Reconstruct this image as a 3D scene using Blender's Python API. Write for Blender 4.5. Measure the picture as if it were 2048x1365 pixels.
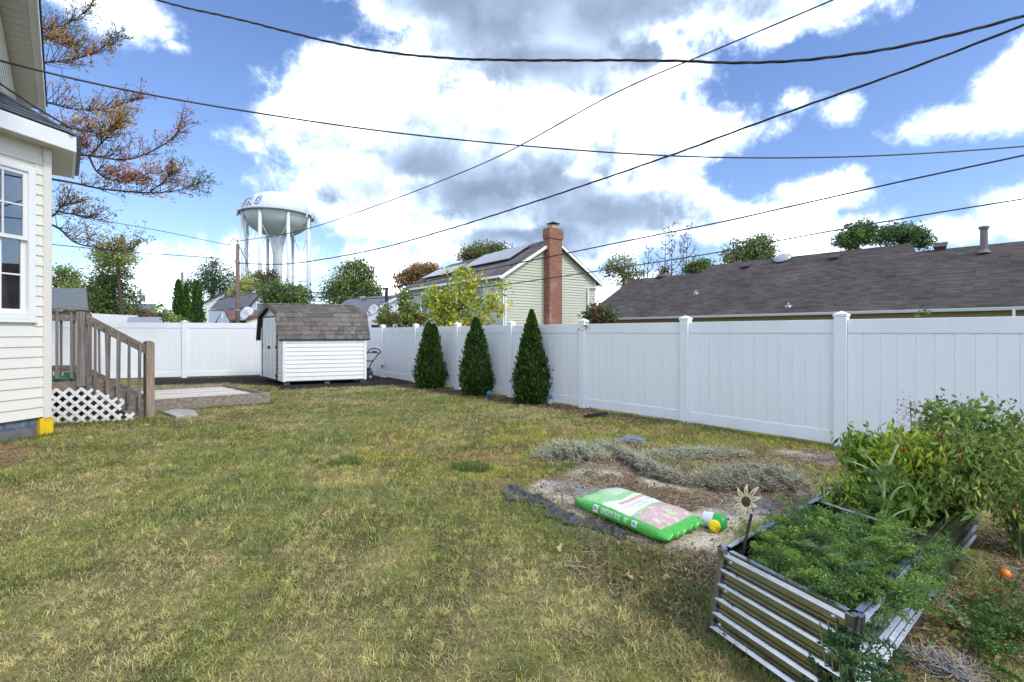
import bpy, bmesh, math, random
import numpy as np
from mathutils import Vector, Matrix

for o in list(bpy.data.objects):
    bpy.data.objects.remove(o, do_unlink=True)
SC = bpy.context.scene
COL = SC.collection
random.seed(7)
RNG = np.random.default_rng(11)
R = math.radians

# ------------------------------------------------------------------ camera
FPX, HZ, CX, HC = 960.0, 666.0, 1024.0, 1.3     # focal length in photo pixels, horizon row, centre column, eye height
cd = bpy.data.cameras.new('camera')
cd.sensor_fit = 'HORIZONTAL'; cd.sensor_width = 36.0; cd.lens = 36.0 * FPX / 2048.0
cd.shift_y = (HZ - 682.5) / 2048.0
cd.clip_start = 0.05; cd.clip_end = 2000.0
cam = bpy.data.objects.new('camera', cd); COL.objects.link(cam)
cam.location = (0, 0, HC); cam.rotation_euler = (R(90), 0, 0)
SC.camera = cam

def P(px, py, y):
    """photo pixel at a chosen distance -> point in the yard"""
    return Vector(((px - CX) / FPX * y, y, HC - (py - HZ) / FPX * y))
def G(px, py, z=0.0):
    """photo pixel of a point that lies at height z"""
    y = FPX * (HC - z) / (py - HZ)
    return Vector(((px - CX) / FPX * y, y, z))

# ------------------------------------------------------------------ sun, sky, exposure
SUN_AZ, SUN_EL = math.atan2(0.78, -0.62), R(44)
sd = bpy.data.lights.new('sun', 'SUN'); sd.energy = 1.1; sd.angle = R(10.0); sd.color = (1.0, 0.95, 0.87)
sun = bpy.data.objects.new('sun', sd); COL.objects.link(sun)
sv = Vector((math.sin(SUN_AZ) * math.cos(SUN_EL), math.cos(SUN_AZ) * math.cos(SUN_EL), math.sin(SUN_EL)))
sun.rotation_euler = sv.to_track_quat('Z', 'Y').to_euler()
SC.view_settings.view_transform = 'Standard'; SC.view_settings.look = 'None'
SC.view_settings.exposure = 1.13; SC.view_settings.gamma = 1.0
SC.view_settings.use_curve_mapping = False
SC.cycles.use_denoising = True
SC.cycles.denoising_prefilter = 'NONE'
SC.cycles.max_bounces = 6; SC.cycles.diffuse_bounces = 3; SC.cycles.glossy_bounces = 3
SC.cycles.transparent_max_bounces = 12; SC.cycles.transmission_bounces = 4
SC.cycles.sample_clamp_indirect = 6.0

W = bpy.data.worlds.new('World'); SC.world = W; W.use_nodes = True
nt = W.node_tree; N = nt.nodes; L = nt.links; N.clear()
def lk(a, b): L.new(a, b)
def wmath(op, a, b=None, c=None, clamp=False):
    n = N.new('ShaderNodeMath'); n.operation = op; n.use_clamp = clamp
    for i, v in enumerate((a, b, c)):
        if v is None: continue
        if isinstance(v, (int, float)): n.inputs[i].default_value = v
        else: lk(v, n.inputs[i])
    return n.outputs[0]
def wmap(v, a, b, c, d, smooth=True):
    n = N.new('ShaderNodeMapRange'); n.interpolation_type = 'SMOOTHSTEP' if smooth else 'LINEAR'
    lk(v, n.inputs[0])
    for i, q in enumerate((a, b, c, d)): n.inputs[i + 1].default_value = q
    return n.outputs[0]
def wnoise(vec, scale, detail, rough=0.55, dist=0.0):
    n = N.new('ShaderNodeTexNoise'); lk(vec, n.inputs['Vector'])
    n.inputs['Scale'].default_value = scale; n.inputs['Detail'].default_value = detail
    n.inputs['Roughness'].default_value = rough; n.inputs['Distortion'].default_value = dist
    return n.outputs
def wmix(f, a, b):
    n = N.new('ShaderNodeMix'); n.data_type = 'RGBA'
    if isinstance(f, (int, float)): n.inputs[0].default_value = f
    else: lk(f, n.inputs[0])
    for i, v in ((6, a), (7, b)):
        if isinstance(v, tuple): n.inputs[i].default_value = (*v, 1)
        else: lk(v, n.inputs[i])
    return n.outputs[2]
tc = N.new('ShaderNodeTexCoord'); DIR = tc.outputs['Generated']
sky = N.new('ShaderNodeTexSky'); sky.sky_type = 'NISHITA'; sky.sun_disc = False
sky.sun_elevation = SUN_EL; sky.sun_rotation = SUN_AZ
sky.air_density = 1.15; sky.dust_density = 0.35; sky.ozone_density = 2.2
sep = N.new('ShaderNodeSeparateXYZ'); lk(DIR, sep.inputs[0])
# clouds live on the sky sphere in azimuth / elevation
az = wmath('ARCTAN2', sep.outputs[0], sep.outputs[1])
el = wmath('ARCSINE', sep.outputs[2])
n_warp = wnoise(DIR, 7.0, 3.0)
wv = N.new('ShaderNodeVectorMath'); wv.operation = 'MULTIPLY_ADD'
lk(n_warp[1], wv.inputs[0]); wv.inputs[1].default_value = (0.075, 0.055, 0); wv.inputs[2].default_value = (-0.0375, -0.0275, 0)
ce = N.new('ShaderNodeCombineXYZ'); lk(az, ce.inputs[0]); lk(el, ce.inputs[1])
wa = N.new('ShaderNodeVectorMath'); wa.operation = 'ADD'; lk(ce.outputs[0], wa.inputs[0]); lk(wv.outputs[0], wa.inputs[1])
AE = wa.outputs[0]
def blob(px, py, rx, ry, peak=1.0):
    a = math.atan((px - CX) / FPX); e = math.atan((HZ - py) / FPX * math.cos(a))
    ra = rx / FPX * math.cos(a) ** 2; re = ry / FPX * math.cos(a) * math.cos(e) ** 2
    s = N.new('ShaderNodeVectorMath'); s.operation = 'SUBTRACT'; lk(AE, s.inputs[0]); s.inputs[1].default_value = (a, e, 0)
    m = N.new('ShaderNodeVectorMath'); m.operation = 'MULTIPLY'; lk(s.outputs[0], m.inputs[0]); m.inputs[1].default_value = (1 / ra, 1 / re, 0)
    l = N.new('ShaderNodeVectorMath'); l.operation = 'LENGTH'; lk(m.outputs[0], l.inputs[0])
    return wmath('MULTIPLY', wmath('SUBTRACT', 1.0, l.outputs['Value']), peak)
def union(bl):
    cur = None
    for b in bl:
        v = blob(*b)
        cur = v if cur is None else wmath('SMOOTH_MAX', cur, v, 0.12)
    return cur
CLOUDS = [(950, -60, 380, 190), (1300, -40, 380, 170), (1600, -10, 260, 120, 0.8), (1060, 110, 330, 160), (1230, 150, 200, 110),
          (770, 220, 270, 130), (640, 250, 150, 110, 0.8), (930, 300, 330, 130), (1180, 290, 260, 140), (1370, 280, 220, 75, 0.8),
          (1050, 400, 400, 110), (1250, 430, 260, 90), (690, 385, 170, 70, 0.7), (800, 440, 180, 55, 0.7), (1100, 490, 330, 70), (1450, 440, 190, 60, 0.7),
          (1640, 388, 130, 50, 0.6), (2060, 150, 150, 105, 0.8), (1940, 218, 200, 48, 0.55), (1682, 222, 44, 30, 0.28), (1588, 206, 64, 28, 0.28), (1580, 505, 190, 90, 0.7),
          (1690, 470, 110, 50, 0.55), (2060, 430, 150, 80, 0.7), (1880, 462, 120, 36, 0.5), (225, 15, 170, 80, 0.6), (350, 575, 190, 75, 0.7), (500, 540, 190, 85, 0.7), (800, 555, 150, 80, 0.7),
          (1260, 580, 170, 70, 0.6), (100, 610, 200, 70, 0.6), (300, 498, 70, 26, 0.5), (2000, 560, 160, 60, 0.6), (345, 80, 50, 30, 0.4), (490, 290, 90, 40, 0.4)]
GREYS = [(950, -10, 430, 230, 1.1), (1080, 120, 280, 90), (1230, 10, 330, 170), (1500, 20, 200, 100, 0.6), (1000, 385, 480, 135), (1200, 430, 350, 95), (840, 340, 240, 95),
         (1060, 470, 300, 50), (1250, 525, 240, 40, 0.7), (740, 300, 110, 45, 0.8), (1010, 255, 110, 45, 0.7), (640, 300, 90, 40, 0.6), (1320, 320, 120, 40, 0.5)]
field = union(CLOUDS)
fb = wnoise(DIR, 6.0, 7.0, 0.58, 0.1)[0]
fb2 = wnoise(DIR, 19.0, 5.0, 0.66, 0.3)[0]
noise_t = wmath('ADD', wmath('MULTIPLY', wmath('SUBTRACT', fb, 0.5), 1.35), wmath('MULTIPLY', wmath('SUBTRACT', fb2, 0.5), 0.95))
fb3 = wnoise(DIR, 52.0, 3.0, 0.62, 0.4)[0]
noise_t = wmath('ADD', noise_t, wmath('MULTIPLY', wmath('SUBTRACT', fb3, 0.5), 0.34))
dens = wmath('ADD', wmath('MULTIPLY', wmath('MINIMUM', field, 0.7), 1.35), noise_t)
# the same broken cumulus carries on over the rest of the sky
gen = wmath('ADD', wmath('MULTIPLY', wmath('SUBTRACT', wnoise(DIR, 2.6, 5.0, 0.6)[0], 0.5), 3.4), 0.22)
outside = wmath('MAXIMUM', wmap(wmath('ABSOLUTE', az), 0.86, 1.1, 0, 1), wmap(el, 0.66, 0.9, 0, 1))
dens_all = wmath('ADD', wmath('MULTIPLY', wmath('SUBTRACT', gen, dens), outside), dens)
alpha = wmap(dens_all, -0.02, 0.52, 0, 1)
lown = wnoise(DIR, 3.2, 2.0, 0.5)[0]
gfield = wmath('ADD', union(GREYS), wmath('ADD', wmath('MULTIPLY', wmath('SUBTRACT', fb, 0.5), 0.42), wmath('MULTIPLY', wmath('SUBTRACT', lown, 0.5), 0.35)))
dlo = wmath('ADD', wmath('MINIMUM', field, 0.62), wmath('MULTIPLY', wmath('SUBTRACT', fb, 0.5), 1.3))
gmask = wmath('MULTIPLY', wmap(gfield, -0.32, 0.85, 0, 1.05, False), wmap(dlo, 0.0, 0.6, 0, 1))
gmask = wmath('MULTIPLY', gmask, wmap(wmath('ADD', wmath('MULTIPLY', fb, 0.3), wmath('MULTIPLY', lown, 0.7)), 0.30, 0.66, 1.04, 0.74, False))
gmask = wmath('MULTIPLY', gmask, wmath('SUBTRACT', 1.0, outside))
gout = wmath('MULTIPLY', wmap(dens_all, 0.7, 1.5, 0, 0.5), outside)
gm = wmath('MAXIMUM', gmask, gout)
# soft inner modelling of the white parts; brightness falls off by ratio, as through thicker cloud
inner = wmap(wmath('ADD', wmath('MULTIPLY', wnoise(DIR, 9.0, 4.0, 0.55)[0], 0.7), wmath('MULTIPLY', fb2, 0.3)), 0.40, 0.70, 0.05, 0.68)
# thin rims let less light back than the thick sunlit heads
edge = wmap(dens_all, 0.10, 0.95, 0.54, 0.0)
shade = wmath('ADD', wmath('MAXIMUM', gm, edge), wmath('MULTIPLY', wmath('MULTIPLY', inner, wmap(dens_all, 0.3, 0.9, 0, 1)), wmap(gm, 0.2, 1.0, 1.0, 0.12)), clamp=True)
CW, CG = (25.0, 25.2, 25.5), (1.18, 1.58, 2.25)
cc3 = N.new('ShaderNodeCombineXYZ')
for i_ in range(3): lk(wmath('MULTIPLY', wmath('POWER', CG[i_] / CW[i_], shade), CW[i_]), cc3.inputs[i_])
ccol = cc3.outputs[0]
skc = N.new('ShaderNodeMix'); skc.data_type = 'RGBA'; skc.blend_type = 'MULTIPLY'; skc.inputs[0].default_value = 1.0
lk(sky.outputs[0], skc.inputs[6]); skc.inputs[7].default_value = (0.595, 0.64, 0.80, 1)
tot = wmix(wmath('MULTIPLY', alpha, 0.97), skc.outputs[2], ccol)
bg = N.new('ShaderNodeBackground'); lk(tot, bg.inputs[0]); bg.inputs[1].default_value = 0.118
wo = N.new('ShaderNodeOutputWorld'); lk(bg.outputs[0], wo.inputs[0])
W.cycles.sampling_method = 'MANUAL'; W.cycles.sample_map_resolution = 512

# ------------------------------------------------------------------ helpers: materials
def mat(name, col, rough=0.6, metal=0.0, var=0.0, vscale=4.0, col2=None, bump=0.0, bscale=40.0, spec=0.4, rand=0.0, coords='Object', stretch=(1, 1, 1), detail=5.0, trans=0.0):
    m = bpy.data.materials.new(name); m.use_nodes = True
    t = m.node_tree; b = t.nodes['Principled BSDF']
    b.inputs['Roughness'].default_value = rough; b.inputs['Metallic'].default_value = metal
    b.inputs['Specular IOR Level'].default_value = spec
    b.inputs['Base Color'].default_value = (*col, 1)
    out = None
    if var > 0 or bump > 0 or col2:
        tcx = t.nodes.new('ShaderNodeTexCoord'); mp = t.nodes.new('ShaderNodeMapping')
        t.links.new(tcx.outputs[coords], mp.inputs[0]); mp.inputs['Scale'].default_value = stretch
    if var > 0 or col2:
        nz = t.nodes.new('ShaderNodeTexNoise'); nz.inputs['Scale'].default_value = vscale; nz.inputs['Detail'].default_value = detail
        nz.inputs['Roughness'].default_value = 0.65
        t.links.new(mp.outputs[0], nz.inputs['Vector'])
        rp = t.nodes.new('ShaderNodeValToRGB')
        c1 = tuple(max(0, c * (1 - var)) for c in col)
        c2 = col2 if col2 else tuple(min(1, c * (1 + var)) for c in col)
        rp.color_ramp.elements[0].position = 0.32; rp.color_ramp.elements[0].color = (*c1, 1)
        rp.color_ramp.elements[1].position = 0.7; rp.color_ramp.elements[1].color = (*c2, 1)
        t.links.new(nz.outputs[0], rp.inputs[0]); out = rp.outputs[0]
    if rand > 0:
        oi = t.nodes.new('ShaderNodeObjectInfo')
        hs = t.nodes.new('ShaderNodeHueSaturation')
        mr = t.nodes.new('ShaderNodeMapRange'); t.links.new(oi.outputs['Random'], mr.inputs[0])
        mr.inputs[3].default_value = 1 - rand; mr.inputs[4].default_value = 1 + rand
        t.links.new(mr.outputs[0], hs.inputs['Value'])
        if out: t.links.new(out, hs.inputs['Color'])
        else: hs.inputs['Color'].default_value = (*col, 1)
        out = hs.outputs[0]
    if out: t.links.new(out, b.inputs['Base Color'])
    if bump > 0:
        nb = t.nodes.new('ShaderNodeTexNoise'); nb.inputs['Scale'].default_value = bscale; nb.inputs['Detail'].default_value = 4
        t.links.new(mp.outputs[0], nb.inputs['Vector'])
        bp = t.nodes.new('ShaderNodeBump'); bp.inputs['Strength'].default_value = bump; bp.inputs['Distance'].default_value = 0.02
        t.links.new(nb.outputs[0], bp.inputs['Height']); t.links.new(bp.outputs[0], b.inputs['Normal'])
    return m

def leaf_mat(name, rough=0.55, trans=0.3):
    m = bpy.data.materials.new(name); m.use_nodes = True
    t = m.node_tree; b = t.nodes['Principled BSDF']; o = t.nodes['Material Output']
    a = t.nodes.new('ShaderNodeAttribute'); a.attribute_name = 'tint'
    t.links.new(a.outputs['Color'], b.inputs['Base Color'])
    b.inputs['Roughness'].default_value = rough; b.inputs['Specular IOR Level'].default_value = 0.25
    if trans > 0:
        tr = t.nodes.new('ShaderNodeBsdfTranslucent'); t.links.new(a.outputs['Color'], tr.inputs[0])
        mx = t.nodes.new('ShaderNodeMixShader'); mx.inputs[0].default_value = trans
        t.links.new(b.outputs[0], mx.inputs[1]); t.links.new(tr.outputs[0], mx.inputs[2]); t.links.new(mx.outputs[0], o.inputs[0])
    return m

def wood_mat(name, c1, c2, along=0, rough=0.8):
    st = [18, 18, 18]; st[along] = 1.2
    return mat(name, c1, rough, col2=c2, vscale=1.6, bump=0.5, bscale=3.0, stretch=tuple(st), rand=0.14, spec=0.2)

def shingle_far_mat(name, c1, c2, axis_u, axis_w, row, tab):
    """roofing too far off to tell the shingles apart: brick pattern in the roof's own directions"""
    m = bpy.data.materials.new(name); m.use_nodes = True
    t = m.node_tree; b = t.nodes['Principled BSDF']; b.inputs['Roughness'].default_value = 0.9; b.inputs['Specular IOR Level'].default_value = 0.2
    g = t.nodes.new('ShaderNodeNewGeometry')
    def dot(ax):
        d = t.nodes.new('ShaderNodeVectorMath'); d.operation = 'DOT_PRODUCT'; t.links.new(g.outputs['Position'], d.inputs[0]); d.inputs[1].default_value = ax
        return d.outputs['Value']
    c = t.nodes.new('ShaderNodeCombineXYZ'); t.links.new(dot(axis_u), c.inputs[0]); t.links.new(dot(axis_w), c.inputs[1])
    bk = t.nodes.new('ShaderNodeTexBrick'); t.links.new(c.outputs[0], bk.inputs['Vector'])
    bk.inputs['Color1'].default_value = tuple(x * 0.86 for x in c1) + (1,); bk.inputs['Color2'].default_value = tuple(x * 1.08 for x in c2) + (1,)
    bk.inputs['Mortar'].default_value = (*c1, 1); bk.inputs['Scale'].default_value = 1.0; bk.inputs['Mortar Size'].default_value = 0.0
    bk.inputs['Brick Width'].default_value = tab; bk.inputs['Row Height'].default_value = row
    nz = t.nodes.new('ShaderNodeTexNoise'); t.links.new(c.outputs[0], nz.inputs['Vector']); nz.inputs['Scale'].default_value = 0.35; nz.inputs['Detail'].default_value = 8
    mr = t.nodes.new('ShaderNodeMapRange'); t.links.new(nz.outputs[0], mr.inputs[0]); mr.inputs[1].default_value = 0.3; mr.inputs[2].default_value = 0.7; mr.inputs[3].default_value = 0.75; mr.inputs[4].default_value = 1.25
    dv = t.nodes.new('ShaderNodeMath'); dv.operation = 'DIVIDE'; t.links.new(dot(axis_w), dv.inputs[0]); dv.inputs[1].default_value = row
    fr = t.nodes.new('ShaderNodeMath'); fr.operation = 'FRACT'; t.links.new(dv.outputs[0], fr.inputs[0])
    lp = t.nodes.new('ShaderNodeMapRange'); t.links.new(fr.outputs[0], lp.inputs[0]); lp.inputs[1].default_value = 0.0; lp.inputs[2].default_value = 0.35; lp.inputs[3].default_value = 0.62; lp.inputs[4].default_value = 1.0  # rows darken towards their lower edge, a course shadow put into the colour
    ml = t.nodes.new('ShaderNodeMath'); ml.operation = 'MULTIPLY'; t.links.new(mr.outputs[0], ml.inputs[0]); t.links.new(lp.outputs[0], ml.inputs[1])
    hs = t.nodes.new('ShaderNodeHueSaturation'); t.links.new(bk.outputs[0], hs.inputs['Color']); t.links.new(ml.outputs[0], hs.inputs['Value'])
    t.links.new(hs.outputs[0], b.inputs['Base Color'])
    return m

# ------------------------------------------------------------------ helpers: meshes and objects
WORLD = {}
class MB:
    def __init__(s): s.v = []; s.f = []
    def add(s, vs, fs):
        k = len(s.v); s.v += [tuple(v) for v in vs]; s.f += [tuple(i + k for i in f) for f in fs]; return s
    def boxv(s, p, a, b, c):
        """box from a corner and three edge vectors"""
        p, a, b, c = Vector(p), Vector(a), Vector(b), Vector(c)
        if a.cross(b).dot(c) < 0: a, b = b, a
        vs = [p, p + a, p + a + b, p + b, p + c, p + a + c, p + a + b + c, p + b + c]
        return s.add(vs, [(0, 3, 2, 1), (4, 5, 6, 7), (0, 1, 5, 4), (1, 2, 6, 5), (2, 3, 7, 6), (3, 0, 4, 7)])
    def box(s, c, sx, sy, sz, ax=None, ay=None, az=None):
        ax = Vector(ax or (1, 0, 0)) * sx; ay = Vector(ay or (0, 1, 0)) * sy; az = Vector(az or (0, 0, 1)) * sz
        return s.boxv(Vector(c) - ax / 2 - ay / 2 - az / 2, ax, ay, az)
    def prism(s, poly, ext):
        """polygon extruded along a vector"""
        poly = [Vector(p) for p in poly]; ext = Vector(ext); n = len(poly)
        nor = Vector((0, 0, 0))
        for i in range(n): nor += (poly[i] - poly[0]).cross(poly[(i + 1) % n] - poly[0])
        if nor.dot(ext) > 0: poly.reverse()
        vs = poly + [p + ext for p in poly]
        fs = [tuple(range(n)), tuple(reversed(range(n, 2 * n)))] + [(i, i + n, (i + 1) % n + n, (i + 1) % n) for i in range(n)]
        return s.add(vs, fs)
    def tube(s, pts, rad, n=6, cap=True):
        pts = [Vector(p) for p in pts]
        if not hasattr(rad, '__len__'): rad = [rad] * len(pts)
        up = Vector((0, 0, 1)); rings = []; u0 = None
        for i, p in enumerate(pts):
            t = (pts[min(i + 1, len(pts) - 1)] - pts[max(i - 1, 0)])
            if t.length < 1e-9: t = Vector((0, 0, 1))
            t.normalize()
            if u0 is None:
                u0 = t.cross(up if abs(t.z) < 0.9 else Vector((1, 0, 0))).normalized()
            u0 = (u0 - t * u0.dot(t)); u0 = u0.normalized() if u0.length > 1e-6 else t.orthogonal().normalized()
            w = t.cross(u0)
            rings.append([p + (u0 * math.cos(2 * math.pi * k / n) + w * math.sin(2 * math.pi * k / n)) * rad[i] for k in range(n)])
        vs = [q for r in rings for q in r]; fs = []
        for i in range(len(pts) - 1):
            for k in range(n):
                fs.append((i * n + k, i * n + (k + 1) % n, (i + 1) * n + (k + 1) % n, (i + 1) * n + k))
        if cap:
            fs.append(tuple(reversed(range(n)))); fs.append(tuple(range((len(pts) - 1) * n, len(pts) * n)))
        return s.add(vs, fs)
    def lathe(s, prof, n=24, base=(0, 0, 0), axis=(0, 0, 1)):
        base = Vector(base); ax = Vector(axis).normalized(); u = ax.orthogonal().normalized(); w = ax.cross(u)
        vs = []; fs = []
        for r, h in prof:
            for k in range(n):
                a = 2 * math.pi * k / n
                vs.append(base + ax * h + (u * math.cos(a) + w * math.sin(a)) * r)
        for i in range(len(prof) - 1):
            for k in range(n):
                fs.append((i * n + k, i * n + (k + 1) % n, (i + 1) * n + (k + 1) % n, (i + 1) * n + k))
        fs.append(tuple(reversed(range(n)))); fs.append(tuple(range((len(prof) - 1) * n, len(prof) * n)))
        return s.add(vs, fs)
    def mesh(s, name, m, smooth=False):
        me = bpy.data.meshes.new(name); me.from_pydata(s.v, [], s.f)
        if m: me.materials.append(m)
        if smooth: me.polygons.foreach_set('use_smooth', [True] * len(me.polygons))
        me.update(); return me
    def build(s, name, m, parent=None, smooth=False, bevel=0.0):
        return obj(name, s.mesh(name, m, smooth), parent, bevel=bevel)

def obj(name, me, parent=None, loc=None, mtx=None, bevel=0.0):
    o = bpy.data.objects.new(name, me); COL.objects.link(o)
    M = mtx if mtx is not None else Matrix.Translation(Vector(loc) if loc is not None else Vector((0, 0, 0)))
    if parent:
        o.parent = parent; o.matrix_parent_inverse = WORLD[parent.name].inverted()
    o.matrix_basis = M; WORLD[o.name] = M
    if bevel > 0:
        b = o.modifiers.new('bevel', 'BEVEL'); b.width = bevel; b.segments = 2; b.limit_method = 'ANGLE'
    return o
def thing(name, label, cat, loc, group=None):
    o = bpy.data.objects.new(name, None); COL.objects.link(o); o.empty_display_size = 0.1
    o.location = loc; WORLD[o.name] = Matrix.Translation(Vector(loc))
    return tag(o, label, cat, group)
def tag(o, label, cat=None, group=None, kind=None):
    o['label'] = label
    if cat: o['category'] = cat
    if group: o['group'] = group
    if kind: o['kind'] = kind
    return o

def vnoise(x, y, scale, seed):
    """smooth lattice noise in 0..1"""
    r = np.random.default_rng(seed); T = r.random((256, 256))
    x = np.asarray(x) * scale + 1000; y = np.asarray(y) * scale + 1000
    xi = np.floor(x).astype(int); yi = np.floor(y).astype(int); fx = x - xi; fy = y - yi
    fx = fx * fx * (3 - 2 * fx); fy = fy * fy * (3 - 2 * fy)
    a = T[xi % 256, yi % 256]; b = T[(xi + 1) % 256, yi % 256]; c = T[xi % 256, (yi + 1) % 256]; d = T[(xi + 1) % 256, (yi + 1) % 256]
    return (a * (1 - fx) + b * fx) * (1 - fy) + (c * (1 - fx) + d * fx) * fy
def fbm(x, y, scale, seed, o=4):
    v = 0; a = 0.5; t = 0
    for i in range(o):
        v = v + a * vnoise(x, y, scale * 2 ** i, seed + i); t += a; a *= 0.5
    return v / t
def inpoly(x, y, poly):
    x = np.asarray(x); y = np.asarray(y); c = np.zeros(x.shape, bool); n = len(poly)
    for i in range(n):
        x1, y1 = poly[i][0], poly[i][1]; x2, y2 = poly[(i + 1) % n][0], poly[(i + 1) % n][1]
        if y1 == y2: continue
        c ^= ((y1 > y) != (y2 > y)) & (x < (x2 - x1) * (y - y1) / (y2 - y1) + x1)
    return c
def polydist(x, y, poly):
    """signed distance to a polygon, negative inside"""
    x = np.asarray(x, float); y = np.asarray(y, float); d = np.full(x.shape, 1e9); n = len(poly)
    for i in range(n):
        ax, ay = poly[i][0], poly[i][1]; bx, by = poly[(i + 1) % n][0], poly[(i + 1) % n][1]
        ex, ey = bx - ax, by - ay; t = np.clip(((x - ax) * ex + (y - ay) * ey) / (ex * ex + ey * ey + 1e-12), 0, 1)
        d = np.minimum(d, np.hypot(x - ax - t * ex, y - ay - t * ey))
    return np.where(inpoly(x, y, poly), -d, d)

def np_mesh(name, V, F, m, parent=None, tint=None, smooth=False, loc=None):
    """V (n,3), F (k,q) with the same corner count, tint (n,3) -> one object"""
    me = bpy.data.meshes.new(name); V = np.ascontiguousarray(V, np.float32); F = np.ascontiguousarray(F, np.int32)
    k, q = F.shape
    me.vertices.add(len(V)); me.vertices.foreach_set('co', V.ravel())
    me.loops.add(k * q); me.loops.foreach_set('vertex_index', F.ravel())
    me.polygons.add(k); me.polygons.foreach_set('loop_start', np.arange(0, k * q, q, dtype=np.int32))
    try: me.polygons.foreach_set('loop_total', np.full(k, q, np.int32))
    except Exception: pass
    if smooth: me.polygons.foreach_set('use_smooth', np.ones(k, bool))
    me.materials.append(m)
    if tint is not None:
        a = me.attributes.new('tint', 'FLOAT_COLOR', 'POINT')
        c = np.ones((len(V), 4), np.float32); c[:, :3] = tint
        a.data.foreach_set('color', c.ravel())
    me.update(calc_edges=True); me.validate()
    return obj(name, me, parent, loc=loc)
def unit(a): return a / np.maximum(np.linalg.norm(a, axis=1, keepdims=True), 1e-9)
def leaf_geo(C, T, size, width=0.5, tint=None, fold=0.0, rng=RNG):
    """diamond leaves: C centres (n,3), T pointing directions (n,3), size (n,) -> V, F, tint"""
    n = len(C); T = unit(T); r = unit(rng.normal(size=(n, 3))); S = unit(np.cross(T, r)); size = np.broadcast_to(size, (n,))[:, None]
    U = np.cross(S, T)
    a = C - T * size * 0.5; b = C + S * size * 0.5 * width + U * size * fold; c = C + T * size * 0.5; d = C - S * size * 0.5 * width + U * size * fold
    V = np.stack([a, b, c, d], 1).reshape(-1, 3); F = np.arange(4 * n).reshape(n, 4)
    return V, F, (np.repeat(tint, 4, 0) if tint is not None else None)
def pal(n, cols, jitter=0.15, rng=RNG, w=None, gain=1.0):
    cols = np.array(cols) * gain; i = rng.choice(len(cols), n, p=w); c = cols[i]
    return np.clip(c * (1 + rng.normal(size=(n, 1)) * jitter), 0.003, 1)
def spline(pts, n=24):
    """Catmull-Rom through points"""
    pts = [Vector(p) for p in pts]; out = []
    q = [pts[0] * 2 - pts[1]] + pts + [pts[-1] * 2 - pts[-2]]
    for i in range(1, len(q) - 2):
        for k in range(n):
            t = k / n; a, b, c, d = q[i - 1], q[i], q[i + 1], q[i + 2]
            out.append(0.5 * ((2 * b) + (c - a) * t + (2 * a - 5 * b + 4 * c - d) * t * t + (3 * b - a - 3 * c + d) * t ** 3))
    out.append(pts[-1]); return out

# ------------------------------------------------------------------ materials
M_VINYL = mat('white_vinyl', (0.855, 0.865, 0.88), 0.36, var=0.045, vscale=2.2, spec=0.45, coords='Object', stretch=(1, 1, 0.35), rand=0.012)
M_SIDING = mat('cream_siding', (0.77, 0.735, 0.655), 0.5, var=0.03, vscale=2.0, rand=0.015)
M_TRIMC = mat('cream_trim', (0.73, 0.69, 0.62), 0.5, var=0.03, vscale=3)
M_WHITE = mat('white_paint', (0.80, 0.80, 0.79), 0.45, var=0.03, vscale=3)
M_SOFFIT = mat('soffit_beige', (0.62, 0.57, 0.49), 0.6, var=0.04)
M_SHEDW = mat('shed_white', (0.82, 0.81, 0.79), 0.5, var=0.03, rand=0.02)
M_SHINGLE_G = mat('shingle_slate', (0.13, 0.145, 0.165), 0.9, var=0.35, vscale=60, bump=0.6, bscale=300, rand=0.18, spec=0.2)
M_SHINGLE_B = mat('shingle_weathered', (0.185, 0.165, 0.147), 0.9, var=0.35, vscale=60, bump=0.6, bscale=300, rand=0.30, spec=0.2)
M_BLACK = mat('black_paint', (0.016, 0.018, 0.024), 0.4)
M_RUBBER = mat('black_rubber', (0.012, 0.012, 0.013), 0.6)
M_WOOD = wood_mat('weathered_wood', (0.12, 0.105, 0.095), (0.29, 0.255, 0.225), 2)
M_WOODX = wood_mat('weathered_wood_plank', (0.14, 0.115, 0.095), (0.33, 0.285, 0.24), 0)
M_WOODN = wood_mat('pale_post_wood', (0.17, 0.125, 0.09), (0.40, 0.31, 0.23), 2)
M_PLY = wood_mat('pale_deck_board', (0.50, 0.46, 0.38), (0.72, 0.68, 0.58), 0)
M_CONC = mat('concrete', (0.40, 0.38, 0.35), 0.9, var=0.3, vscale=9, bump=0.4, bscale=60)
M_FOUND = mat('block_foundation', (0.17, 0.17, 0.165), 0.9, var=0.35, vscale=7, bump=0.5, bscale=50)
M_YELLOW = mat('yellow_paint', (0.82, 0.55, 0.012), 0.5, var=0.12, vscale=12)
M_BLUEP = mat('blue_paint', (0.03, 0.10, 0.25), 0.6, var=0.5, vscale=14, col2=(0.22, 0.26, 0.30))
M_GREENMAT = mat('green_doormat', (0.025, 0.17, 0.065), 0.9, var=0.4, vscale=60)
M_GREYM = mat('grey_metal', (0.33, 0.34, 0.36), 0.45, metal=0.6, var=0.1)
M_STEEL = mat('dull_steel', (0.55, 0.56, 0.58), 0.35, metal=1.0, var=0.15, vscale=15)
M_BARK = mat('bark', (0.085, 0.07, 0.058), 0.95, var=0.4, vscale=18, bump=0.7, bscale=40, spec=0.1)
M_BARKG = mat('grey_bark', (0.15, 0.125, 0.11), 0.95, var=0.35, vscale=10, spec=0.1)
M_POLE = mat('pole_wood', (0.20, 0.15, 0.115), 0.9, var=0.3, vscale=3, stretch=(10, 10, 0.7), spec=0.1)
M_WIRE = mat('cable_black', (0.035, 0.035, 0.042), 0.55)
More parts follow.
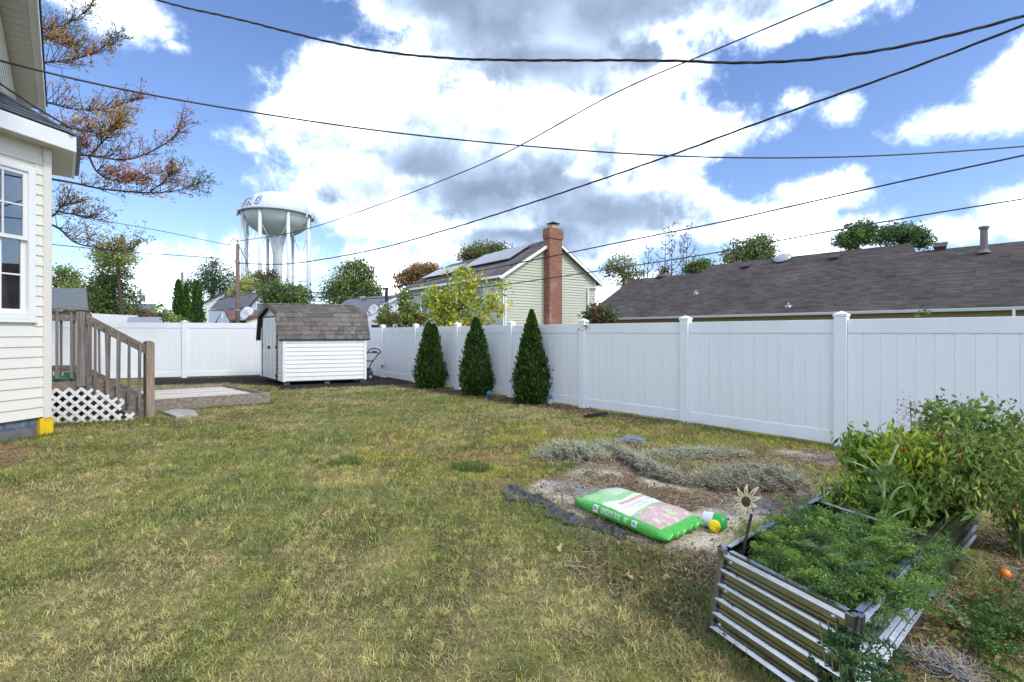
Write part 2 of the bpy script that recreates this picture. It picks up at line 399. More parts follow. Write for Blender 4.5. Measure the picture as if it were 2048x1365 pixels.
M_LEAF = leaf_mat('leaf'); M_GRASS = leaf_mat('grass_blade', 0.6, 0.4); M_STRAW = leaf_mat('straw_fibre', 0.8, 0.0)

def glass_mat():
    m = bpy.data.materials.new('window_glass'); m.use_nodes = True
    t = m.node_tree; t.nodes.remove(t.nodes['Principled BSDF']); o = t.nodes['Material Output']
    tr = t.nodes.new('ShaderNodeBsdfTransparent'); tr.inputs[0].default_value = (0.80, 0.86, 0.88, 1)
    gl = t.nodes.new('ShaderNodeBsdfGlossy'); gl.inputs['Roughness'].default_value = 0.015
    fr = t.nodes.new('ShaderNodeFresnel'); fr.inputs[0].default_value = 1.9
    mr = t.nodes.new('ShaderNodeMapRange'); t.links.new(fr.outputs[0], mr.inputs[0]); mr.inputs[3].default_value = 0.26; mr.inputs[4].default_value = 1.0
    mx = t.nodes.new('ShaderNodeMixShader'); t.links.new(mr.outputs[0], mx.inputs[0]); t.links.new(tr.outputs[0], mx.inputs[1]); t.links.new(gl.outputs[0], mx.inputs[2])
    t.links.new(mx.outputs[0], o.inputs[0]); return m
M_GLASS = glass_mat()
M_DARKGLASS = mat('far_window_glass', (0.10, 0.13, 0.16), 0.08, spec=0.9)

# ------------------------------------------------------------------ layout of the lot
FA = G(1683, 895); FB = G(766, 755)                   # two points at the foot of the right-hand fence
FD = (FB - FA).normalized(); FN = Vector((FD.y, -FD.x, 0))   # along the fence, and away from the yard
PITCH = 1.90
FC = FA + FD * (PITCH * 7)                             # back corner
BD = (G(320, 757) - FC).normalized()                   # along the back fence, to the left
BN = Vector((-BD.y, BD.x, 0));
if BN.y < 0: BN = -BN
HD = Vector((-0.684, 0.73, 0)).normalized()            # along the house's long wall
HNv = Vector((0.73, 0.684, 0)).normalized()            # out of that wall
WC = G(100, 868)                                       # near corner of the bay
D1 = Vector((0.208, 0.978, 0)).normalized()            # along the bay's visible side, away from the camera
N1 = Vector((D1.y, -D1.x, 0))
SH0 = G(565.2, 764.4, 0.09); SH1 = G(733, 758.5, 0.09); SH2 = G(522, 753.4, 0.09)
for q in (SH0, SH1, SH2): q.z = 0
PF0 = G(311, 826); PF1 = G(537, 809); PB1 = G(448, 768, 0.22); PB1.z = 0
BED = [Vector((0.9125, 2.066, 0)), Vector((1.134, 1.576, 0)), Vector((2.93, 2.99, 0)), Vector((2.70, 3.47, 0))]

def poly(*pts): return [tuple(G(*p))[:2] for p in pts]
SOIL = poly((1025, 985), (1085, 945), (1190, 928), (1300, 930), (1400, 968), (1500, 985), (1600, 985), (1680, 960), (1900, 1000), (1760, 1000), (1620, 1010), (1500, 1085), (1440, 1150), (1340, 1125), (1240, 1085), (1130, 1045))
SOIL2 = poly((1540, 905), (1620, 903), (1700, 918), (1690, 935), (1600, 920))
STRAWL = poly((1215, 1090), (1340, 1105), (1445, 1110), (1440, 1300), (1380, 1270), (1300, 1190), (1200, 1130))
ROUGH = poly((1050, 915), (1200, 885), (1500, 895), (1680, 925), (1640, 980), (1480, 985), (1300, 940), (1100, 935))
MULCH = poly((300, 757), (420, 756), (545, 751), (700, 746), (766, 754), (840, 768), (790, 771), (735, 773), (640, 777), (560, 780), (545, 772), (450, 767), (300, 772))
def strip(p, q, w0, w1, n=14):
    a, b = [], []
    for i in range(n + 1):
        t = i / n; c = p.lerp(q, t); w = w0 + (w1 - w0) * t + 0.07 * math.sin(i * 1.9)
        a.append((c.x + FN.x * 0.05, c.y + FN.y * 0.05)); b.append((c.x - FN.x * w, c.y - FN.y * w))
    return a + b[::-1]
FSTRIP = strip(G(835, 768), G(1330, 845), 0.62, 0.30)
BAREHOUSE = poly((-160, 905), (30, 882), (72, 893), (50, 925), (-160, 980))
STRAWB = poly((1890, 1130), (2100, 1030), (2500, 1150), (2300, 1330), (2000, 1240), (1860, 1330), (1700, 1480), (1660, 1400))
YELLOW = [(G(1000, 880), 1.3), (G(1330, 866), 1.0), (G(1080, 925), 0.7), (G(860, 900), 0.9), (G(1180, 862), 1.0), (G(1600, 880), 0.8)]

def height(x, y):
    h = (fbm(x, y, 0.9, 5, 3) - 0.5) * 0.035 + (fbm(x, y, 4.0, 9, 3) - 0.5) * 0.012
    e = np.minimum.reduce([np.asarray(x) + 11.0, 8.0 - np.asarray(x), np.asarray(y) - 0.4, 17.2 - np.asarray(y)])
    return h * np.clip(e / 1.0, 0, 1)
def sstep(a, b, x): t = np.clip((x - a) / (b - a), 0, 1); return t * t * (3 - 2 * t)
def zones(x, y):
    w = (fbm(x, y, 1.6, 21, 4) - 0.5)
    soil = np.maximum(sstep(0.14, -0.14, polydist(x, y, SOIL) + w * 0.75), sstep(0.1, -0.1, polydist(x, y, SOIL2) + w * 0.6))
    mulch = sstep(0.05, -0.05, polydist(x, y, MULCH) + w * 0.25)
    fst = sstep(0.12, -0.12, polydist(x, y, FSTRIP) + w * 0.5)
    bare = sstep(0.10, -0.10, polydist(x, y, BAREHOUSE) + w * 0.4)
    straw = np.maximum.reduce([sstep(0.15, -0.15, polydist(x, y, STRAWB) + w * 0.7), sstep(0.15, -0.15, polydist(x, y, STRAWL) + w * 0.6), 0.6 * sstep(0.15, -0.15, polydist(x, y, ROUGH) + w * 0.8)])
    return soil, mulch, fst, bare, straw
def inside_lot(x, y):
    dr = FN.x * x + FN.y * y - (FN.x * FA.x + FN.y * FA.y)
    db = BN.x * x + BN.y * y - (BN.x * FC.x + BN.y * FC.y)
    return (dr < -0.03) & (db < -0.03)

def lawn_colour(x, y):
    """colour of the turf itself by place: straw, olive, lush and yellowing patches"""
    g = fbm(x, y, 0.55, 204, 3) * 0.42 + fbm(x, y, 2.3, 205, 3) * 0.58; pg = sstep(0.38, 0.60, g)[..., None]
    lush = sstep(0.57, 0.66, fbm(x, y, 1.3, 207, 3)); yel = np.zeros(np.shape(x))
    for c, rad in YELLOW: yel = np.maximum(yel, np.exp(-((x - c.x) ** 2 + (y - c.y) ** 2) / (rad * rad * 1.1)))
    yel = np.clip(yel * (0.2 + 1.7 * sstep(0.35, 0.62, fbm(x, y, 1.5, 206, 3))), 0, 1)
    c = np.array((0.55, 0.47, 0.195)) * (1 - pg) + np.array((0.40, 0.395, 0.118)) * pg
    c = c * (1 - lush[..., None] * 0.6) + np.array((0.28, 0.345, 0.095)) * lush[..., None] * 0.6
    o = sstep(0.45, 0.6, fbm(x, y, 3.2, 216, 3))[..., None]; yc = np.array((0.50, 0.47, 0.085)) * (1 - o) + np.array((0.52, 0.36, 0.15)) * o
    return c * (1 - yel[..., None] * 0.75) + yc * yel[..., None] * 0.75, lush, yel
# ------------------------------------------------------------------ ground
gx = np.arange(-11.0, 8.001, 0.08); gy = np.arange(0.4, 17.201, 0.08)
GXX, GYY = np.meshgrid(gx, gy, indexing='ij')
hz = height(GXX, GYY)
soil, mulch, fst, bare, straw = zones(GXX, GYY)
def lerpc(c, d, t): return c * (1 - t[..., None]) + np.array(d) * t[..., None]
f1 = fbm(GXX, GYY, 3.0, 31, 4); f2 = fbm(GXX, GYY, 9.0, 41, 3)
lc_, _, _ = lawn_colour(GXX, GYY); tint = lc_ * (0.26 + 0.22 * sstep(0.35, 0.65, f1))[..., None]
soilc = lerpc(np.broadcast_to(np.array((0.60, 0.51, 0.40)), GXX.shape + (3,)), (0.19, 0.135, 0.09), sstep(0.48, 0.62, fbm(GXX, GYY, 2.4, 51, 5)))
soilc = lerpc(soilc, (0.33, 0.33, 0.33), sstep(0.60, 0.68, fbm(GXX, GYY, 1.6, 61, 3)) * 0.8)
tint = tint * (1 - soil[..., None]) + soilc * soil[..., None]
tint = lerpc(tint, (0.115, 0.07, 0.045), fst); tint = lerpc(tint, (0.030, 0.027, 0.026), mulch)
tint = lerpc(tint, (0.34, 0.21, 0.10), bare); tint = lerpc(tint, (0.13, 0.085, 0.055), straw)
tint = tint * (0.75 + 0.5 * f2[..., None])
nx_, ny_ = GXX.shape
GV = np.stack([GXX, GYY, hz], -1).reshape(-1, 3); ii = np.arange(nx_ * ny_).reshape(nx_, ny_)
GF = np.stack([ii[:-1, :-1], ii[1:, :-1], ii[1:, 1:], ii[:-1, 1:]], -1).reshape(-1, 4)
x0, x1, y0, y1 = gx[0], gx[-1], gy[0], gy[-1]; B = 1200.0
ov = np.array([(-B, -B, 0), (B, -B, 0), (B, y0, 0), (-B, y0, 0), (-B, y0, 0), (x0, y0, 0), (x0, y1, 0), (-B, y1, 0),
               (x1, y0, 0), (B, y0, 0), (B, y1, 0), (x1, y1, 0), (-B, y1, 0), (B, y1, 0), (B, B, 0), (-B, B, 0)])
of = np.arange(16).reshape(4, 4) + len(GV)
GT = np.concatenate([tint.reshape(-1, 3), np.tile(np.array([[0.07, 0.085, 0.035]]), (16, 1))])
def ground_mat():
    m = bpy.data.materials.new('lawn_soil'); m.use_nodes = True; t = m.node_tree; b = t.nodes['Principled BSDF']
    b.inputs['Roughness'].default_value = 0.95; b.inputs['Specular IOR Level'].default_value = 0.1
    a = t.nodes.new('ShaderNodeAttribute'); a.attribute_name = 'tint'; g = t.nodes.new('ShaderNodeNewGeometry')
    nz = t.nodes.new('ShaderNodeTexNoise'); t.links.new(g.outputs['Position'], nz.inputs['Vector']); nz.inputs['Scale'].default_value = 35; nz.inputs['Detail'].default_value = 6; nz.inputs['Roughness'].default_value = 0.7
    mr = t.nodes.new('ShaderNodeMapRange'); t.links.new(nz.outputs[0], mr.inputs[0]); mr.inputs[1].default_value = 0.3; mr.inputs[2].default_value = 0.7; mr.inputs[3].default_value = 0.55; mr.inputs[4].default_value = 1.4
    hs = t.nodes.new('ShaderNodeHueSaturation'); t.links.new(a.outputs['Color'], hs.inputs['Color']); t.links.new(mr.outputs[0], hs.inputs['Value']); t.links.new(hs.outputs[0], b.inputs['Base Color'])
    bp = t.nodes.new('ShaderNodeBump'); bp.inputs['Strength'].default_value = 0.8; bp.inputs['Distance'].default_value = 0.02
    t.links.new(nz.outputs[0], bp.inputs['Height']); t.links.new(bp.outputs[0], b.inputs['Normal']); return m
gr = np_mesh('ground', np.concatenate([GV, ov]), np.concatenate([GF, of]), ground_mat(), tint=GT)
tag(gr, 'patchy back yard lawn with bare soil by the fence', kind='structure')

# ------------------------------------------------------------------ white vinyl fences
def fence(root, p0, d, n_out, ts, hgt, post_h, picket_n=12, skip_ends=True):
    """posts at the distances ts along d from p0; picket panels between; d unit, n_out unit away from the yard"""
    pw = 0.125
    pm = MB(); pm.box((0, 0, post_h / 2 - 0.03), pw, pw, post_h - 0.06)
    pmesh = None
    ax, ay = d, n_out
    mtx = Matrix(((ax.x, ay.x, 0), (ax.y, ay.y, 0), (0, 0, 1)))
    pm = MB(); pm.boxv((-pw / 2, -pw / 2, -0.02), (pw, 0, 0), (0, pw, 0), (0, 0, post_h - 0.04))
    post_me = pm.mesh('post', M_VINYL)
    cm = MB(); c = pw / 2 + 0.006; z = post_h - 0.06
    cm.boxv((-c, -c, z), (2 * c, 0, 0), (0, 2 * c, 0), (0, 0, 0.028))
    e = pw / 2 + 0.004; cm.add([(-e, -e, z + 0.028), (e, -e, z + 0.028), (e, e, z + 0.028), (-e, e, z + 0.028), (0, 0, z + 0.065)], [(0, 1, 4), (1, 2, 4), (2, 3, 4), (3, 0, 4)])
    cap_me = cm.mesh('post_cap', M_VINYL)
    for t in ts:
        M = Matrix.Translation(p0 + d * t) @ mtx.to_4x4()
        po = obj('post', post_me, root, mtx=M, bevel=0.004)
        obj('post_cap', cap_me, po, mtx=M)
    span = ts[1] - ts[0] - pw
    rail_t, rail_b = 0.155, 0.15
    def rail_mesh(nm, z0, h, th):
        b = MB(); b.boxv((0.002, -th / 2, z0), (span - 0.004, 0, 0), (0, th, 0), (0, 0, h)); return b.mesh(nm, M_VINYL)
    tr = rail_mesh('top_rail', hgt - rail_t, rail_t, 0.05); br = rail_mesh('bottom_rail', 0.03, rail_b, 0.05)
    bk = MB(); bk.boxv((0.002, -0.009, 0.15), (span - 0.004, 0, 0), (0, 0.008, 0), (0, 0, hgt - 0.25)); back = bk.mesh('panel_core', M_VINYL)
    w = span / picket_n; k = MB(); g = 0.0012
    # a picket with chamfered long edges, so each joint is a small groove
    prof = [(g, 0.0), (g, -0.0125), (g + 0.003, -0.015), (w - g - 0.003, -0.015), (w - g, -0.0125), (w - g, 0.0)]
    k.prism([(x, y, 0.16) for x, y in prof], (0, 0, hgt - 0.30)); pick = k.mesh('picket', M_VINYL)
    for a in ts[:-1]:
        o = p0 + d * (a + pw / 2); M = Matrix.Translation(o) @ mtx.to_4x4()
        obj('top_rail', tr, root, mtx=M, bevel=0.005); obj('bottom_rail', br, root, mtx=M, bevel=0.005); obj('panel_core', back, root, mtx=M)
        for i in range(picket_n):
            obj('picket', pick, root, mtx=Matrix.Translation(o + d * (w * i)) @ mtx.to_4x4())
fr_ = thing('vinyl_fence', 'long white vinyl privacy fence along the right side of the yard', 'fence', FA)
fence(fr_, FA, FD, FN, [PITCH * i for i in range(-3, 8)], 1.45, 1.545)
hg = MB(); hp = FA + FD * (PITCH * 6 - 0.09) - FN * 0.075
hg.box(hp + Vector((0, 0, 0.32)), 0.05, 0.02, 0.09, FD, FN); hg.box(hp + Vector((0, 0, 0.345)) - FD * 0.03, 0.05, 0.025, 0.03, FD, FN)
hg.build('gate_latch', M_BLACK, fr_)
fb_ = thing('vinyl_fence', 'white vinyl fence across the back of the yard, behind shed and steps', 'fence', FC)
t370 = 0.0
for i in range(2000):
    q = FC + BD * (i * 0.01)
    if q.x / q.y * FPX + CX < 370: t370 = i * 0.01; break
ts = [t370 + 2.35 * k for k in range(-2, 4)]
ts = [t for t in ts if t > 0.3]
fence(fb_, FC, BD, BN, ts, 1.59, 1.66, 14)
MBb = MB(); MBb.boxv(FC + BD * 0.1 + Vector((0, 0, 0.03)), BD * (ts[0] - 0.17), BN * 0.05, (0, 0, 1.56)); MBb.build('end_panel', M_VINYL, fb_)

# ------------------------------------------------------------------ the house with its bay at the left
house = thing('house', 'cream sided house with a bay window and grey shingle roof, at left edge', 'house', WC)
Zs = Vector((0, 0, 1))
ZB, ZT = 0.235, 3.66
WS0, WS1 = 0.175, 1.05                                  # window along the wall, from the corner towards the camera
WZ0, WZ1 = 1.47, 3.36
pitch = 0.1275
def bay(s, z, out=0.0): return WC - D1 * s + N1 * out + Zs * z
def wedge(mb, s0, s1, z, h, lip=0.018):
    a = bay(s0, z, 0.0); b = bay(s1, z, 0.0)
    mb.add([a, b, b + N1 * lip, a + N1 * lip, a + Zs * h, b + Zs * h, b + Zs * h + N1 * 0.004, a + Zs * h + N1 * 0.004],
           [(0, 3, 2, 1), (3, 7, 6, 2), (4, 5, 6, 7), (0, 4, 7, 3), (1, 2, 6, 5), (0, 1, 5, 4)])
nb_ = int((ZT - ZB) / pitch)
for i in range(nb_):
    z = ZB + i * pitch; h = pitch
    spans = [(0.085, 1.9)]
    if z + h > WZ0 - 0.02 and z < WZ1 + 0.02: spans = [(0.085, WS0), (WS1, 1.9)]
    for s0, s1 in spans:
        m = MB(); wedge(m, s0, s1, z, h); m.build('siding_board', M_SIDING, house)
# solid wall core behind the boards with the window opening left free
m = MB()
for (s0, s1, z0, z1) in ((0.0, WS0 + 0.03, ZB, ZT), (WS1 - 0.03, 1.9, ZB, ZT), (WS0 + 0.03, WS1 - 0.03, ZB, WZ0 + 0.02), (WS0 + 0.03, WS1 - 0.03, WZ1 - 0.02, ZT)):
    m.boxv(bay(s0, z0, -0.004), -D1 * (s1 - s0), -N1 * 0.12, Zs * (z1 - z0))
m.build('wall', M_SIDING, house)
m = MB()
cb = 0.088
m.boxv(bay(0, ZB - 0.02, 0.003), -D1 * cb, N1 * 0.026, Zs * (ZT - ZB + 0.02))
m.boxv(WC + N1 * 0.003 + Zs * (ZB - 0.02), HD * cb, N1 * 0.026 + HNv * 0.0, Zs * (ZT - ZB + 0.02))
m.build('corner_board', M_TRIMC, house, bevel=0.003)
# second bay side running back along the house
m = MB(); m.boxv(WC - HNv * 0.12 + Zs * ZB, HD * 1.5, HNv * 0.118, Zs * (ZT - ZB)); m.build('bay_side_wall', M_SIDING, house)
# window
win = MB()
fw = 0.075
for (a, b, z0, z1) in ((WS0, WS0 + fw, WZ0, WZ1), (WS1 - fw, WS1, WZ0, WZ1), (WS0 + fw, WS1 - fw, WZ1 - fw, WZ1), (WS0 + fw, WS1 - fw, WZ0, WZ0 + fw)):
    win.boxv(bay(a, z0, 0.034), -D1 * (b - a), -N1 * 0.13, Zs * (z1 - z0))
wf = win.build('window', M_WHITE, house, bevel=0.004)
m = MB(); m.boxv(bay(WS0 - 0.015, WZ0 - 0.045, 0.045), -D1 * (WS1 - WS0 + 0.03), -N1 * 0.043, Zs * 0.043); m.build('sill', M_WHITE, wf, bevel=0.004)
zm = 2.46
def sash(z0, z1, out, nm):
    s0, s1 = WS0 + fw, WS1 - fw; r = 0.045; k = MB()
    for (a, b, c, d) in ((s0, s0 + r, z0, z1), (s1 - r, s1, z0, z1), (s0 + r, s1 - r, z0, z0 + r), (s0 + r, s1 - r, z1 - r, z1)):
        k.boxv(bay(a, c, out), -D1 * (b - a), -N1 * 0.03, Zs * (d - c))
    k.build('sash', M_WHITE, wf)
    k = MB(); k.boxv(bay(s0 + r, z0 + r, out - 0.012), -D1 * (s1 - s0 - 2 * r), -N1 * 0.004, Zs * (z1 - z0 - 2 * r)); k.build('pane', M_GLASS, wf)
    for q in (1, 2):
        c = s0 + (s1 - s0) * q / 3; k = MB(); k.boxv(bay(c - 0.009, z0 + r, out - 0.004), -D1 * 0.018, -N1 * 0.007, Zs * (z1 - z0 - 2 * r)); k.build('muntin', M_WHITE, wf)
    for q in (1,):
        zc = z0 + (z1 - z0) * 0.5; k = MB(); k.boxv(bay(s0 + r, zc - 0.009, out - 0.0015), -D1 * (s1 - s0 - 2 * r), -N1 * 0.012, Zs * 0.018); k.build('muntin', M_WHITE, wf)
sash(zm - 0.02, WZ1 - fw, 0.012, 'upper'); sash(WZ0 + fw, zm + 0.02, -0.025, 'lower')
# dim room behind the glass
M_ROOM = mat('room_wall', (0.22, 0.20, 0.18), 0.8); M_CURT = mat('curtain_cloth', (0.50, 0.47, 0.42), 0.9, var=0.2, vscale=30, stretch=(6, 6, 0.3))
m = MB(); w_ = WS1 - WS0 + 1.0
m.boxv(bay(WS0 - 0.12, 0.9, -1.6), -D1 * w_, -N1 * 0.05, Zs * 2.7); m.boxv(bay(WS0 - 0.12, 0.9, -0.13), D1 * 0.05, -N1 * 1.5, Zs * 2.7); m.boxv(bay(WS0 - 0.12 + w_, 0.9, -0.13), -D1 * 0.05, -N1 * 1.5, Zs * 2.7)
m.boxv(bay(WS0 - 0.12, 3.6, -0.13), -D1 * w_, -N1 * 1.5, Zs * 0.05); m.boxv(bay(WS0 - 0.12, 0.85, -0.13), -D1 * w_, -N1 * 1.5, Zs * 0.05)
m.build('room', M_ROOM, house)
m = MB(); pts = []
for i in range(15): pts.append(bay(WS0 + 0.05 + i * 0.013, 1.45, -0.22 + 0.02 * math.sin(i * 1.5)))
for i in range(14): m.add([pts[i], pts[i + 1], pts[i + 1] + Zs * 1.9, pts[i] + Zs * 1.9], [(0, 1, 2, 3)])
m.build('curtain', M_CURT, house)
# foundation
m = MB(); m.boxv(bay(0.10, -0.05, -0.03), -D1 * 1.8, -N1 * 0.15, Zs * (ZB + 0.05)); m.build('foundation', M_FOUND, house)
m = MB(); m.boxv(bay(0.13, 0.13, -0.025), -D1 * 1.7, -N1 * 0.03, Zs * 0.075); m.build('painted_band', M_BLUEP, house)
m = MB(); m.boxv(bay(-0.03, -0.05, 0.02), -D1 * 0.15, -N1 * 0.16, Zs * (ZB + 0.03)); m.build('corner_block', M_YELLOW, house, bevel=0.01)
# bay eaves
ov_ = 0.25; det = N1.x * HNv.y - N1.y * HNv.x
ex = Vector(((ov_ * HNv.y - N1.y * ov_) / det, (N1.x * ov_ - HNv.x * ov_) / det, 0))
EC = WC + ex
ZF0, ZF1 = 3.65, 3.85
m = MB(); m.boxv(EC + Zs * ZF0, -D1 * 1.9, -N1 * 0.03, Zs * (ZF1 - ZF0)); m.build('fascia', M_WHITE, house, bevel=0.003)
m = MB(); m.boxv(EC + Zs * (ZF0 + 0.003), HD * 1.52, -HNv * 0.03, Zs * (ZF1 - ZF0 - 0.005)); m.build('fascia', M_WHITE, house, bevel=0.003)
m = MB()
for i in range(12):
    m.boxv(EC - D1 * (0.03 + i * 0.15) - N1 * 0.032 + Zs * (ZF0 + 0.012), -D1 * 0.145, -N1 * 0.225, Zs * 0.012)
m.build('soffit', M_SOFFIT, house)
m = MB(); m.prism([WC - N1 * 0.05 - D1 * 0.3 + Zs * (ZF0 + 0.010), EC - D1 * 0.3 + Zs * (ZF0 + 0.010), EC + Zs * (ZF0 + 0.010), EC + HD * 0.3 + Zs * (ZF0 + 0.010), WC - HNv * 0.05 + HD * 0.3 + Zs * (ZF0 + 0.010)], Zs * 0.001); m.build('soffit_corner', M_SOFFIT, house)
for i in range(11):
    m = MB(); m.boxv(EC + HD * (0.05 + i * 0.132) - HNv * 0.032 + Zs * (ZF0 + 0.012), HD * 0.127, -HNv * 0.222, Zs * 0.012); m.build('soffit_strip', M_SOFFIT, house)
m = MB(); m.boxv(EC + HD * 0.02 + HNv * 0.004 + Zs * (ZF0 + 0.055), HD * 1.48, HNv * 0.045, Zs * 0.018)
m.boxv(EC + HD * 0.02 + HNv * 0.040 + Zs * (ZF0 + 0.073), HD * 1.48, HNv * 0.009, Zs * 0.12); m.boxv(EC + HD * 0.02 + HNv * 0.004 + Zs * (ZF0 + 0.073), HD * 0.009, HNv * 0.036, Zs * 0.115)
m.build('gutter', M_BLACK, house)
# bay roof
SL = 0.65
hip = Vector((-ex.x, -ex.y, 0)) / ov_                  # per metre of inset
inset = 0.75
HT = EC + hip * inset + Zs * (ZF1 + 0.015 + inset * SL)
E0 = EC + Zs * (ZF1 + 0.015)
A1 = E0 - D1 * 1.9; A1t = HT - D1 * 1.9
A2 = E0 + HD * 1.55; A2t = A2 - HNv * inset + Zs * (inset * SL)
rm = MB(); rm.add([E0, A1, A1t, HT, A2, A2t], [(0, 3, 2, 1), (0, 4, 5, 3)])
rf = rm.build('roof', M_SHINGLE_G, house)
def tab_on(o, along, up, nrm, w, h, parent, m, th=0.008, nm='shingle'):
    k = MB(); a = along * (w - 0.006); lift = nrm * th
    k.add([o + lift * 1.6, o + a + lift * 1.6, o + a + up * h + lift * 0.2, o + up * h + lift * 0.2, o + lift * 0.3, o + a + lift * 0.3],
          [(0, 1, 2, 3), (4, 5, 1, 0), (4, 0, 3), (5, 2, 1)])
    k.build(nm, m, parent)
row = 0.14; upl = math.sqrt(1 + SL * SL)
up1 = (-N1 + Zs * SL).normalized(); nr1 = (N1 * SL + Zs).normalized()
for j in range(6):
    inn = j * row / upl
    if inn > inset: break
    o = E0 - N1 * inn + Zs * (inn * SL)
    lead = hip * inn + N1 * inn                         # hip line runs along the wall as the roof rises
    start = -lead.dot(D1) + (0.17 if j % 2 else 0.03); s = start
    while s < 1.75:
        w = random.choice((0.2, 0.24, 0.3)); tab_on(o - D1 * (s + w) , D1, up1, nr1, w, row, rf, M_SHINGLE_G); s += w
up2 = (-HNv + Zs * SL).normalized(); nr2 = (HNv * SL + Zs).normalized()
for j in range(6):
    inn = j * row / upl
    if inn > inset: break
    o = E0 - HNv * inn + Zs * (inn * SL)
    lead = hip * inn + HNv * inn
    s = lead.dot(HD) + (0.03 if j % 2 else 0.15)
    while s < 1.3:
        w = random.choice((0.2, 0.24, 0.3)); tab_on(o + HD * s, HD, up2, nr2, w, row, rf, M_SHINGLE_G); s += w
for i in range(6):
    a = E0.lerp(HT, i / 6); b = E0.lerp(HT, (i + 1.08) / 6); k = MB(); side = N1.lerp(HNv, 0.5).normalized(); sd_ = side.cross(Zs)
    k.add([a + sd_ * 0.10 - Zs * 0.012, a + Zs * 0.022, a - sd_ * 0.10 - Zs * 0.012, b + sd_ * 0.10 - Zs * 0.018, b + Zs * 0.016, b - sd_ * 0.10 - Zs * 0.018], [(0, 1, 4, 3), (1, 2, 5, 4), (0, 2, 1)])
    k.build('ridge_cap', M_SHINGLE_G, rf)
k = MB(); k.tube([E0 + hip * 0.05 + Zs * 0.09, E0 + hip * 0.4 + Zs * 0.33, HT + Zs * 0.10 - hip * 0.02], 0.012, 5); k.build('roof_cable', M_WIRE, house)
# upper storey: wall, wide eave and its fascia
MW = Vector((-6.88, 6.45, 0)); ZE = 5.6
def mw(t, z, out=0.0): return MW + HD * t + HNv * out + Zs * z
m = MB(); m.boxv(mw(-4.5, 0.05, -0.02), HD * 9.0, -HNv * 0.15, Zs * (ZE - 0.05)); m.build('upper_wall', M_SIDING, house)
for i in range(16):
    z = ZE - 0.02 - (i + 1) * 0.128; m = MB()
    a = mw(-4.4, z); b = mw(4.5, z)
    m.add([a, b, b + HNv * 0.018, a + HNv * 0.018, a + Zs * 0.127, b + Zs * 0.127, b + Zs * 0.127 + HNv * 0.004, a + Zs * 0.127 + HNv * 0.004], [(0, 3, 2, 1), (3, 7, 6, 2), (4, 5, 6, 7), (0, 4, 7, 3), (1, 2, 6, 5), (0, 1, 5, 4)])
    m.build('siding_board', M_SIDING, house)
for i in range(40):
    m = MB(); m.boxv(mw(-4.4 + i * 0.2, ZE, 0.006), HD * 0.19, HNv * 0.27, Zs * 0.012); m.build('soffit_panel', M_SOFFIT, house)
m = MB(); m.boxv(mw(-4.4, ZE - 0.012, 0.28), HD * 8.2, HNv * 0.075, Zs * 0.03); m.build('frieze', M_TRIMC, house)
m = MB(); m.boxv(mw(-4.4, ZE - 0.015, 0.358), HD * 8.2, HNv * 0.02, Zs * 0.2); m.build('fascia', M_WHITE, house)
m = MB(); a = mw(-4.4, ZE + 0.19, 0.40); b = mw(3.8, ZE + 0.19, 0.40)
m.prism([a, a - HNv * 3.5 + Zs * 1.9, a - HNv * 7 , a - HNv * 7 - Zs * 0.03, a - HNv * 3.5 + Zs * 1.86, a - Zs * 0.03], b - a); m.build('upper_roof', M_SHINGLE_G, house)

# ------------------------------------------------------------------ wooden landing and steps
NW = G(299, 838); SR = Vector((0.95, 0.31, 0)).normalized(); SWd = Vector((-0.62, 0.785, 0)).normalized()
deck = thing('porch_steps', 'weathered wooden landing and steps with balusters beside the cream house', 'steps', NW)
SRUN = 0.83; DZ = 0.62
DP = NW - SR * SRUN                                     # foot of the landing post
def st(r, w, z): return DP + SR * r + SWd * w + Zs * z
def post_at(c, z0, z1, w, m, nm, ax=None):
    k = MB(); ax = ax or Vector((0.79, -0.61, 0)); ay = Vector((-ax.y, ax.x, 0))
    k.boxv(c - ax * w / 2 - ay * w / 2 + Zs * z0, ax * w, ay * w, Zs * (z1 - z0 - 0.012)); t = w * 0.36
    k.boxv(c - ax * t - ay * t + Zs * (z1 - 0.012), ax * 2 * t, ay * 2 * t, Zs * 0.012)
    return k.build(nm, m, deck, bevel=0.006)
post_at(NW, -0.05, 1.165, 0.105, M_WOODN, 'newel_post')
post_at(NW + SWd * 0.92, -0.05, 1.165, 0.105, M_WOODN, 'newel_post')
post_at(DP, 0.52, 1.62, 0.10, M_WOOD, 'landing_post', SR)
post_at(DP + SWd * 0.92, 0.0, 1.62, 0.10, M_WOOD, 'landing_post', SR)
zr0, zr1 = 1.57, 1.105                                   # handrail top at landing and at newel
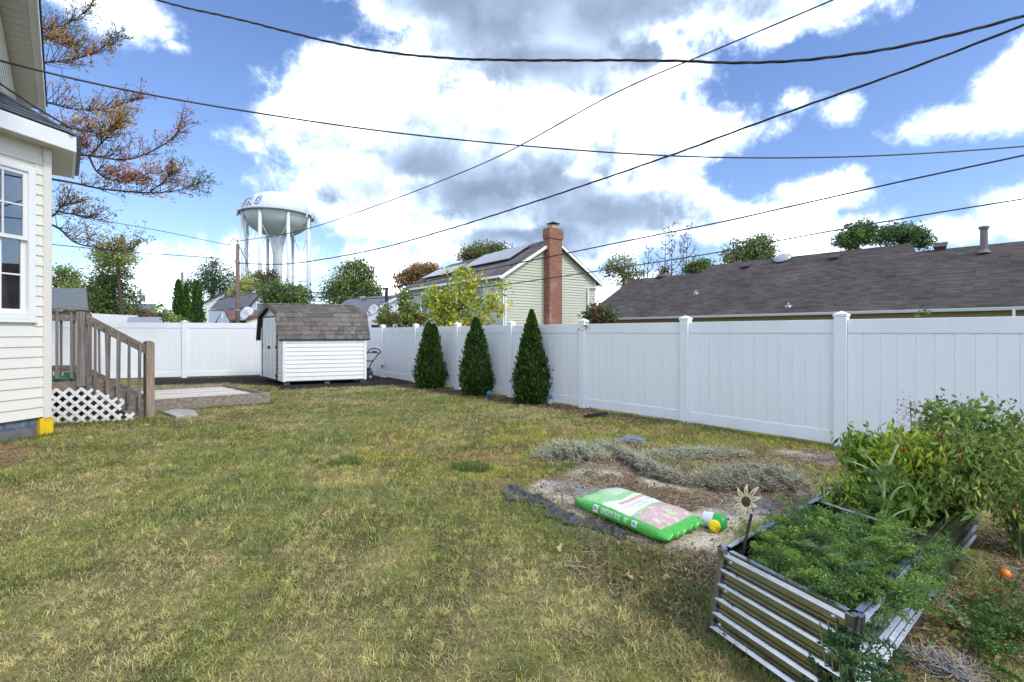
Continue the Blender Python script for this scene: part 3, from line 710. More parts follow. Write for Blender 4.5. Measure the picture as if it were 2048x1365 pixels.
for w in (0.0, 0.92):
    o = -0.035 if w == 0 else 0.0
    k = MB(); k.prism([st(0.05, w + o, zr0), st(SRUN - 0.04, w + o, zr1), st(SRUN - 0.04, w + o, zr1 - 0.135), st(0.05, w + o, zr0 - 0.135)], SWd * 0.036); k.build('handrail', M_WOODX, deck, bevel=0.003)
    k = MB(); k.prism([st(0.05, w + 0.03, DZ + 0.10), st(SRUN + 0.0, w + 0.03, 0.235), st(SRUN + 0.0, w + 0.03, 0.0), st(SRUN - 0.16, w + 0.03, 0.0), st(0.05, w + 0.03, DZ - 0.18)], SWd * 0.038); k.build('stringer', M_WOODX, deck, bevel=0.003)
    for i in range(5):
        r = 0.16 + i * 0.137; f = r / SRUN; ztop = zr0 + (zr1 - zr0) * f - 0.015; zbot = DZ + 0.10 + (0.235 - DZ - 0.10) * f - 0.14
        k = MB(); tw = random.uniform(-0.012, 0.012); b0 = st(r + tw - 0.018, w + (-0.075 if w == 0 else 0.04), zbot); k.boxv(b0, SR * 0.036, SWd * 0.036, Zs * (ztop - zbot) - SR * tw * 1.5); k.build('baluster', M_WOOD, deck, bevel=0.003)
for i in range(2):
    zt = DZ * (2 - i) / 3; r0 = 0.05 + i * 0.26
    for j in range(2):
        k = MB(); k.boxv(st(r0 + j * 0.135, 0.075, zt - 0.03), SR * 0.128, SWd * 0.84, Zs * 0.03); k.build('tread', M_WOODX, deck)
# landing
LB = 1.15
for j in range(8):
    k = MB(); k.boxv(st(-LB + 0.0 + j * (LB + 0.03) / 8, 0.03, DZ - 0.035), SR * ((LB + 0.03) / 8 - 0.006), SWd * 0.98, Zs * 0.035); k.build('floor_board', M_WOODX, deck)
k = MB(); k.boxv(st(-LB, 0.0, DZ - 0.17), SR * (LB - 0.06), SWd * 0.028, Zs * 0.132); k.build('rim_board', M_WOODX, deck)
k = MB(); k.boxv(st(-LB, 0.97, DZ + 0.06), SR * LB, SWd * 0.036, Zs * 0.10); k.build('bottom_rail', M_WOODX, deck)
k = MB(); k.boxv(st(-LB, 0.97, 1.49), SR * LB, SWd * 0.036, Zs * 0.12); k.build('top_rail', M_WOODX, deck)
k = MB(); k.boxv(st(-LB, -0.06, 1.625), SR * (LB + 0.07), SWd * 0.14, Zs * 0.035); k.build('rail_cap', M_WOODX, deck, bevel=0.004)
k = MB(); k.boxv(st(-LB, 0.0, 1.49), SR * (LB - 0.05), SWd * 0.034, Zs * 0.125); k.build('top_rail', M_WOODX, deck)
for w, ph in ((-0.036, 0.05), (1.01, 0.0)):
    for i in range(6):
        r = -0.19 - i * 0.17 + ph; k = MB(); k.boxv(st(r, w, DZ + 0.02), SR * 0.036, SWd * 0.034, Zs * 0.96); k.build('baluster', M_WOOD, deck, bevel=0.003)
k = MB(); k.boxv(st(-0.62, 0.01, DZ + 0.001), SR * 0.55, SWd * 0.5, Zs * 0.022); o_ = k.build('doormat', M_GREENMAT); tag(o_, 'flat green mat lying on the wooden landing', 'mat')
bxr = thing('tile_row', 'row of small grey square tiles on the landing above the green mat', 'tiles', st(-0.6, 0.6, DZ))
for i in range(6):
    k = MB(); k.boxv(st(-0.72 + i * 0.11, 0.62, DZ + 0.001), SR * 0.098, SWd * 0.02, Zs * 0.075); k.build('tile', mat('grey_tile', (0.20, 0.21, 0.22), 0.6, var=0.2) if i == 0 else bpy.data.materials['grey_tile'], bxr)
k = MB(); k.boxv(st(-0.55, -0.10, DZ - 0.17), SR * 0.23, SWd * 0.08, Zs * 0.03); k.boxv(st(-0.50, -0.09, DZ - 0.14), SR * 0.08, SWd * 0.06, Zs * 0.022)
tag(k.build('yellow_bracket', M_YELLOW, bevel=0.006), 'small yellow block against the rim of the landing', 'block')
# white lattice under the landing: crossing slats, clipped to the panel outline
lat = obj('lattice_panel', None, deck, loc=st(-0.4, -0.10, 0)); lat['label'] = 'white diagonal lattice panel under the landing'
def clip_slat(p, q, outline):
    """part of the 2-D line p-q that lies inside a convex outline"""
    t0, t1 = 0.0, 1.0; n = len(outline)
    for i in range(n):
        a = Vector(outline[i]); b = Vector(outline[(i + 1) % n]); e = b - a; nn = Vector((-e.y, e.x))
        dp = (Vector(p) - a).dot(nn); dq = (Vector(q) - a).dot(nn)
        if dp < 0 and dq < 0: return None
        if dp < 0: t0 = max(t0, dp / (dp - dq))
        elif dq < 0: t1 = min(t1, dp / (dp - dq))
    return None if t0 >= t1 - 0.006 else (Vector(p).lerp(Vector(q), t0), Vector(p).lerp(Vector(q), t1))
def lattice(root, outline, w):
    cs = [v for p in outline for v in p]; sp = 0.145
    for layer, sgn in ((0, 1), (1, -1)):
        c = -4.0
        while c < 4.0:
            p, q = ((-2.0, c - 2.0 * sgn), (2.0, c + 2.0 * sgn))
            r = clip_slat(p, q, outline)
            if r and (r[1] - r[0]).length > 0.05:
                a, b = r; d = (b - a).normalized(); nn = Vector((-d.y, d.x)) * 0.021; off = w - 0.008 * layer
                k = MB(); k.prism([st(v.x, off, v.y) for v in (a + nn, b + nn, b - nn, a - nn)], SWd * -0.0075); k.build('slat', M_WHITE, root)
            c += sp
OUT1 = [(-0.60, 0.0), (0.42, 0.0), (0.47, 0.16), (0.53, 0.29), (0.10, 0.50), (-0.60, 0.50)]
lattice(lat, OUT1, -0.085)
lat2 = thing('lattice_offcut', 'short white lattice offcut lying against the foot of the steps', 'lattice', st(0.55, -0.12, 0))
lattice(lat2, [(0.36, 0.0), (0.68, 0.0), (0.70, 0.075), (0.64, 0.115), (0.40, 0.105)], -0.125)
k = MB(); k.boxv(st(-0.6, 0.55, 0), SR * 1.0, SWd * 0.03, Zs * 0.45); k.build('skirt_board', mat('brown_old_wood', (0.16, 0.12, 0.09), 0.9, var=0.3), deck)  # skirt board in one dark brown, lightly mottled
for w, r in ((0.3, -0.25), (0.35, 0.05)):
    k = MB(); k.boxv(st(r, w, -0.02), SR * 0.1, SWd * 0.1, Zs * (DZ - 0.16)); k.build('support_post', M_WOODN, deck)

# ------------------------------------------------------------------ low timber platform on the grass
plat = thing('timber_platform', 'low timber platform with pale boards lying on the lawn before the shed', 'platform', PF0)
pu = (PF1 - PF0).normalized(); pv = (PB1 - PF1); PD = pv.length; pv.normalize(); PLn = (PF1 - PF0).length; P00 = PF0 - pu * 0.75
PLn += 0.75; PH = 0.215
def pl(a, b, z): return P00 + pu * a + pv * b + Zs * z
k = MB(); k.boxv(pl(0, 0, -0.02), pu * (PLn + 0.03), pv * 0.045, Zs * (PH + 0.02)); k.build('edge_board', M_WOODX, plat, bevel=0.005)
k = MB(); k.boxv(pl(0, PD - 0.04, -0.02), pu * PLn, pv * 0.04, Zs * (PH + 0.02)); k.build('edge_board', M_WOODX, plat, bevel=0.005)
k = MB(); k.boxv(pl(PLn - 0.04, 0.047, -0.02), pu * 0.04, pv * (PD - 0.09), Zs * (PH + 0.018)); k.build('edge_board', M_WOODX, plat, bevel=0.005)
k = MB(); k.boxv(pl(0, 0.047, -0.02), pu * 0.04, pv * (PD - 0.09), Zs * (PH + 0.018)); k.build('edge_board', M_WOODX, plat, bevel=0.005)
nb = 9; bw = (PD - 0.095) / nb
for i in range(nb):
    k = MB(); k.boxv(pl(0.042, 0.048 + i * bw, PH - 0.085 + random.uniform(-0.006, 0.006)), pu * (PLn - 0.084), pv * (bw - 0.007), Zs * 0.03); k.build('board', M_PLY, plat)
k = MB(); s_ = [G(325, 829), G(352, 838), G(396, 834), G(388, 825), G(350, 823)]
k.prism([p + Zs * -0.03 for p in s_], Zs * 0.075); tag(k.build('stepping_stone', M_CONC, bevel=0.01), 'flat pale concrete slab set in the grass below the steps', 'slab')

# ------------------------------------------------------------------ shed
shed = thing('garden_shed', 'small white barn shed with weathered brown shingle roof and black trim', 'shed', SH0)
su = SH1 - SH0; SUL = su.length; su.normalize(); sv_ = SH2 - SH0; SVL = sv_.length; sv_.normalize()
sn = Vector((su.y, -su.x, 0));  dn = Vector((-sv_.y, sv_.x, 0))
if dn.x > 0: dn = -dn
def sh(a, b, z): return SH0 + su * a + sv_ * b + Zs * z
EZ, BZ, PZ = 1.145, 1.80, 2.06; bv = 0.13
ZF = 0.09
k = MB(); prof = [(0, ZF), (0, EZ + 0.03), (bv + 0.03, BZ - 0.05), (SVL / 2, PZ - 0.06), (SVL - bv - 0.03, BZ - 0.05), (SVL, EZ + 0.03), (SVL, ZF)]
k.prism([sh(0.012, b if 0 < b < SVL else (0.012 if b == 0 else SVL - 0.012), z) for b, z in prof], su * (SUL - 0.024)); k.build('wall', M_SHEDW, shed)
for i in range(10):
    for (a, b_) in ((0.0, SUL - 0.05),):
        z = ZF + 0.02 + i * 0.104; k = MB(); p = sh(0.07, 0, z); q = sh(SUL - 0.07, 0, z); h = 0.103
        k.add([p, q, q + sn * 0.02, p + sn * 0.02, p + Zs * h, q + Zs * h, q + Zs * h + sn * 0.004, p + Zs * h + sn * 0.004], [(0, 1, 2, 3), (3, 2, 6, 7), (7, 6, 5, 4), (0, 3, 7, 4), (1, 5, 6, 2), (0, 4, 5, 1)])
        k.build('siding_board', M_SHEDW, shed)
for a in (0.0, SUL - 0.07):
    k = MB(); k.boxv(sh(a, 0, ZF) + sn * 0.001, su * 0.07, sn * 0.028, Zs * (EZ - ZF + 0.02)); k.build('corner_trim', M_SHEDW, shed)
d0, d1 = 0.21 * SVL, 0.86 * SVL
for (b0, b1) in ((0.02, d0 - 0.05), (d1 + 0.05, SVL - 0.02)):
    for i in range(14):
        z = ZF + 0.02 + i * 0.104
        if z + 0.1 > (EZ + 0.35 if b0 > 1 else EZ + 0.35): break
        k = MB(); p = sh(0, b0, z); q = sh(0, b1, z); h = 0.103
        k.add([p, q, q + dn * 0.018, p + dn * 0.018, p + Zs * h, q + Zs * h, q + Zs * h + dn * 0.004, p + Zs * h + dn * 0.004], [(0, 1, 2, 3), (3, 2, 6, 7), (7, 6, 5, 4), (0, 3, 7, 4), (1, 5, 6, 2), (0, 4, 5, 1)])
        k.build('siding_board', M_SHEDW, shed)
# doors
dz0, dz1 = 0.12, 1.70; dm = (d0 + d1) / 2
k = MB(); t_ = 0.035
k.boxv(sh(0, d0 - t_, dz0) + dn * 0.003, sv_ * t_, dn * 0.03, Zs * (dz1 - dz0 + t_)); k.boxv(sh(0, d1, dz0) + dn * 0.003, sv_ * t_, dn * 0.03, Zs * (dz1 - dz0 + t_)); k.boxv(sh(0, d0, dz1) + dn * 0.003, sv_ * (d1 - d0), dn * 0.03, Zs * t_)
k.boxv(sh(0, d0 - t_, dz0 - 0.03) + dn * 0.003, sv_ * (d1 - d0 + 2 * t_), dn * 0.028, Zs * 0.028)
k.build('door_frame', M_BLACK, shed)
for (b0, b1) in ((d0 + 0.004, dm - 0.004), (dm + 0.004, d1 - 0.004)):
    k = MB(); k.boxv(sh(0, b0, dz0 + 0.004) + dn * 0.004, sv_ * (b1 - b0), dn * 0.02, Zs * (dz1 - dz0 - 0.008)); dr = k.build('door', M_SHEDW, shed)
    for (z0, z1) in ((dz0 + 0.10, 0.80), (0.92, dz1 - 0.45), (dz1 - 0.37, dz1 - 0.08)):
        for (c0, c1) in ((0.12, 0.46), (0.54, 0.88)):
            k = MB(); w = b1 - b0; k.boxv(sh(0, b0 + w * c0, z0) + dn * 0.0245, sv_ * (w * (c1 - c0)), dn * 0.008, Zs * (z1 - z0)); k.build('raised_panel', M_SHEDW, dr, bevel=0.004)
    he = b0 if b0 < dm - 0.1 else b1 - 0.09
    for z in (0.20, 0.92, 1.60):
        k = MB(); k.boxv(sh(0, he - (0.02 if b0 < dm - .1 else -0.02), z) + dn * 0.034, sv_ * 0.09, dn * 0.006, Zs * 0.03); k.boxv(sh(0, he + (0.0 if b0 < dm - .1 else 0.06), z - 0.03) + dn * 0.035, sv_ * 0.03, dn * 0.009, Zs * 0.09); k.build('hinge', M_BLACK, dr)
k = MB(); k.boxv(sh(0, dm - 0.05, 0.88) + dn * 0.03, sv_ * 0.03, dn * 0.03, Zs * 0.07); k.boxv(sh(0, dm + 0.02, 0.88) + dn * 0.03, sv_ * 0.03, dn * 0.03, Zs * 0.07); k.boxv(sh(0, dm - 0.05, 0.905) + dn * 0.061, sv_ * 0.1, dn * 0.008, Zs * 0.02); k.build('door_handle', M_BLACK, shed)
# gambrel roof: deck, black verge trim, shingles
OH, OE = 0.09, 0.06
rp = [(-0.075, EZ - 0.005), (bv, BZ), (SVL / 2, PZ), (SVL - bv, BZ), (SVL + 0.075, EZ - 0.005)]
inn_ = [(b * 0.975 + 0.025 * SVL / 2, z - 0.035) for b, z in rp]
k = MB(); k.prism([sh(-OH, b, z) for b, z in rp + inn_[::-1]], su * (SUL + OH + OE)); sroof = k.build('roof', M_SHINGLE_B, shed)
k = MB()
for i in range(4):
    (b0, z0), (b1, z1) = rp[i], rp[i + 1]; n2 = Vector((0, 0, 0))
    k.prism([sh(-OH - 0.002, b0, z0 + 0.012), sh(-OH - 0.002, b1, z1 + 0.012), sh(-OH - 0.002, b1 * 0.96 + 0.04 * SVL / 2, z1 - 0.085), sh(-OH - 0.002, b0 * 0.96 + 0.04 * SVL / 2, z0 - (0.085 if i in (1, 2) else 0.01))], -su * 0.018)
k.build('verge_board', M_BLACK, shed)
k = MB(); k.prism([sh(-OH + 0.01, b, z - 0.003) for b, z in inn_] + [sh(-OH + 0.01, b * 0.96 + 0.04 * SVL / 2, z - 0.02) for b, z in inn_[::-1]], su * (OH - 0.02)); k.build('soffit', M_BLACK, shed)
for (b0, z0), (b1, z1), rows in ((rp[0], rp[1], 6), (rp[1], rp[2], 8)):
    p0 = sh(-OH - 0.015, b0, z0); p1 = sh(-OH - 0.015, b1, z1); up = (p1 - p0); Ls = up.length; up.normalize(); nr = su.cross(up).normalized()
    if nr.z < 0: nr = -nr
    if nr.dot(Vector((0, -1, 0.6))) < 0: nr = -nr
    rh = Ls / rows
    for j in range(rows):
        s = -random.uniform(0, 0.12); first = True
        while s < SUL + OH + OE + 0.02:
            w = random.choice((0.085, 0.12, 0.16, 0.2)); a = max(s, -0.01); b = min(s + w, SUL + OH + OE + 0.03)
            if b - a > 0.02: tab_on(p0 + up * (rh * j) + su * a, su, up, nr, b - a, rh * 1.02, sroof, M_SHINGLE_B, th=random.choice((0.006, 0.011)))
            s += w
for i in range(8):
    a = -OH + i * (SUL + OH + OE) / 8; k = MB(); w = (SUL + OH + OE) / 8 + 0.01
    k.add([sh(a, SVL / 2 - 0.09, PZ - 0.008), sh(a, SVL / 2, PZ + 0.022), sh(a, SVL / 2 + 0.09, PZ - 0.008), sh(a + w, SVL / 2 - 0.09, PZ - 0.012), sh(a + w, SVL / 2, PZ + 0.016), sh(a + w, SVL / 2 + 0.09, PZ - 0.012)], [(0, 1, 4, 3), (1, 2, 5, 4), (0, 2, 1)])
    k.build('ridge_cap', M_SHINGLE_B, sroof)
for a in (0.06, SUL * 0.5, SUL - 0.12):
    for b in (0.06, SVL - 0.16):
        k = MB(); k.boxv(sh(a, b, -0.02), su * 0.12, sv_ * 0.1, Zs * (ZF + 0.018)); k.build('foot_block', M_FOUND, shed)

# ------------------------------------------------------------------ houses beyond the fences
def lap_wall(mb, p, q, z0, z1, nrm, pitch=0.16, rng=None, lip=0.02):
    """lapped boards from p to q (feet), rng(z) gives the fractions of the wall that exist at height z"""
    z = z0
    while z < z1 - 1e-4:
        h = min(pitch, z1 - z)
        a0, b0 = rng(z) if rng else (0, 1); a1, b1 = rng(z + h) if rng else (0, 1)
        P0, P1, Q0, Q1 = p.lerp(q, a0), p.lerp(q, a1), p.lerp(q, b0), p.lerp(q, b1)
        v = [P0 + Zs * z + nrm * lip, Q0 + Zs * z + nrm * lip, Q1 + Zs * (z + h), P1 + Zs * (z + h), P0 + Zs * z, Q0 + Zs * z]
        mb.add(v, [(0, 1, 2, 3), (4, 5, 1, 0)]); z += h
def far_window(root, p, u, nrm, w, h, frame=M_WHITE, fr=0.07, pane=M_DARKGLASS, mid=True):
    k = MB(); f = nrm * 0.06
    for (a, b, c, d) in ((0, fr, 0, h), (w - fr, w, 0, h), (fr, w - fr, 0, fr), (fr, w - fr, h - fr, h)) + (((fr, w - fr, h * 0.5 - 0.03, h * 0.5 + 0.03),) if mid else ()):
        k.boxv(p + u * a + Zs * c, u * (b - a), f, Zs * (d - c))
    o = k.build('window', frame, root)
    k = MB(); k.boxv(p + u * fr + Zs * fr, u * (w - 2 * fr), nrm * 0.02, Zs * (h - 2 * fr)); k.build('pane', pane, o)
    return o
def slab(mb, a, b, c, d, th=0.08):
    """roof plane with thickness, corners given round"""
    n = (b - a).cross(d - a).normalized()
    if n.z < 0: n = -n
    mb.add([a, b, c, d, a - n * th, b - n * th, c - n * th, d - n * th], [(0, 1, 2, 3), (7, 6, 5, 4), (0, 4, 5, 1), (1, 5, 6, 2), (2, 6, 7, 3), (3, 7, 4, 0)])

# green two-storey house with chimney
M_GREENS = mat('sage_siding', (0.50, 0.50, 0.39), 0.6, var=0.03, vscale=1.0)
M_BRICK = bpy.data.materials.new('chimney_brick'); M_BRICK.use_nodes = True
def brickify(m, u, sc=1.0):
    t = m.node_tree; b = t.nodes['Principled BSDF']; b.inputs['Roughness'].default_value = 0.9
    g = t.nodes.new('ShaderNodeNewGeometry'); d = t.nodes.new('ShaderNodeVectorMath'); d.operation = 'DOT_PRODUCT'; t.links.new(g.outputs['Position'], d.inputs[0]); d.inputs[1].default_value = u
    s = t.nodes.new('ShaderNodeSeparateXYZ'); t.links.new(g.outputs['Position'], s.inputs[0]); c = t.nodes.new('ShaderNodeCombineXYZ'); t.links.new(d.outputs['Value'], c.inputs[0]); t.links.new(s.outputs[2], c.inputs[1])
    k = t.nodes.new('ShaderNodeTexBrick'); t.links.new(c.outputs[0], k.inputs['Vector']); k.inputs['Scale'].default_value = 1.0; k.inputs['Brick Width'].default_value = 0.21; k.inputs['Row Height'].default_value = 0.075; k.inputs['Mortar Size'].default_value = 0.009
    k.inputs['Color1'].default_value = (0.19, 0.055, 0.032, 1); k.inputs['Color2'].default_value = (0.31, 0.105, 0.055, 1); k.inputs['Mortar'].default_value = (0.26, 0.19, 0.15, 1)
    nz = t.nodes.new('ShaderNodeTexNoise'); t.links.new(g.outputs['Position'], nz.inputs['Vector']); nz.inputs['Scale'].default_value = 1.1; nz.inputs['Detail'].default_value = 6
    mr = t.nodes.new('ShaderNodeMapRange'); t.links.new(nz.outputs[0], mr.inputs[0]); mr.inputs[1].default_value = 0.55; mr.inputs[2].default_value = 0.75; mr.inputs[4].default_value = 0.45
    mx = t.nodes.new('ShaderNodeMix'); mx.data_type = 'RGBA'; t.links.new(mr.outputs[0], mx.inputs[0]); t.links.new(k.outputs[0], mx.inputs[6]); mx.inputs[7].default_value = (0.52, 0.40, 0.33, 1)
    t.links.new(mx.outputs[2], b.inputs['Base Color'])
GZ = 1.3 + 119 * 28.0 / 960
g0 = P(1005, 547, 28.0); g1 = P(1191, 563, 3.47 * 960 / 103); g2 = P(816, 576, 3.47 * 960 / 90)
for q in (g0, g1, g2): q.z = 0
gu = (g1 - g0).normalized(); GW = (g1 - g0).length; gv = (g2 - g0).normalized(); GL = (g2 - g0).length
gn = Vector((gu.y, -gu.x, 0)); gl_n = Vector((-gv.y, gv.x, 0))
if gl_n.x > 0: gl_n = -gl_n
GZE, GZP = 4.77, 7.12
gh = thing('green_house', 'two storey sage green house with brick chimney and solar panels', 'house', g0)
k = MB(); lap_wall(k, g0, g1, 0, GZE, gn, 0.17, None, 0.04); lap_wall(k, g0, g1, GZE, GZP, gn, 0.17, lip=0.04, rng=lambda z: (0.5 * (z - GZE) / (GZP - GZE), 1 - 0.5 * (z - GZE) / (GZP - GZE))); k.build('gable_wall', M_GREENS, gh)
k = MB(); lap_wall(k, g0, g2, 0, GZE, gl_n, 0.17, None, 0.04); k.build('side_wall', M_GREENS, gh)
k = MB(); k.boxv(g0 + gu * 0.05 + gv * 0.05, gu * (GW - 0.1), gv * (GL - 0.1), Zs * (GZE - 0.02)); k.build('core', M_GREENS, gh)
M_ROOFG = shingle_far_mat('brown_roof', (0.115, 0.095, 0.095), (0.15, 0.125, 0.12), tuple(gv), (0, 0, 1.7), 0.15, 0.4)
oe = 0.35; sl_ = (GZP - GZE) / (GW / 2)
def grf(a, b):          # a across the gable from left eave (metres, may be negative), b along the house
    hgt = GZE + 0.12 + (a if a < GW / 2 else GW - a) * sl_ * (1 - 0.013 * max(b, 0))
    return g0 + gu * a + gv * b + Zs * hgt
k = MB(); slab(k, grf(-oe, -0.3), grf(GW / 2, -0.3), grf(GW / 2, GL + 0.3), grf(-oe, GL + 0.3)); slab(k, grf(GW + oe, -0.3), grf(GW / 2, -0.3), grf(GW / 2, GL + 0.3), grf(GW + oe, GL + 0.3)); ro = k.build('roof', M_ROOFG, gh)
k = MB()
for s, e in ((-oe, GW / 2), (GW + oe, GW / 2)):
    a, b = grf(s, -0.3) - Zs * 0.09, grf(e, -0.3) - Zs * 0.09; k.prism([a, b, b - Zs * 0.2, a - Zs * 0.2], gn * 0.05)
k.build('rake_board', M_WHITE, gh)
k = MB(); a = grf(-oe, -0.32) - Zs * 0.2; k.boxv(a, gv * (GL + 0.6), -gu * 0.12, Zs * 0.14); a = grf(GW + oe, -0.32) - Zs * 0.2; k.boxv(a, gv * (GL + 0.6), gu * 0.12, Zs * 0.14); k.build('gutter', M_WHITE, gh)
k = MB(); c = g0 - gu * 0.10 + gn * 0.1; k.tube([grf(-oe, -0.25) - Zs * 0.2, c + gu * 0.25 + Zs * 4.35, c + gu * 0.25], 0.06, 6); k.build('downspout', M_WHITE, gh)
k = MB(); c = g1 - gu * 0.25 + gn * 0.12; k.tube([grf(GW + oe, -0.25) - Zs * 0.22, c - gu * 0.55 + Zs * 4.25, c - gu * 0.55], 0.06, 6); k.build('downspout', M_WHITE, gh)
for t in (0, GW):
    k = MB(); k.boxv(g0 + gu * (t - (0 if t == 0 else 0.12)) + gn * 0.022, gu * 0.12, gn * 0.02, Zs * GZE); k.build('corner_trim', M_WHITE, gh)
brickify(M_BRICK, tuple(gu))
cc = GW * 0.475
ch = MB(); ch.boxv(g0 + gu * (cc - 0.5) + gn * 0.02, gu * 1.0, gn * 0.55, Zs * 7.75); ch.boxv(g0 + gu * (cc - 0.56) - gn * 0.04 + Zs * 7.10, gu * 1.12, gn * 0.67, Zs * 0.62)
ch.boxv(g0 + gu * (cc + 0.5) + gn * 0.02, gu * 0.25, gn * 0.5, Zs * 1.45)
co = ch.build('chimney', M_BRICK, gh)
k = MB(); k.boxv(g0 + gu * (cc - 0.25) + gn * 0.1 + Zs * 7.75, gu * 0.5, gn * 0.4, Zs * 0.22); k.build('flue', mat('clay_flue', (0.45, 0.30, 0.2), 0.8), co)
k = MB(); c = g0 + gu * cc + gn * 0.3
k.add([c + gu * x + gn * y + Zs * z for x, y, z in ((-.36, -.3, 8.06), (.36, -.3, 8.06), (.36, .3, 8.06), (-.36, .3, 8.06), (0, 0, 8.24))], [(0, 1, 4), (1, 2, 4), (2, 3, 4), (3, 0, 4), (3, 2, 1, 0)])
for x in (-.25, .25):
    for y in (-.2, .2): k.box(c + gu * x + gn * y + Zs * 8.0, 0.04, 0.04, 0.16)
k.build('chimney_cap', M_BLACK, co)
M_SOLAR = mat('solar_glass', (0.22, 0.22, 0.23), 0.32, spec=0.6); M_SOLARF = mat('solar_frame', (0.55, 0.55, 0.56), 0.3, metal=0.8)
nrf = gu.cross(gv).normalized()
spn = (grf(1, 0) - grf(0, 0)).cross(grf(0, 1) - grf(0, 0)).normalized()
if spn.z < 0: spn = -spn
def panel(a0, a1, b0, b1):
    o = grf(a0, b0) + spn * 0.12; ua = grf(a1, b0) - grf(a0, b0); ub = gv * (b1 - b0)
    k = MB(); k.boxv(o, ua, ub, spn * 0.04); q = k.build('solar_panel', M_SOLARF, gh)
    k = MB(); k.boxv(o + ua * 0.025 + ub * 0.03 + spn * 0.041, ua * 0.95, ub * 0.94, spn * 0.004); k.build('pane', M_SOLAR, q)
for i in range(5): panel(1.45, 3.35, 1.2 + i * 1.05, 2.2 + i * 1.05)
for i in range(4): panel(0.9, 2.3, 7.0 + i * 1.05, 8.0 + i * 1.05)
for b in (1.7, 4.7, 6.0, 8.6): far_window(gh, g0 + gv * (b + 1.0) + gl_n * 0.02 + Zs * 2.6, -gv, gl_n, 1.0, 1.6)

# ranch house on the right with the big roof
RD = -FD                                               # its eave runs parallel to the fence, towards the right
e0 = P(1150, 641, 1.2 * 960 / 26.5); e0.z = 0
RN = FN
def rr(t, d): return e0 + RD * t + RN * d + Zs * (2.5 + 0.65 * d)
def t_at(px, d):
    lo, hi = -40.0, 60.0
    for _ in range(60):
        mid = (lo + hi) / 2; q = rr(mid, d)
        if q.y < 1.0 or q.x / q.y * FPX + CX > px: hi = mid
        else: lo = mid
    return lo
rh_ = thing('ranch_house', 'low house under a long dark brown shingle roof behind the right fence', 'house', e0)
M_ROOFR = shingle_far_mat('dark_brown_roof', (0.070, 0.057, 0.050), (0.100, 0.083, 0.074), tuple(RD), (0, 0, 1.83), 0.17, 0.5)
TL = t_at(1160, 0); ta = t_at(1262, 6.0); tb = t_at(1402, 6.0); tc_ = t_at(1428, 7.08); td = t_at(1822, 7.08); te = t_at(1832, 6.0); TR = 40.0
k = MB(); th = Vector((0, 0, -0.1))
top = [rr(TL, -0.0), rr(TR, -0.0), rr(TR, 6.0), rr(te, 6.0), rr(td, 7.08), rr(tc_, 7.08), rr(tb, 6.0), rr(ta, 6.0)]
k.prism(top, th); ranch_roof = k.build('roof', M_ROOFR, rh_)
k = MB()
def back(t, d, dd): q = rr(t, d); return q + RN * dd - Zs * (0.65 * dd)
k.add([rr(ta, 6.0), rr(tb, 6.0), back(tb, 6.0, 5), back(ta, 6.0, 5)], [(0, 1, 2, 3)]); k.add([rr(tc_, 7.08), rr(td, 7.08), back(td, 7.08, 5), back(tc_, 7.08, 5)], [(0, 1, 2, 3)]); k.add([rr(te, 6.0), rr(TR, 6.0), back(TR, 6, 5), back(te, 6, 5)], [(0, 1, 2, 3)])
k.add([rr(TL, 0), rr(ta, 6.0), back(ta, 6, 5)], [(0, 1, 2)]); k.build('rear_roof', M_ROOFR, rh_)
k = MB(); k.add([rr(td, 7.08), rr(td + 0.02, 5.95), back(td, 7.08, 1.1)], [(0, 1, 2)]); k.build('gable_end', M_WHITE, rh_)
M_TAN = mat('tan_siding', (0.42, 0.33, 0.16), 0.7, var=0.05)
k = MB(); w0 = e0 + RN * 0.55; lap_wall(k, w0 + RD * (TL + 0.4), w0 + RD * TR, 0, 2.55, -RN, 0.16); k.build('wall', M_TAN, rh_)
k = MB(); k.boxv(w0 + RD * (TL + 0.4) + RN * 0.03, RD * (TR - TL - 0.4), RN * 10, Zs * 2.5); k.build('core', M_TAN, rh_)
k = MB(); k.boxv(e0 + RD * TL + Zs * 2.40, RD * (TR - TL), RN * 0.55, Zs * 0.03); k.build('soffit', M_SOFFIT, rh_)
k = MB(); k.prism([e0 - RN * x + Zs * z + RD * TL for x, z in ((0.0, 2.38), (0.10, 2.38), (0.16, 2.5), (0.16, 2.53), (0.0, 2.53))], RD * (TR - TL)); k.build('gutter', M_WHITE, rh_)
k = MB(); td_ = t_at(2025, 0); k.boxv(e0 + RD * td_ - RN * 0.05 + Zs * 0, RD * 0.1, -RN * 0.08, Zs * 2.4); k.build('downspout', M_WHITE, rh_)
M_VENT = mat('brown_vent', (0.085, 0.055, 0.06), 0.6); sup = (rr(0, 1) - rr(0, 0)).normalized(); snr = RD.cross(sup).normalized()
if snr.z < 0: snr = -snr
def on_roof(px, py):
    best = None
    for i in range(0, 710):
        d = i * 0.01; t = t_at(px, d); q = rr(t, d); y = HZ - (q.z - HC) / q.y * FPX
        if best is None or abs(y - py) < best[0]: best = (abs(y - py), q)
    return best[1]
for (px, py, w, h) in ((1320, 557, 0.55, 0.16), (1491, 537, 0.55, 0.18), (1668, 520, 0.5, 0.18), (1880, 500, 0.55, 0.2)):
    q = on_roof(px, py); k = MB(); k.boxv(q - RD * w / 2, RD * w, sup * w * 0.9, snr * h); k.boxv(q - RD * w * 0.6 - sup * 0.05 + snr * h, RD * w * 1.2, sup * w * 1.05, snr * 0.04); k.build('roof_vent', M_VENT, ranch_roof)
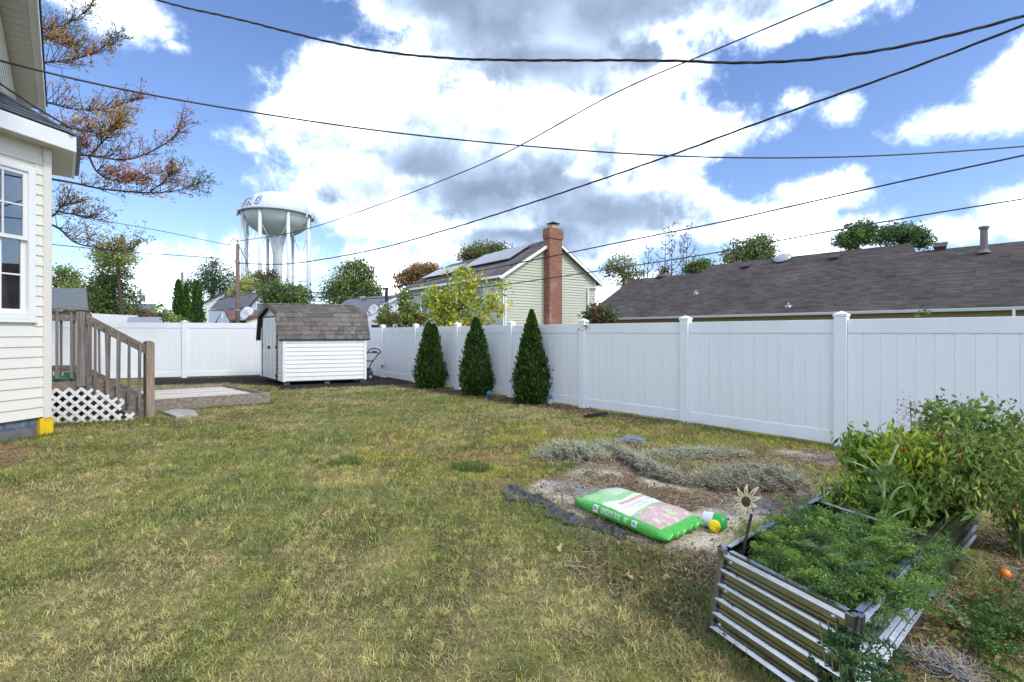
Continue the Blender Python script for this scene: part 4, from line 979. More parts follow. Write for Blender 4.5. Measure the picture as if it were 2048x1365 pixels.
for (px, py) in ((1392, 588), (1577, 614)):
    q = on_roof(px, py); k = MB(); k.boxv(q - RD * 0.2 - sup * 0.1, RD * 0.4, sup * 0.3, snr * 0.03); k.lathe([(0.07, 0), (0.07, 0.3)], 8, q); k.build('pipe_vent', M_STEEL, ranch_roof)
q = on_roof(1566, 519); k = MB(); k.lathe([(0.60, 0.06), (0.64, 0.1), (0.62, 0.16), (0.45, 0.3), (0.2, 0.37), (0.02, 0.38)], 20, q, tuple(snr)); k.build('sky_dome', mat('acrylic_dome', (0.34, 0.37, 0.40), 0.25, spec=0.7), ranch_roof, smooth=True)
q = on_roof(1968, 505); k = MB(); k.lathe([(0.34, -0.05), (0.20, 0.12), (0.17, 0.16), (0.17, 1.32), (0.24, 1.33), (0.24, 1.44), (0.18, 1.48)], 14, q); k.build('flue_pipe', mat('brown_flue', (0.17, 0.14, 0.14), 0.55), ranch_roof, smooth=False)

# smaller houses beyond the back fence
def gable_house(name, label, left_eave, right_eave, apex, foot_y, depth_vec, wall_m, roof_m, y_face, overhang=0.25):
    a = P(*left_eave, y_face); b = P(*right_eave, y_face); c = P(*apex, y_face)
    ze = (a.z + b.z) / 2; A = Vector((a.x, a.y, 0)); Bv = Vector((b.x, b.y, 0)); root = thing(name, label, 'house', A)
    n = Vector((0, -1, 0)); fr_ap = (c.x - A.x) / (Bv.x - A.x); k = MB()
    lap_wall(k, A, Bv, 0, ze, n, 0.2); lap_wall(k, A, Bv, ze, c.z, n, 0.2, lambda z: (fr_ap * (z - ze) / (c.z - ze), 1 - (1 - fr_ap) * (z - ze) / (c.z - ze))); k.build('gable_wall', wall_m, root)
    k = MB(); k.boxv(A + Vector((0.02, 0.03, 0)), Vector((Bv.x - A.x - 0.04, 0, 0)), depth_vec, Zs * ze); k.build('core', wall_m, root)
    ap = Vector((c.x, A.y, c.z)); k = MB(); f = Vector((0, -overhang, 0)); dd = depth_vec + Vector((0, overhang, 0))
    for e in (A, Bv):
        ee = Vector((e.x, A.y, ze)); out = (ee - ap).normalized() * 0.35
        slab(k, ee + out + f + Zs * 0.1, ap + f + Zs * 0.1, ap + dd + Zs * 0.1, ee + out + dd + Zs * 0.1, 0.12)
    k.build('roof', roof_m, root); return root, A, Bv, ze, c
M_CREAMF = mat('far_cream_siding', (0.72, 0.70, 0.60), 0.6, var=0.03); M_BLUEF = mat('far_pale_siding', (0.62, 0.66, 0.72), 0.6, var=0.03)
M_ROOFD = mat('far_dark_roof', (0.075, 0.078, 0.085), 0.9, var=0.25, vscale=2); M_ROOFM = mat('far_maroon_roof', (0.16, 0.085, 0.078), 0.9, var=0.2, vscale=2); M_ROOFGY = mat('far_grey_roof', (0.14, 0.14, 0.155), 0.9, var=0.22, vscale=2)
wh, A, Bv, ze, c = gable_house('white_house', 'tall cream two storey house with dark roof behind the back fence', (409, 606), (500, 606), (453, 584), 640, Vector((-3, 12, 0)), M_CREAMF, M_ROOFD, 60.0)
for (x0, x1, y0, y1) in ((428, 440, 605, 620), (455, 467, 606, 617), (419, 431, 635, 650)):
    p = P(x0, y1, 59.97); q = P(x1, y0, 59.97); far_window(wh, p, Vector((1, 0, 0)), Vector((0, -1, 0)), q.x - p.x, q.z - p.z)
p = P(450, 595, 59.97); q = P(457, 588, 59.97); far_window(wh, p, Vector((1, 0, 0)), Vector((0, -1, 0)), q.x - p.x, q.z - p.z, frame=M_BLACK, pane=M_BLACK, mid=False)
bh, A, Bv, ze, c = gable_house('grey_gable_house', 'pale blue grey house with steep gable, right of the utility pole', (503, 611), (556, 611), (527, 585), 640, Vector((-9, 8, 0)), M_BLUEF, M_ROOFGY, 44.0)
p = P(513, 640, 43.97); q = P(541, 606, 43.97); far_window(bh, p, Vector((1, 0, 0)), Vector((0, -1, 0)), q.x - p.x, q.z - p.z, frame=M_WHITE)
k = MB(); k.boxv(P(497, 597, 47.6), (0.9, -0.1, 0.55), (-0.35, 0.5, 0.25), (0.0, -0.1, 0.08)); k.build('skylight', M_WHITE, bh)
k = MB(); c_ = P(514, 588, 48.0); k.boxv(c_ - Zs * 0.5, (0.7, 0, 0), (0, 0.7, 0), (0, 0, 0.85)); k.build('chimney', M_BRICK, bh)
k = MB(); c_ = P(533, 612, 43.6); k.tube([c_ - Zs * 0.2, c_ + Zs * 0.75], 0.14, 8); k.tube([c_ + Zs * 0.4 - Vector((0.3, 0, 0)), c_ + Zs * 0.4 + Vector((.3, 0, 0))], 0.1, 6); k.build('flue_pipe', M_BLACK, bh)
# maroon-roofed house, its ridge running to the right
mh = thing('maroon_roof_house', 'low house with maroon roof and pale yellow wall beside the utility pole', 'house', P(460, 650, 30))
my = 30.0
a = P(447, 619, my + 1.5); b = P(530, 621, my + 4); ea = P(459, 640, my - 0.5); eb = P(494, 637, my - 1.0); ec = P(540, 617, my + 1.0)
k = MB(); k.prism([P(447, 619, my + 1.5), P(530, 621, my + 4), P(525, 629, my + 0.5), P(492, 637, my - 1.0), P(460, 640, my - 0.6)], Vector((0, 0, -0.12))); k.build('roof', M_ROOFM, mh)
k = MB(); k.prism([P(447, 619, my + 1.5), P(530, 621, my + 4), P(520, 650, my + 9), P(430, 645, my + 6)], Vector((0, 0, -0.1))); k.build('rear_roof', M_ROOFM, mh)
k = MB(); k.prism([P(447.5, 621, my + 1.4), P(459, 640, my - 0.3), P(459, 668, my - 0.3), P(434, 668, my + 2.0), P(434, 642, my + 2.0)], Vector((0.05, 0.2, 0))); k.build('gable_wall', M_BLUEF, mh)
k = MB(); k.prism([P(492, 639, my - 0.7), P(525, 628, my + 0.8), P(540, 628, my + 0.9), P(540, 672, my + 0.9), P(492, 672, my - 0.7)], Vector((0.0, 0.25, 0))); k.build('wall', mat('far_yellow_siding', (0.78, 0.76, 0.52), 0.6), mh)
p = P(445, 637, my + 0.45); far_window(mh, p, Vector((0.5, -0.7, 0)).normalized(), Vector((-0.7, -0.7, 0)).normalized(), 0.25, 0.35, mid=False)
def dish(label, c, r, nrm, base):
    root = thing('satellite_dish', label, 'satellite dish', base); k = MB()
    k.lathe([(0.02, -r * 0.22), (r * 0.5, -r * 0.16), (r * 0.85, -r * 0.04), (r, 0.0), (r * 0.97, 0.02), (r * 0.5, -r * 0.12), (0.02, -r * 0.18)], 18, c, nrm); k.build('reflector', mat('dish_grey', (0.55, 0.57, 0.60), 0.5) if 'dish_grey' not in bpy.data.materials else bpy.data.materials['dish_grey'], root, smooth=True)
    n = Vector(nrm).normalized(); k = MB(); k.tube([c - Zs * r * 0.8, c + n * r * 0.9 - Zs * r * 0.5], 0.025, 5); k.build('feed_arm', M_GREYM, root)
    k = MB(); k.tube([base, Vector((base.x, base.y, c.z - r * 0.2)), c - n * r * 0.2], 0.035, 6); k.build('mast', M_GREYM, root)
dish('round satellite dish on the maroon roofed house', P(488, 630, 29.0), 0.38, (-0.3, -0.9, 0.3), P(492, 652, 29.3))
dish('lower satellite dish beside the utility pole', P(496, 623, 29.6), 0.30, (0.5, -0.8, 0.3), P(499, 648, 29.8))
# grey-roofed white house right of the shed
wg = thing('grey_roof_house', 'white house with grey roof and skylight rising behind the shed', 'house', P(760, 660, 26))
y_ = 26.0
k = MB(); slab(k, P(640, 634, y_ - 1.5), P(729, 629, y_ - 2.5), P(803, 589, y_ + 3.0), P(700, 597, y_ + 4.5), 0.12); k.build('roof', M_ROOFGY, wg)
k = MB(); k.prism([P(730, 631, y_ - 2.3), P(803, 592, y_ + 3.0), P(845, 618, y_ + 6.0), P(845, 672, y_ + 6), P(730, 672, y_ - 2.3)], Vector((-0.2, 0.2, 0))); k.build('gable_wall', M_BLUEF, wg)
k = MB(); k.prism([P(729.5, 628.5, y_ - 2.45), P(803, 588.5, y_ + 2.9), P(803, 592.5, y_ + 2.9), P(729.5, 632.5, y_ - 2.45)], Vector((0.1, -0.12, 0))); k.build('rake_board', M_WHITE, wg)
k = MB(); k.prism([P(720, 600, 25.0), P(730, 598, 25.3), P(733, 601, 25.0), P(723, 603.5, 24.7)], Vector((0, -0.1, 0.15))); k.build('skylight', M_DARKGLASS, wg)
k = MB(); c_ = P(773, 600, 26.6); k.tube([c_ - Zs * 0.1, c_ + Zs * 0.58], 0.09, 8); k.lathe([(0.12, 0.56), (0.12, 0.66)], 8, c_); k.build('flue_pipe', M_BLACK, wg)
pr = thing('porch_roof', 'small brown porch roof with a white gutter behind the fence gate', 'porch', P(740, 660, 19))
k = MB(); slab(k, P(738, 645, 18.6), P(806, 651, 17.8), P(822, 630, 20.0), P(790, 624, 20.6), 0.08); k.build('roof', M_ROOFM, pr)
k = MB(); k.boxv(P(737, 649, 18.5), P(806, 655, 17.7) - P(737, 649, 18.5), (0, -0.1, 0), (0, 0, 0.09)); k.build('gutter', M_WHITE, pr)
k = MB(); k.boxv(P(741, 672, 18.9), P(806, 672, 18.1) - P(741, 672, 18.9), (0, 0.2, 0), (0, 0, 0.45)); pw_ = k.build('wall', M_BLUEF, pr)
far_window(pr, P(745, 655, 18.75), (P(806, 672, 18.1) - P(741, 672, 18.9)).normalized(), Vector((-0.1, -1, 0)).normalized(), 0.28, 0.11, frame=M_BLACK, fr=0.02, mid=False)
dish('pale satellite dish on a bent mast behind the shed', P(745, 621, 19.2), 0.26, (-0.5, -0.75, 0.35), P(757, 640, 19.3))
# small roofs seen over the back fence at the left
ns = thing('neighbour_shed', 'grey roofed shed showing above the landing rail, next to the house corner', 'shed', P(140, 660, 16))
k = MB(); slab(k, P(60, 619, 15.6), P(176, 619, 15.6), P(171, 577, 16.6), P(62, 577, 16.6), 0.06); k.build('roof', mat('slate_roof', (0.14, 0.155, 0.165), 0.9, var=0.25, vscale=6, stretch=(1, 1, 6)), ns)
k = MB(); slab(k, P(62, 577, 16.6), P(171, 577, 16.6), P(166, 590, 18.4), P(60, 590, 18.4), 0.06); k.build('rear_roof', bpy.data.materials['slate_roof'], ns)
k = MB(); k.boxv(Vector((P(64, 660, 15.9).x, 15.9, 0)), (1.78, 0, 0), (0, 2.2, 0), (0, 0, 1.95)); k.build('wall', M_SHEDW, ns)
ls = thing('low_shed', 'low grey shed roof just above the middle of the back fence', 'shed', P(290, 660, 16.5))
k = MB(); slab(k, P(253, 646, 15.9), P(326, 646, 15.9), P(322, 634.5, 16.8), P(257, 634.5, 16.8), 0.05); k.build('roof', mat('pale_grey_roof', (0.27, 0.28, 0.31), 0.8, var=0.15), ls)
k = MB(); k.boxv(Vector((P(257, 660, 16.0).x, 16.0, 0)), (1.05, 0, 0), (0, 1.6, 0), (0, 0, 1.55)); k.build('wall', M_SHEDW, ls)
fh = thing('far_house', 'small distant house with grey roof under the far utility pole', 'house', P(290, 660, 55))
k = MB(); slab(k, P(262, 626, 54), P(308, 626, 54), P(312, 608, 58), P(266, 608, 58), 0.1); k.build('roof', M_ROOFGY, fh)
k = MB(); k.boxv(Vector((P(262, 660, 55).x, 55, 0)), (2.9, 0, 0), (0, 4, 0), (0, 0, 3.6)); k.build('wall', M_CREAMF, fh)
far_window(fh, P(302, 640, 54.95), Vector((1, 0, 0)), Vector((0, -1, 0)), 0.4, 0.9)

# ------------------------------------------------------------------ water tower
TY = 108.0; pm_ = FPX / TY
TX = (555 - CX) / pm_
tow = thing('water_tower', 'white water tower with blue lettering on a ring of tall columns', 'water tower', (TX, TY, 0))
M_TOW = mat('tower_paint', (0.60, 0.63, 0.65), 0.45, var=0.06, vscale=0.25)
def tz(py): return HC + (HZ - py) / pm_
zeq, Rt, bu, bl = 27.9, 7.1, 4.8, 5.0
prof = []
for i in range(15):
    a = R(-88 + 88 * i / 14.0); prof.append((Rt * math.cos(a), zeq + bl * math.sin(a)))
for i in range(1, 18):
    a = R(88 * i / 17.0); prof.append((Rt * math.cos(a) ** 0.96, zeq + bu * math.sin(a)))
k = MB(); k.lathe(prof, 56, (TX, TY, 0)); k.build('tank', M_TOW, tow, smooth=True)
k = MB(); k.lathe([(1.2, 0), (1.08, 3), (1.02, 18.8), (1.12, 19.8), (1.45, 21.4), (1.8, 23.4)], 24, (TX, TY, 0)); k.build('riser', M_TOW, tow, smooth=True)
legs = []
for i in range(8):
    a = R(-47 + 45 * i); q = Vector((TX + 7.05 * math.sin(a), TY - 7.05 * math.cos(a), 0)); legs.append(q)
    k = MB(); k.tube([q, q + Zs * (zeq - 0.5)], 0.37, 12); k.build('column', M_TOW, tow, smooth=True)
M_ROD = mat('tower_rod', (0.55, 0.58, 0.62), 0.5)
for i in range(8):
    p, q = legs[i], legs[(i + 1) % 8]; k = MB()
    for z0, z1 in ((1, 13.5), (13.5, 25)): k.tube([p + Zs * z0, q + Zs * z1], 0.05, 4); k.tube([q + Zs * z0, p + Zs * z1], 0.05, 4)
    k.build('tie_rod', M_ROD, tow)
    k = MB(); k.tube([p + Zs * 13.5, q + Zs * 13.5], 0.10, 5); k.build('strut', M_ROD, tow)
M_WALK = mat('walkway_grey', (0.36, 0.39, 0.43), 0.6)
k = MB(); k.lathe([(Rt - 0.1, zeq - 0.42), (Rt + 0.75, zeq - 0.42), (Rt + 0.75, zeq - 0.25), (Rt - 0.1, zeq - 0.25)], 56, (TX, TY, 0)); k.build('walkway', M_WALK, tow)
def ring(r, z, rad, n=56): return [Vector((TX + r * math.sin(2 * math.pi * i / n), TY - r * math.cos(2 * math.pi * i / n), z)) for i in range(n + 1)], rad
k = MB()
for z in (zeq + 0.25, zeq + 0.8): k.tube(*ring(Rt + 0.72, z, 0.035), 4)
for i in range(40):
    a = 2 * math.pi * i / 40; q = Vector((TX + (Rt + 0.72) * math.sin(a), TY - (Rt + 0.72) * math.cos(a), zeq - 0.3)); k.tube([q, q + Zs * 1.1], 0.03, 4)
k.build('railing', M_WHITE, tow)
k = MB(); zt = zeq + bu - 0.25
for z in (zt + 0.45, zt + 0.95): k.tube(*ring(2.5, z, 0.035, 28), 4)
for i in range(14):
    a = 2 * math.pi * i / 14; q = Vector((TX + 2.5 * math.sin(a), TY - 2.5 * math.cos(a), zt)); k.tube([q, q + Zs * 0.95], 0.03, 4)
k.build('top_railing', M_WALK, tow)
for dx, h in ((-0.55, 1.9), (0.45, 2.2)):
    k = MB(); k.tube([(TX + dx, TY, zt + 0.2), (TX + dx, TY, zt + h)], [0.06, 0.03], 5); k.build('antenna', M_WALK, tow)
for i, a in enumerate((-97, -88, -80, 47, 62, 72, 80, 92)):
    a = R(a + 26); rr_ = Rt + 0.85; q = Vector((TX + rr_ * math.sin(a), TY - rr_ * math.cos(a), zeq - 0.5)); k = MB(); k.box(q + Zs * 0.2, 0.28, 0.22, 1.7 if i % 2 else 1.3); k.build('panel_antenna', M_TOW, tow)
def text_mesh(body, size, off=0.0, shear=0.0):
    cu = bpy.data.curves.new('txt', 'FONT'); cu.body = body; cu.size = size; cu.offset = off; cu.shear = shear; cu.resolution_u = 2; cu.align_x = 'LEFT'
    to = bpy.data.objects.new('txt', cu); COL.objects.link(to); dg = bpy.context.evaluated_depsgraph_get(); me = bpy.data.meshes.new_from_object(to.evaluated_get(dg))
    bm = bmesh.new(); bm.from_mesh(me); bmesh.ops.triangulate(bm, faces=bm.faces); bmesh.ops.subdivide_edges(bm, edges=[e for e in bm.edges if e.calc_length() > size * 0.15], cuts=2, use_grid_fill=False); bmesh.ops.triangulate(bm, faces=bm.faces)
    v = [tuple(x.co) for x in bm.verts]; f = [tuple(x.index for x in q.verts) for q in bm.faces]; bm.free(); bpy.data.objects.remove(to); bpy.data.curves.remove(cu); return v, f
for nm, off, lift, m in (('lettering_outline', 0.06, 0.05, mat('letter_blue', (0.03, 0.08, 0.28), 0.5)), ('lettering', -0.035, 0.09, mat('letter_white', (0.68, 0.72, 0.76), 0.5))):
    k = MB()
    for li, chx in enumerate('BURO'):
        v, f = text_mesh(chx, 1.0, off + 0.03, 0.0); x0_ = min(q[0] for q in v); x1_ = max(q[0] for q in v); ext = off * 6.0; vv = []
        for x, y, z in v:
            lon = R(-64 + 16.5 * li - ext + (13.0 + 2 * ext) * (x - x0_) / (x1_ - x0_) + 3.0 * y); lat = R(8 + 23 * y / 0.72); r = (Rt + lift) * math.cos(lat) ** 0.96
            vv.append((TX + r * math.sin(lon), TY - r * math.cos(lon), zeq + (bu + lift) * math.sin(lat)))
        k.add(vv, f)
    k.build(nm, m, tow)

# ------------------------------------------------------------------ utility poles and wires
def pole(label, px, ptop, y, r, name='utility_pole'):
    t = P(px, ptop, y); root = thing(name, label, 'utility pole', (t.x, y, 0)); k = MB(); k.tube([(t.x, y, -0.1), (t.x, y, t.z)], [r * 1.15, r * 0.9], 10); k.build('shaft', M_POLE, root, smooth=True); return root, t
p1, pt = pole('wooden utility pole standing just behind the back fence, left of the shed', 475.5, 489, 26.0, 0.105)
k = MB(); k.tube([pt, pt + Zs * 0.2], 0.035, 6); k.tube([pt + Zs * 0.2, pt + Zs * 0.26], 0.05, 6); k.build('insulator', M_GREYM, p1)
k = MB(); k.tube(spline([pt + Zs * 0.1, pt + Vector((-0.22, 0, 0.32)), pt + Vector((-0.42, 0, 0.05)), pt + Vector((-0.5, 0, -0.05))], 6), 0.018, 4); k.build('jumper_loop', M_WIRE, p1)
for z in (1.0, 3.6): k = MB(); k.lathe([(0.13, 0), (0.13, 0.08)], 10, pt - Zs * z); k.boxv(pt - Zs * z + Vector((-0.16, -0.05, 0)), (0.08, 0, 0), (0, 0.1, 0), (0, 0, 0.12)); k.build('bracket', M_GREYM, p1)
p2, pt2 = pole('distant utility pole with a grey transformer above the back fence', 281, 581, 62.0, 0.13)
k = MB(); k.lathe([(0.25, 0), (0.28, 0.08), (0.28, 0.75), (0.2, 0.85)], 12, pt2 + Vector((0.36, -0.1, -1.4))); k.build('transformer', M_GREYM, p2, smooth=True)
k = MB(); k.boxv(pt2 + Vector((-0.5, -0.1, -0.5)), (1.0, 0, 0), (0, 0.12, 0), (0, 0, 0.12)); k.build('crossarm', M_POLE, p2)
p3, pt3 = pole('utility pole top peeking over the three tall cedars', 364.5, 545, 40.0, 0.11)
def wire(label, pts, r, twisted=False):
    c = spline([P(*p) for p in pts], 14)
    if not twisted:
        k = MB(); k.tube(c, r, 6); o = k.build('overhead_wire', M_WIRE); return tag(o, label, 'wire')
    root = thing('overhead_wire', label, 'wire', c[0])
    for s in range(3):
        q = []; L_ = 0
        for i in range(len(c)):
            if i: L_ += (c[i] - c[i - 1]).length
            t = (c[min(i + 1, len(c) - 1)] - c[max(i - 1, 0)]).normalized(); u = t.cross(Zs).normalized(); w = u.cross(t); a = L_ * twisted + s * 2.094
            q.append(c[i] + (u * math.cos(a) + w * math.sin(a)) * r * 0.95)
        k = MB(); k.tube(q, r * (0.85 if s else 0.6), 5); k.build('strand', M_WIRE, root, smooth=True)
def dense(pts, n):
    return pts
wire('thick twisted service cable sagging across the top of the sky', [(150, -60, 9), (320, 2, 8.6), (480, 40, 8.2), (640, 80, 7.8), (760, 103, 7.5), (900, 117, 7.2), (1050, 121, 6.9), (1200, 121, 6.7), (1340, 122, 6.5), (1480, 126, 6.3), (1600, 121, 6.1), (1720, 107, 5.9), (1850, 83, 5.7), (2048, 32, 5.4), (2250, -30, 5.1)], 0.0115, 7.0)
wire('single cable sagging from the house roof across the middle of the sky', [(-150, 75, 5.0), (0, 122, 6.0), (240, 178, 7.0), (480, 221, 8), (760, 262, 8.6), (1024, 290, 9), (1280, 309, 9), (1500, 316, 9), (1750, 312, 8.8), (2048, 293, 8.6), (2400, 258, 8.4)], 0.0145)
wire('thin straight wire rising steeply from the utility pole to the top edge', [(476, 483, 26), (600, 462, 22), (760, 409, 19), (900, 355, 17), (1024, 300, 15.5), (1230, 187, 13), (1450, 92, 11.5), (1666, 0, 10.5), (1900, -105, 9.5)], 0.0165)
wire('twisted cable climbing from the utility pole to the upper right corner', [(477, 527, 26), (560, 529, 24), (640, 520, 22), (760, 497, 19.5), (900, 458, 17), (1024, 419, 15.2), (1180, 367, 13.5), (1350, 308, 12), (1550, 234, 10.6), (1750, 163, 9.6), (1900, 108, 9), (2048, 50, 8.4), (2300, -50, 7.6)], 0.0155, 3.2)
wire('cable passing in front of the chimney and rising to the right', [(480, 566, 26), (620, 585, 25.5), (760, 578, 25), (924, 549, 23.5), (1079, 518, 22), (1260, 481, 20), (1440, 445, 18.2), (1600, 409, 16.8), (1800, 364, 15.2), (2048, 311, 13.6), (2300, 255, 12.2)], 0.027)
wire('thin lower wire crossing the green gable and rising over the ranch roof', [(480, 580, 26), (720, 598, 27), (965, 575, 26), (1205, 541, 24.5), (1430, 506, 22.5), (1620, 470, 20.5), (1850, 430, 18.5), (2048, 398, 17), (2300, 356, 15.4)], 0.027)
wire('upper wire running from the utility pole to the left behind the branches', [(470, 491, 26), (440, 487, 25), (330, 464, 23), (200, 440, 20.5), (60, 410, 18)], 0.014)
wire('lower wire running level from the utility pole towards the house', [(473, 522, 26), (420, 516, 25), (270, 505, 22), (150, 494, 20), (40, 482, 18)], 0.018)
wire('slack drop wire from the utility pole down past the tower columns', [(479, 494, 26), (492, 520, 28), (505, 548, 31), (560, 572, 38), (700, 600, 50), (780, 596, 58)], 0.02)
wire('drop wire from the pole to the cream house gable', [(470, 590, 26), (440, 600, 34), (412, 606, 56)], 0.022)
wire('thin far wire leading to the transformer pole', [(476, 596, 26), (400, 588, 40), (330, 580, 52), (281, 584, 62), (200, 570, 66)], 0.026)
wire('faint wire slanting between the cedars and the pole', [(474, 530, 26), (430, 548, 30), (370, 570, 40), (281, 600, 62)], 0.022)

# ------------------------------------------------------------------ trees and shrubs
def crown(blobs, y, n_cl, per, cl_px, rng, shell=2.6):
    """leaf centres in clumps spread through ellipsoids given in photo pixels"""
    s = y / FPX; w = np.array([b[2] * b[3] for b in blobs], float); w /= w.sum(); cl = []
    for i in rng.choice(len(blobs), n_cl, p=w):
        px, py, rx, ry = blobs[i][:4]; d = rng.normal(size=3); d /= np.linalg.norm(d); r = rng.random() ** (1 / shell)
        c = P(px, py, y); cl.append((c.x + d[0] * r * rx * s, c.y + d[1] * r * rx * s * 0.8, c.z + d[2] * r * ry * s))
    cl = np.array(cl); C = np.repeat(cl, per, 0) + rng.normal(size=(n_cl * per, 3)) * cl_px * s * np.array([1, 1, 0.75])
    return cl, C
def tree(name, label, px, y, blobs, cols, n_cl=110, per=36, cl_px=6.5, leaf_px=4.2, trunk=0.16, bark=M_BARK, limbs=9, cat='tree', group=None, seed=1, jit=0.22, fork=0.45, up=0.15, width=0.62, w=None, gain=2.2):
    rng = np.random.default_rng(seed); s = y / FPX; cl, C = crown(blobs, y, n_cl, per, cl_px * 1.2, rng)
    bx = (px - CX) / FPX * y; root = thing(name, label, cat, (bx, y, 0), group)
    cc = cl.mean(0); zt = cl[:, 2].min() * (1 - fork) + cc[2] * fork
    top = Vector((bx + (cc[0] - bx) * 0.5, y, max(0.5, zt))); k = MB()
    k.tube([(bx, y, -0.1), (bx + 0.03, y, top.z * 0.5), top, (cc[0], cc[1], cc[2] + (cl[:, 2].max() - cc[2]) * 0.5)], [trunk, trunk * 0.85, trunk * 0.65, trunk * 0.12], 7); k.build('trunk', bark, root, smooth=True)
    k = MB()
    for i in rng.choice(n_cl, min(limbs, n_cl), replace=False):
        e = Vector(cl[i]); st_ = top.lerp(Vector(cc), rng.random() * 0.7); m_ = st_.lerp(e, 0.5) + Vector((0, 0, 0.08 * (e - st_).length)); k.tube([st_, m_, e], [trunk * 0.36, trunk * 0.22, trunk * 0.05], 5, cap=False)
    if k.v: k.build('limbs', bark, root)['kind'] = 'stuff'
    cc_col = pal(n_cl, cols, jit, rng, w, gain); tint = np.repeat(cc_col, per, 0) * (1 + rng.normal(size=(n_cl * per, 1)) * 0.16); tint = np.clip(tint, 0.004, 1)
    T = rng.normal(size=C.shape) + np.array([0, 0, up]); V, F, tt = leaf_geo(C, T, leaf_px * s * (0.7 + 0.6 * rng.random(len(C))), width, tint, rng=rng)
    o = np_mesh('crown', V, F, M_LEAF, root, tt); return root
GRN = [(0.050, 0.085, 0.022), (0.065, 0.105, 0.030), (0.036, 0.062, 0.016)]
OLV = [(0.105, 0.125, 0.032), (0.075, 0.10, 0.028), (0.14, 0.14, 0.04)]
ORG = [(0.17, 0.075, 0.03), (0.12, 0.10, 0.035), (0.20, 0.10, 0.035), (0.08, 0.085, 0.03)]
YGR = [(0.19, 0.19, 0.055), (0.13, 0.15, 0.04), (0.22, 0.20, 0.07)]
tree('leafy_tree', 'dark olive tree just right of the house above the neighbour shed', 130, 30, [(125, 570, 36, 38), (150, 590, 34, 26)], OLV, 130, 40, 6, 4.6, 0.2, seed=2)
tree('leafy_tree', 'broad green tree rising over the back fence left of the far pole', 215, 24, [(210, 590, 55, 38), (195, 615, 40, 30), (240, 622, 32, 26), (225, 555, 36, 26)], OLV + GRN, 260, 42, 6.5, 4.6, 0.18, seed=3)
tree('leafy_tree', 'slender yellow leaved tree leaning over the broad green tree', 243, 23, [(228, 505, 34, 28), (246, 520, 24, 20), (200, 520, 24, 22)], YGR + OLV, 110, 34, 6, 4.2, 0.10, seed=4, limbs=14)
tree('leafy_shrub', 'dark reddish shrub low behind the back fence below the far pole', 292, 22, [(290, 632, 24, 12), (320, 636, 26, 10)], [(0.10, 0.06, 0.03), (0.06, 0.07, 0.02)], 50, 36, 4, 4, 0.05, seed=5, cat='shrub')
tree('pine_tree', 'big dark evergreen left of the utility pole behind the cream house', 425, 62, [(426, 545, 30, 24), (440, 565, 34, 24), (400, 565, 32, 22), (425, 585, 58, 20), (428, 525, 12, 10)], [(0.022, 0.055, 0.026), (0.034, 0.072, 0.03), (0.018, 0.042, 0.02)], 240, 40, 5.0, 4.5, 0.4, seed=6, width=0.3)
tree('leafy_tree', 'pale yellow green tree behind the grey gable house', 500, 58, [(495, 577, 26, 22), (515, 590, 20, 16), (480, 592, 20, 14)], YGR, 120, 40, 5, 4, 0.3, seed=7)
tree('leafy_tree', 'dark reddish olive tree behind the legs of the water tower', 530, 95, [(515, 560, 18, 22), (540, 560, 17, 22), (505, 570, 14, 14)], [(0.07, 0.075, 0.03), (0.11, 0.075, 0.03), (0.05, 0.055, 0.024)], 90, 36, 4.5, 3.6, 0.4, seed=8)
tree('leafy_tree', 'rich green tree above the shed roof, below the tower', 575, 38, [(572, 590, 40, 24), (600, 600, 24, 16), (545, 588, 26, 20)], GRN + [(0.09, 0.13, 0.025)], 180, 40, 6, 4.8, 0.25, seed=9)
tree('leafy_tree', 'round yellow green tree between the water tower and the green house', 705, 60, [(705, 562, 42, 32), (735, 585, 32, 24), (670, 585, 32, 24), (720, 540, 28, 18), (690, 600, 40, 16)], OLV + GRN, 280, 42, 6, 4.4, 0.35, seed=10)
tree('leafy_tree', 'rust coloured autumn tree left of the solar panels', 838, 62, [(840, 547, 34, 18), (812, 562, 26, 18), (862, 540, 18, 12)], ORG, 140, 40, 5, 4.2, 0.3, seed=11)
tree('leafy_tree', 'green tree with reddish tips behind the solar panel roof', 970, 66, [(968, 508, 38, 18), (995, 502, 24, 14), (940, 512, 22, 14)], [(0.075, 0.095, 0.03), (0.11, 0.08, 0.03), (0.055, 0.08, 0.025)], 150, 40, 5, 4.2, 0.3, seed=12)
tree('leafy_tree', 'thin crowned olive tree between the green house and ranch roof', 1247, 70, [(1240, 525, 30, 18), (1262, 548, 26, 20), (1225, 540, 18, 20), (1250, 565, 24, 12)], OLV + [(0.12, 0.10, 0.045)], 110, 30, 5.5, 3.8, 0.2, seed=13, limbs=20)
tree('leafy_tree', 'small dense green tree right of the bare trees above the ranch roof', 1400, 66, [(1402, 532, 26, 14), (1385, 538, 14, 10)], GRN + OLV, 70, 36, 4.5, 4, 0.2, seed=14)
tree('leafy_tree', 'round light green tree above the middle of the ranch roof', 1500, 66, [(1502, 505, 46, 28), (1520, 490, 28, 20), (1470, 515, 30, 18), (1535, 512, 24, 18)], [(0.10, 0.125, 0.045), (0.075, 0.105, 0.035), (0.12, 0.14, 0.06)], 190, 40, 5.5, 4.4, 0.3, seed=15)
tree('leafy_tree', 'left green tree of the pair above the far right roof', 1715, 60, [(1712, 472, 32, 22), (1732, 462, 20, 18), (1695, 485, 22, 16)], GRN + [(0.075, 0.10, 0.035)], 150, 40, 5, 4.4, 0.3, seed=16)
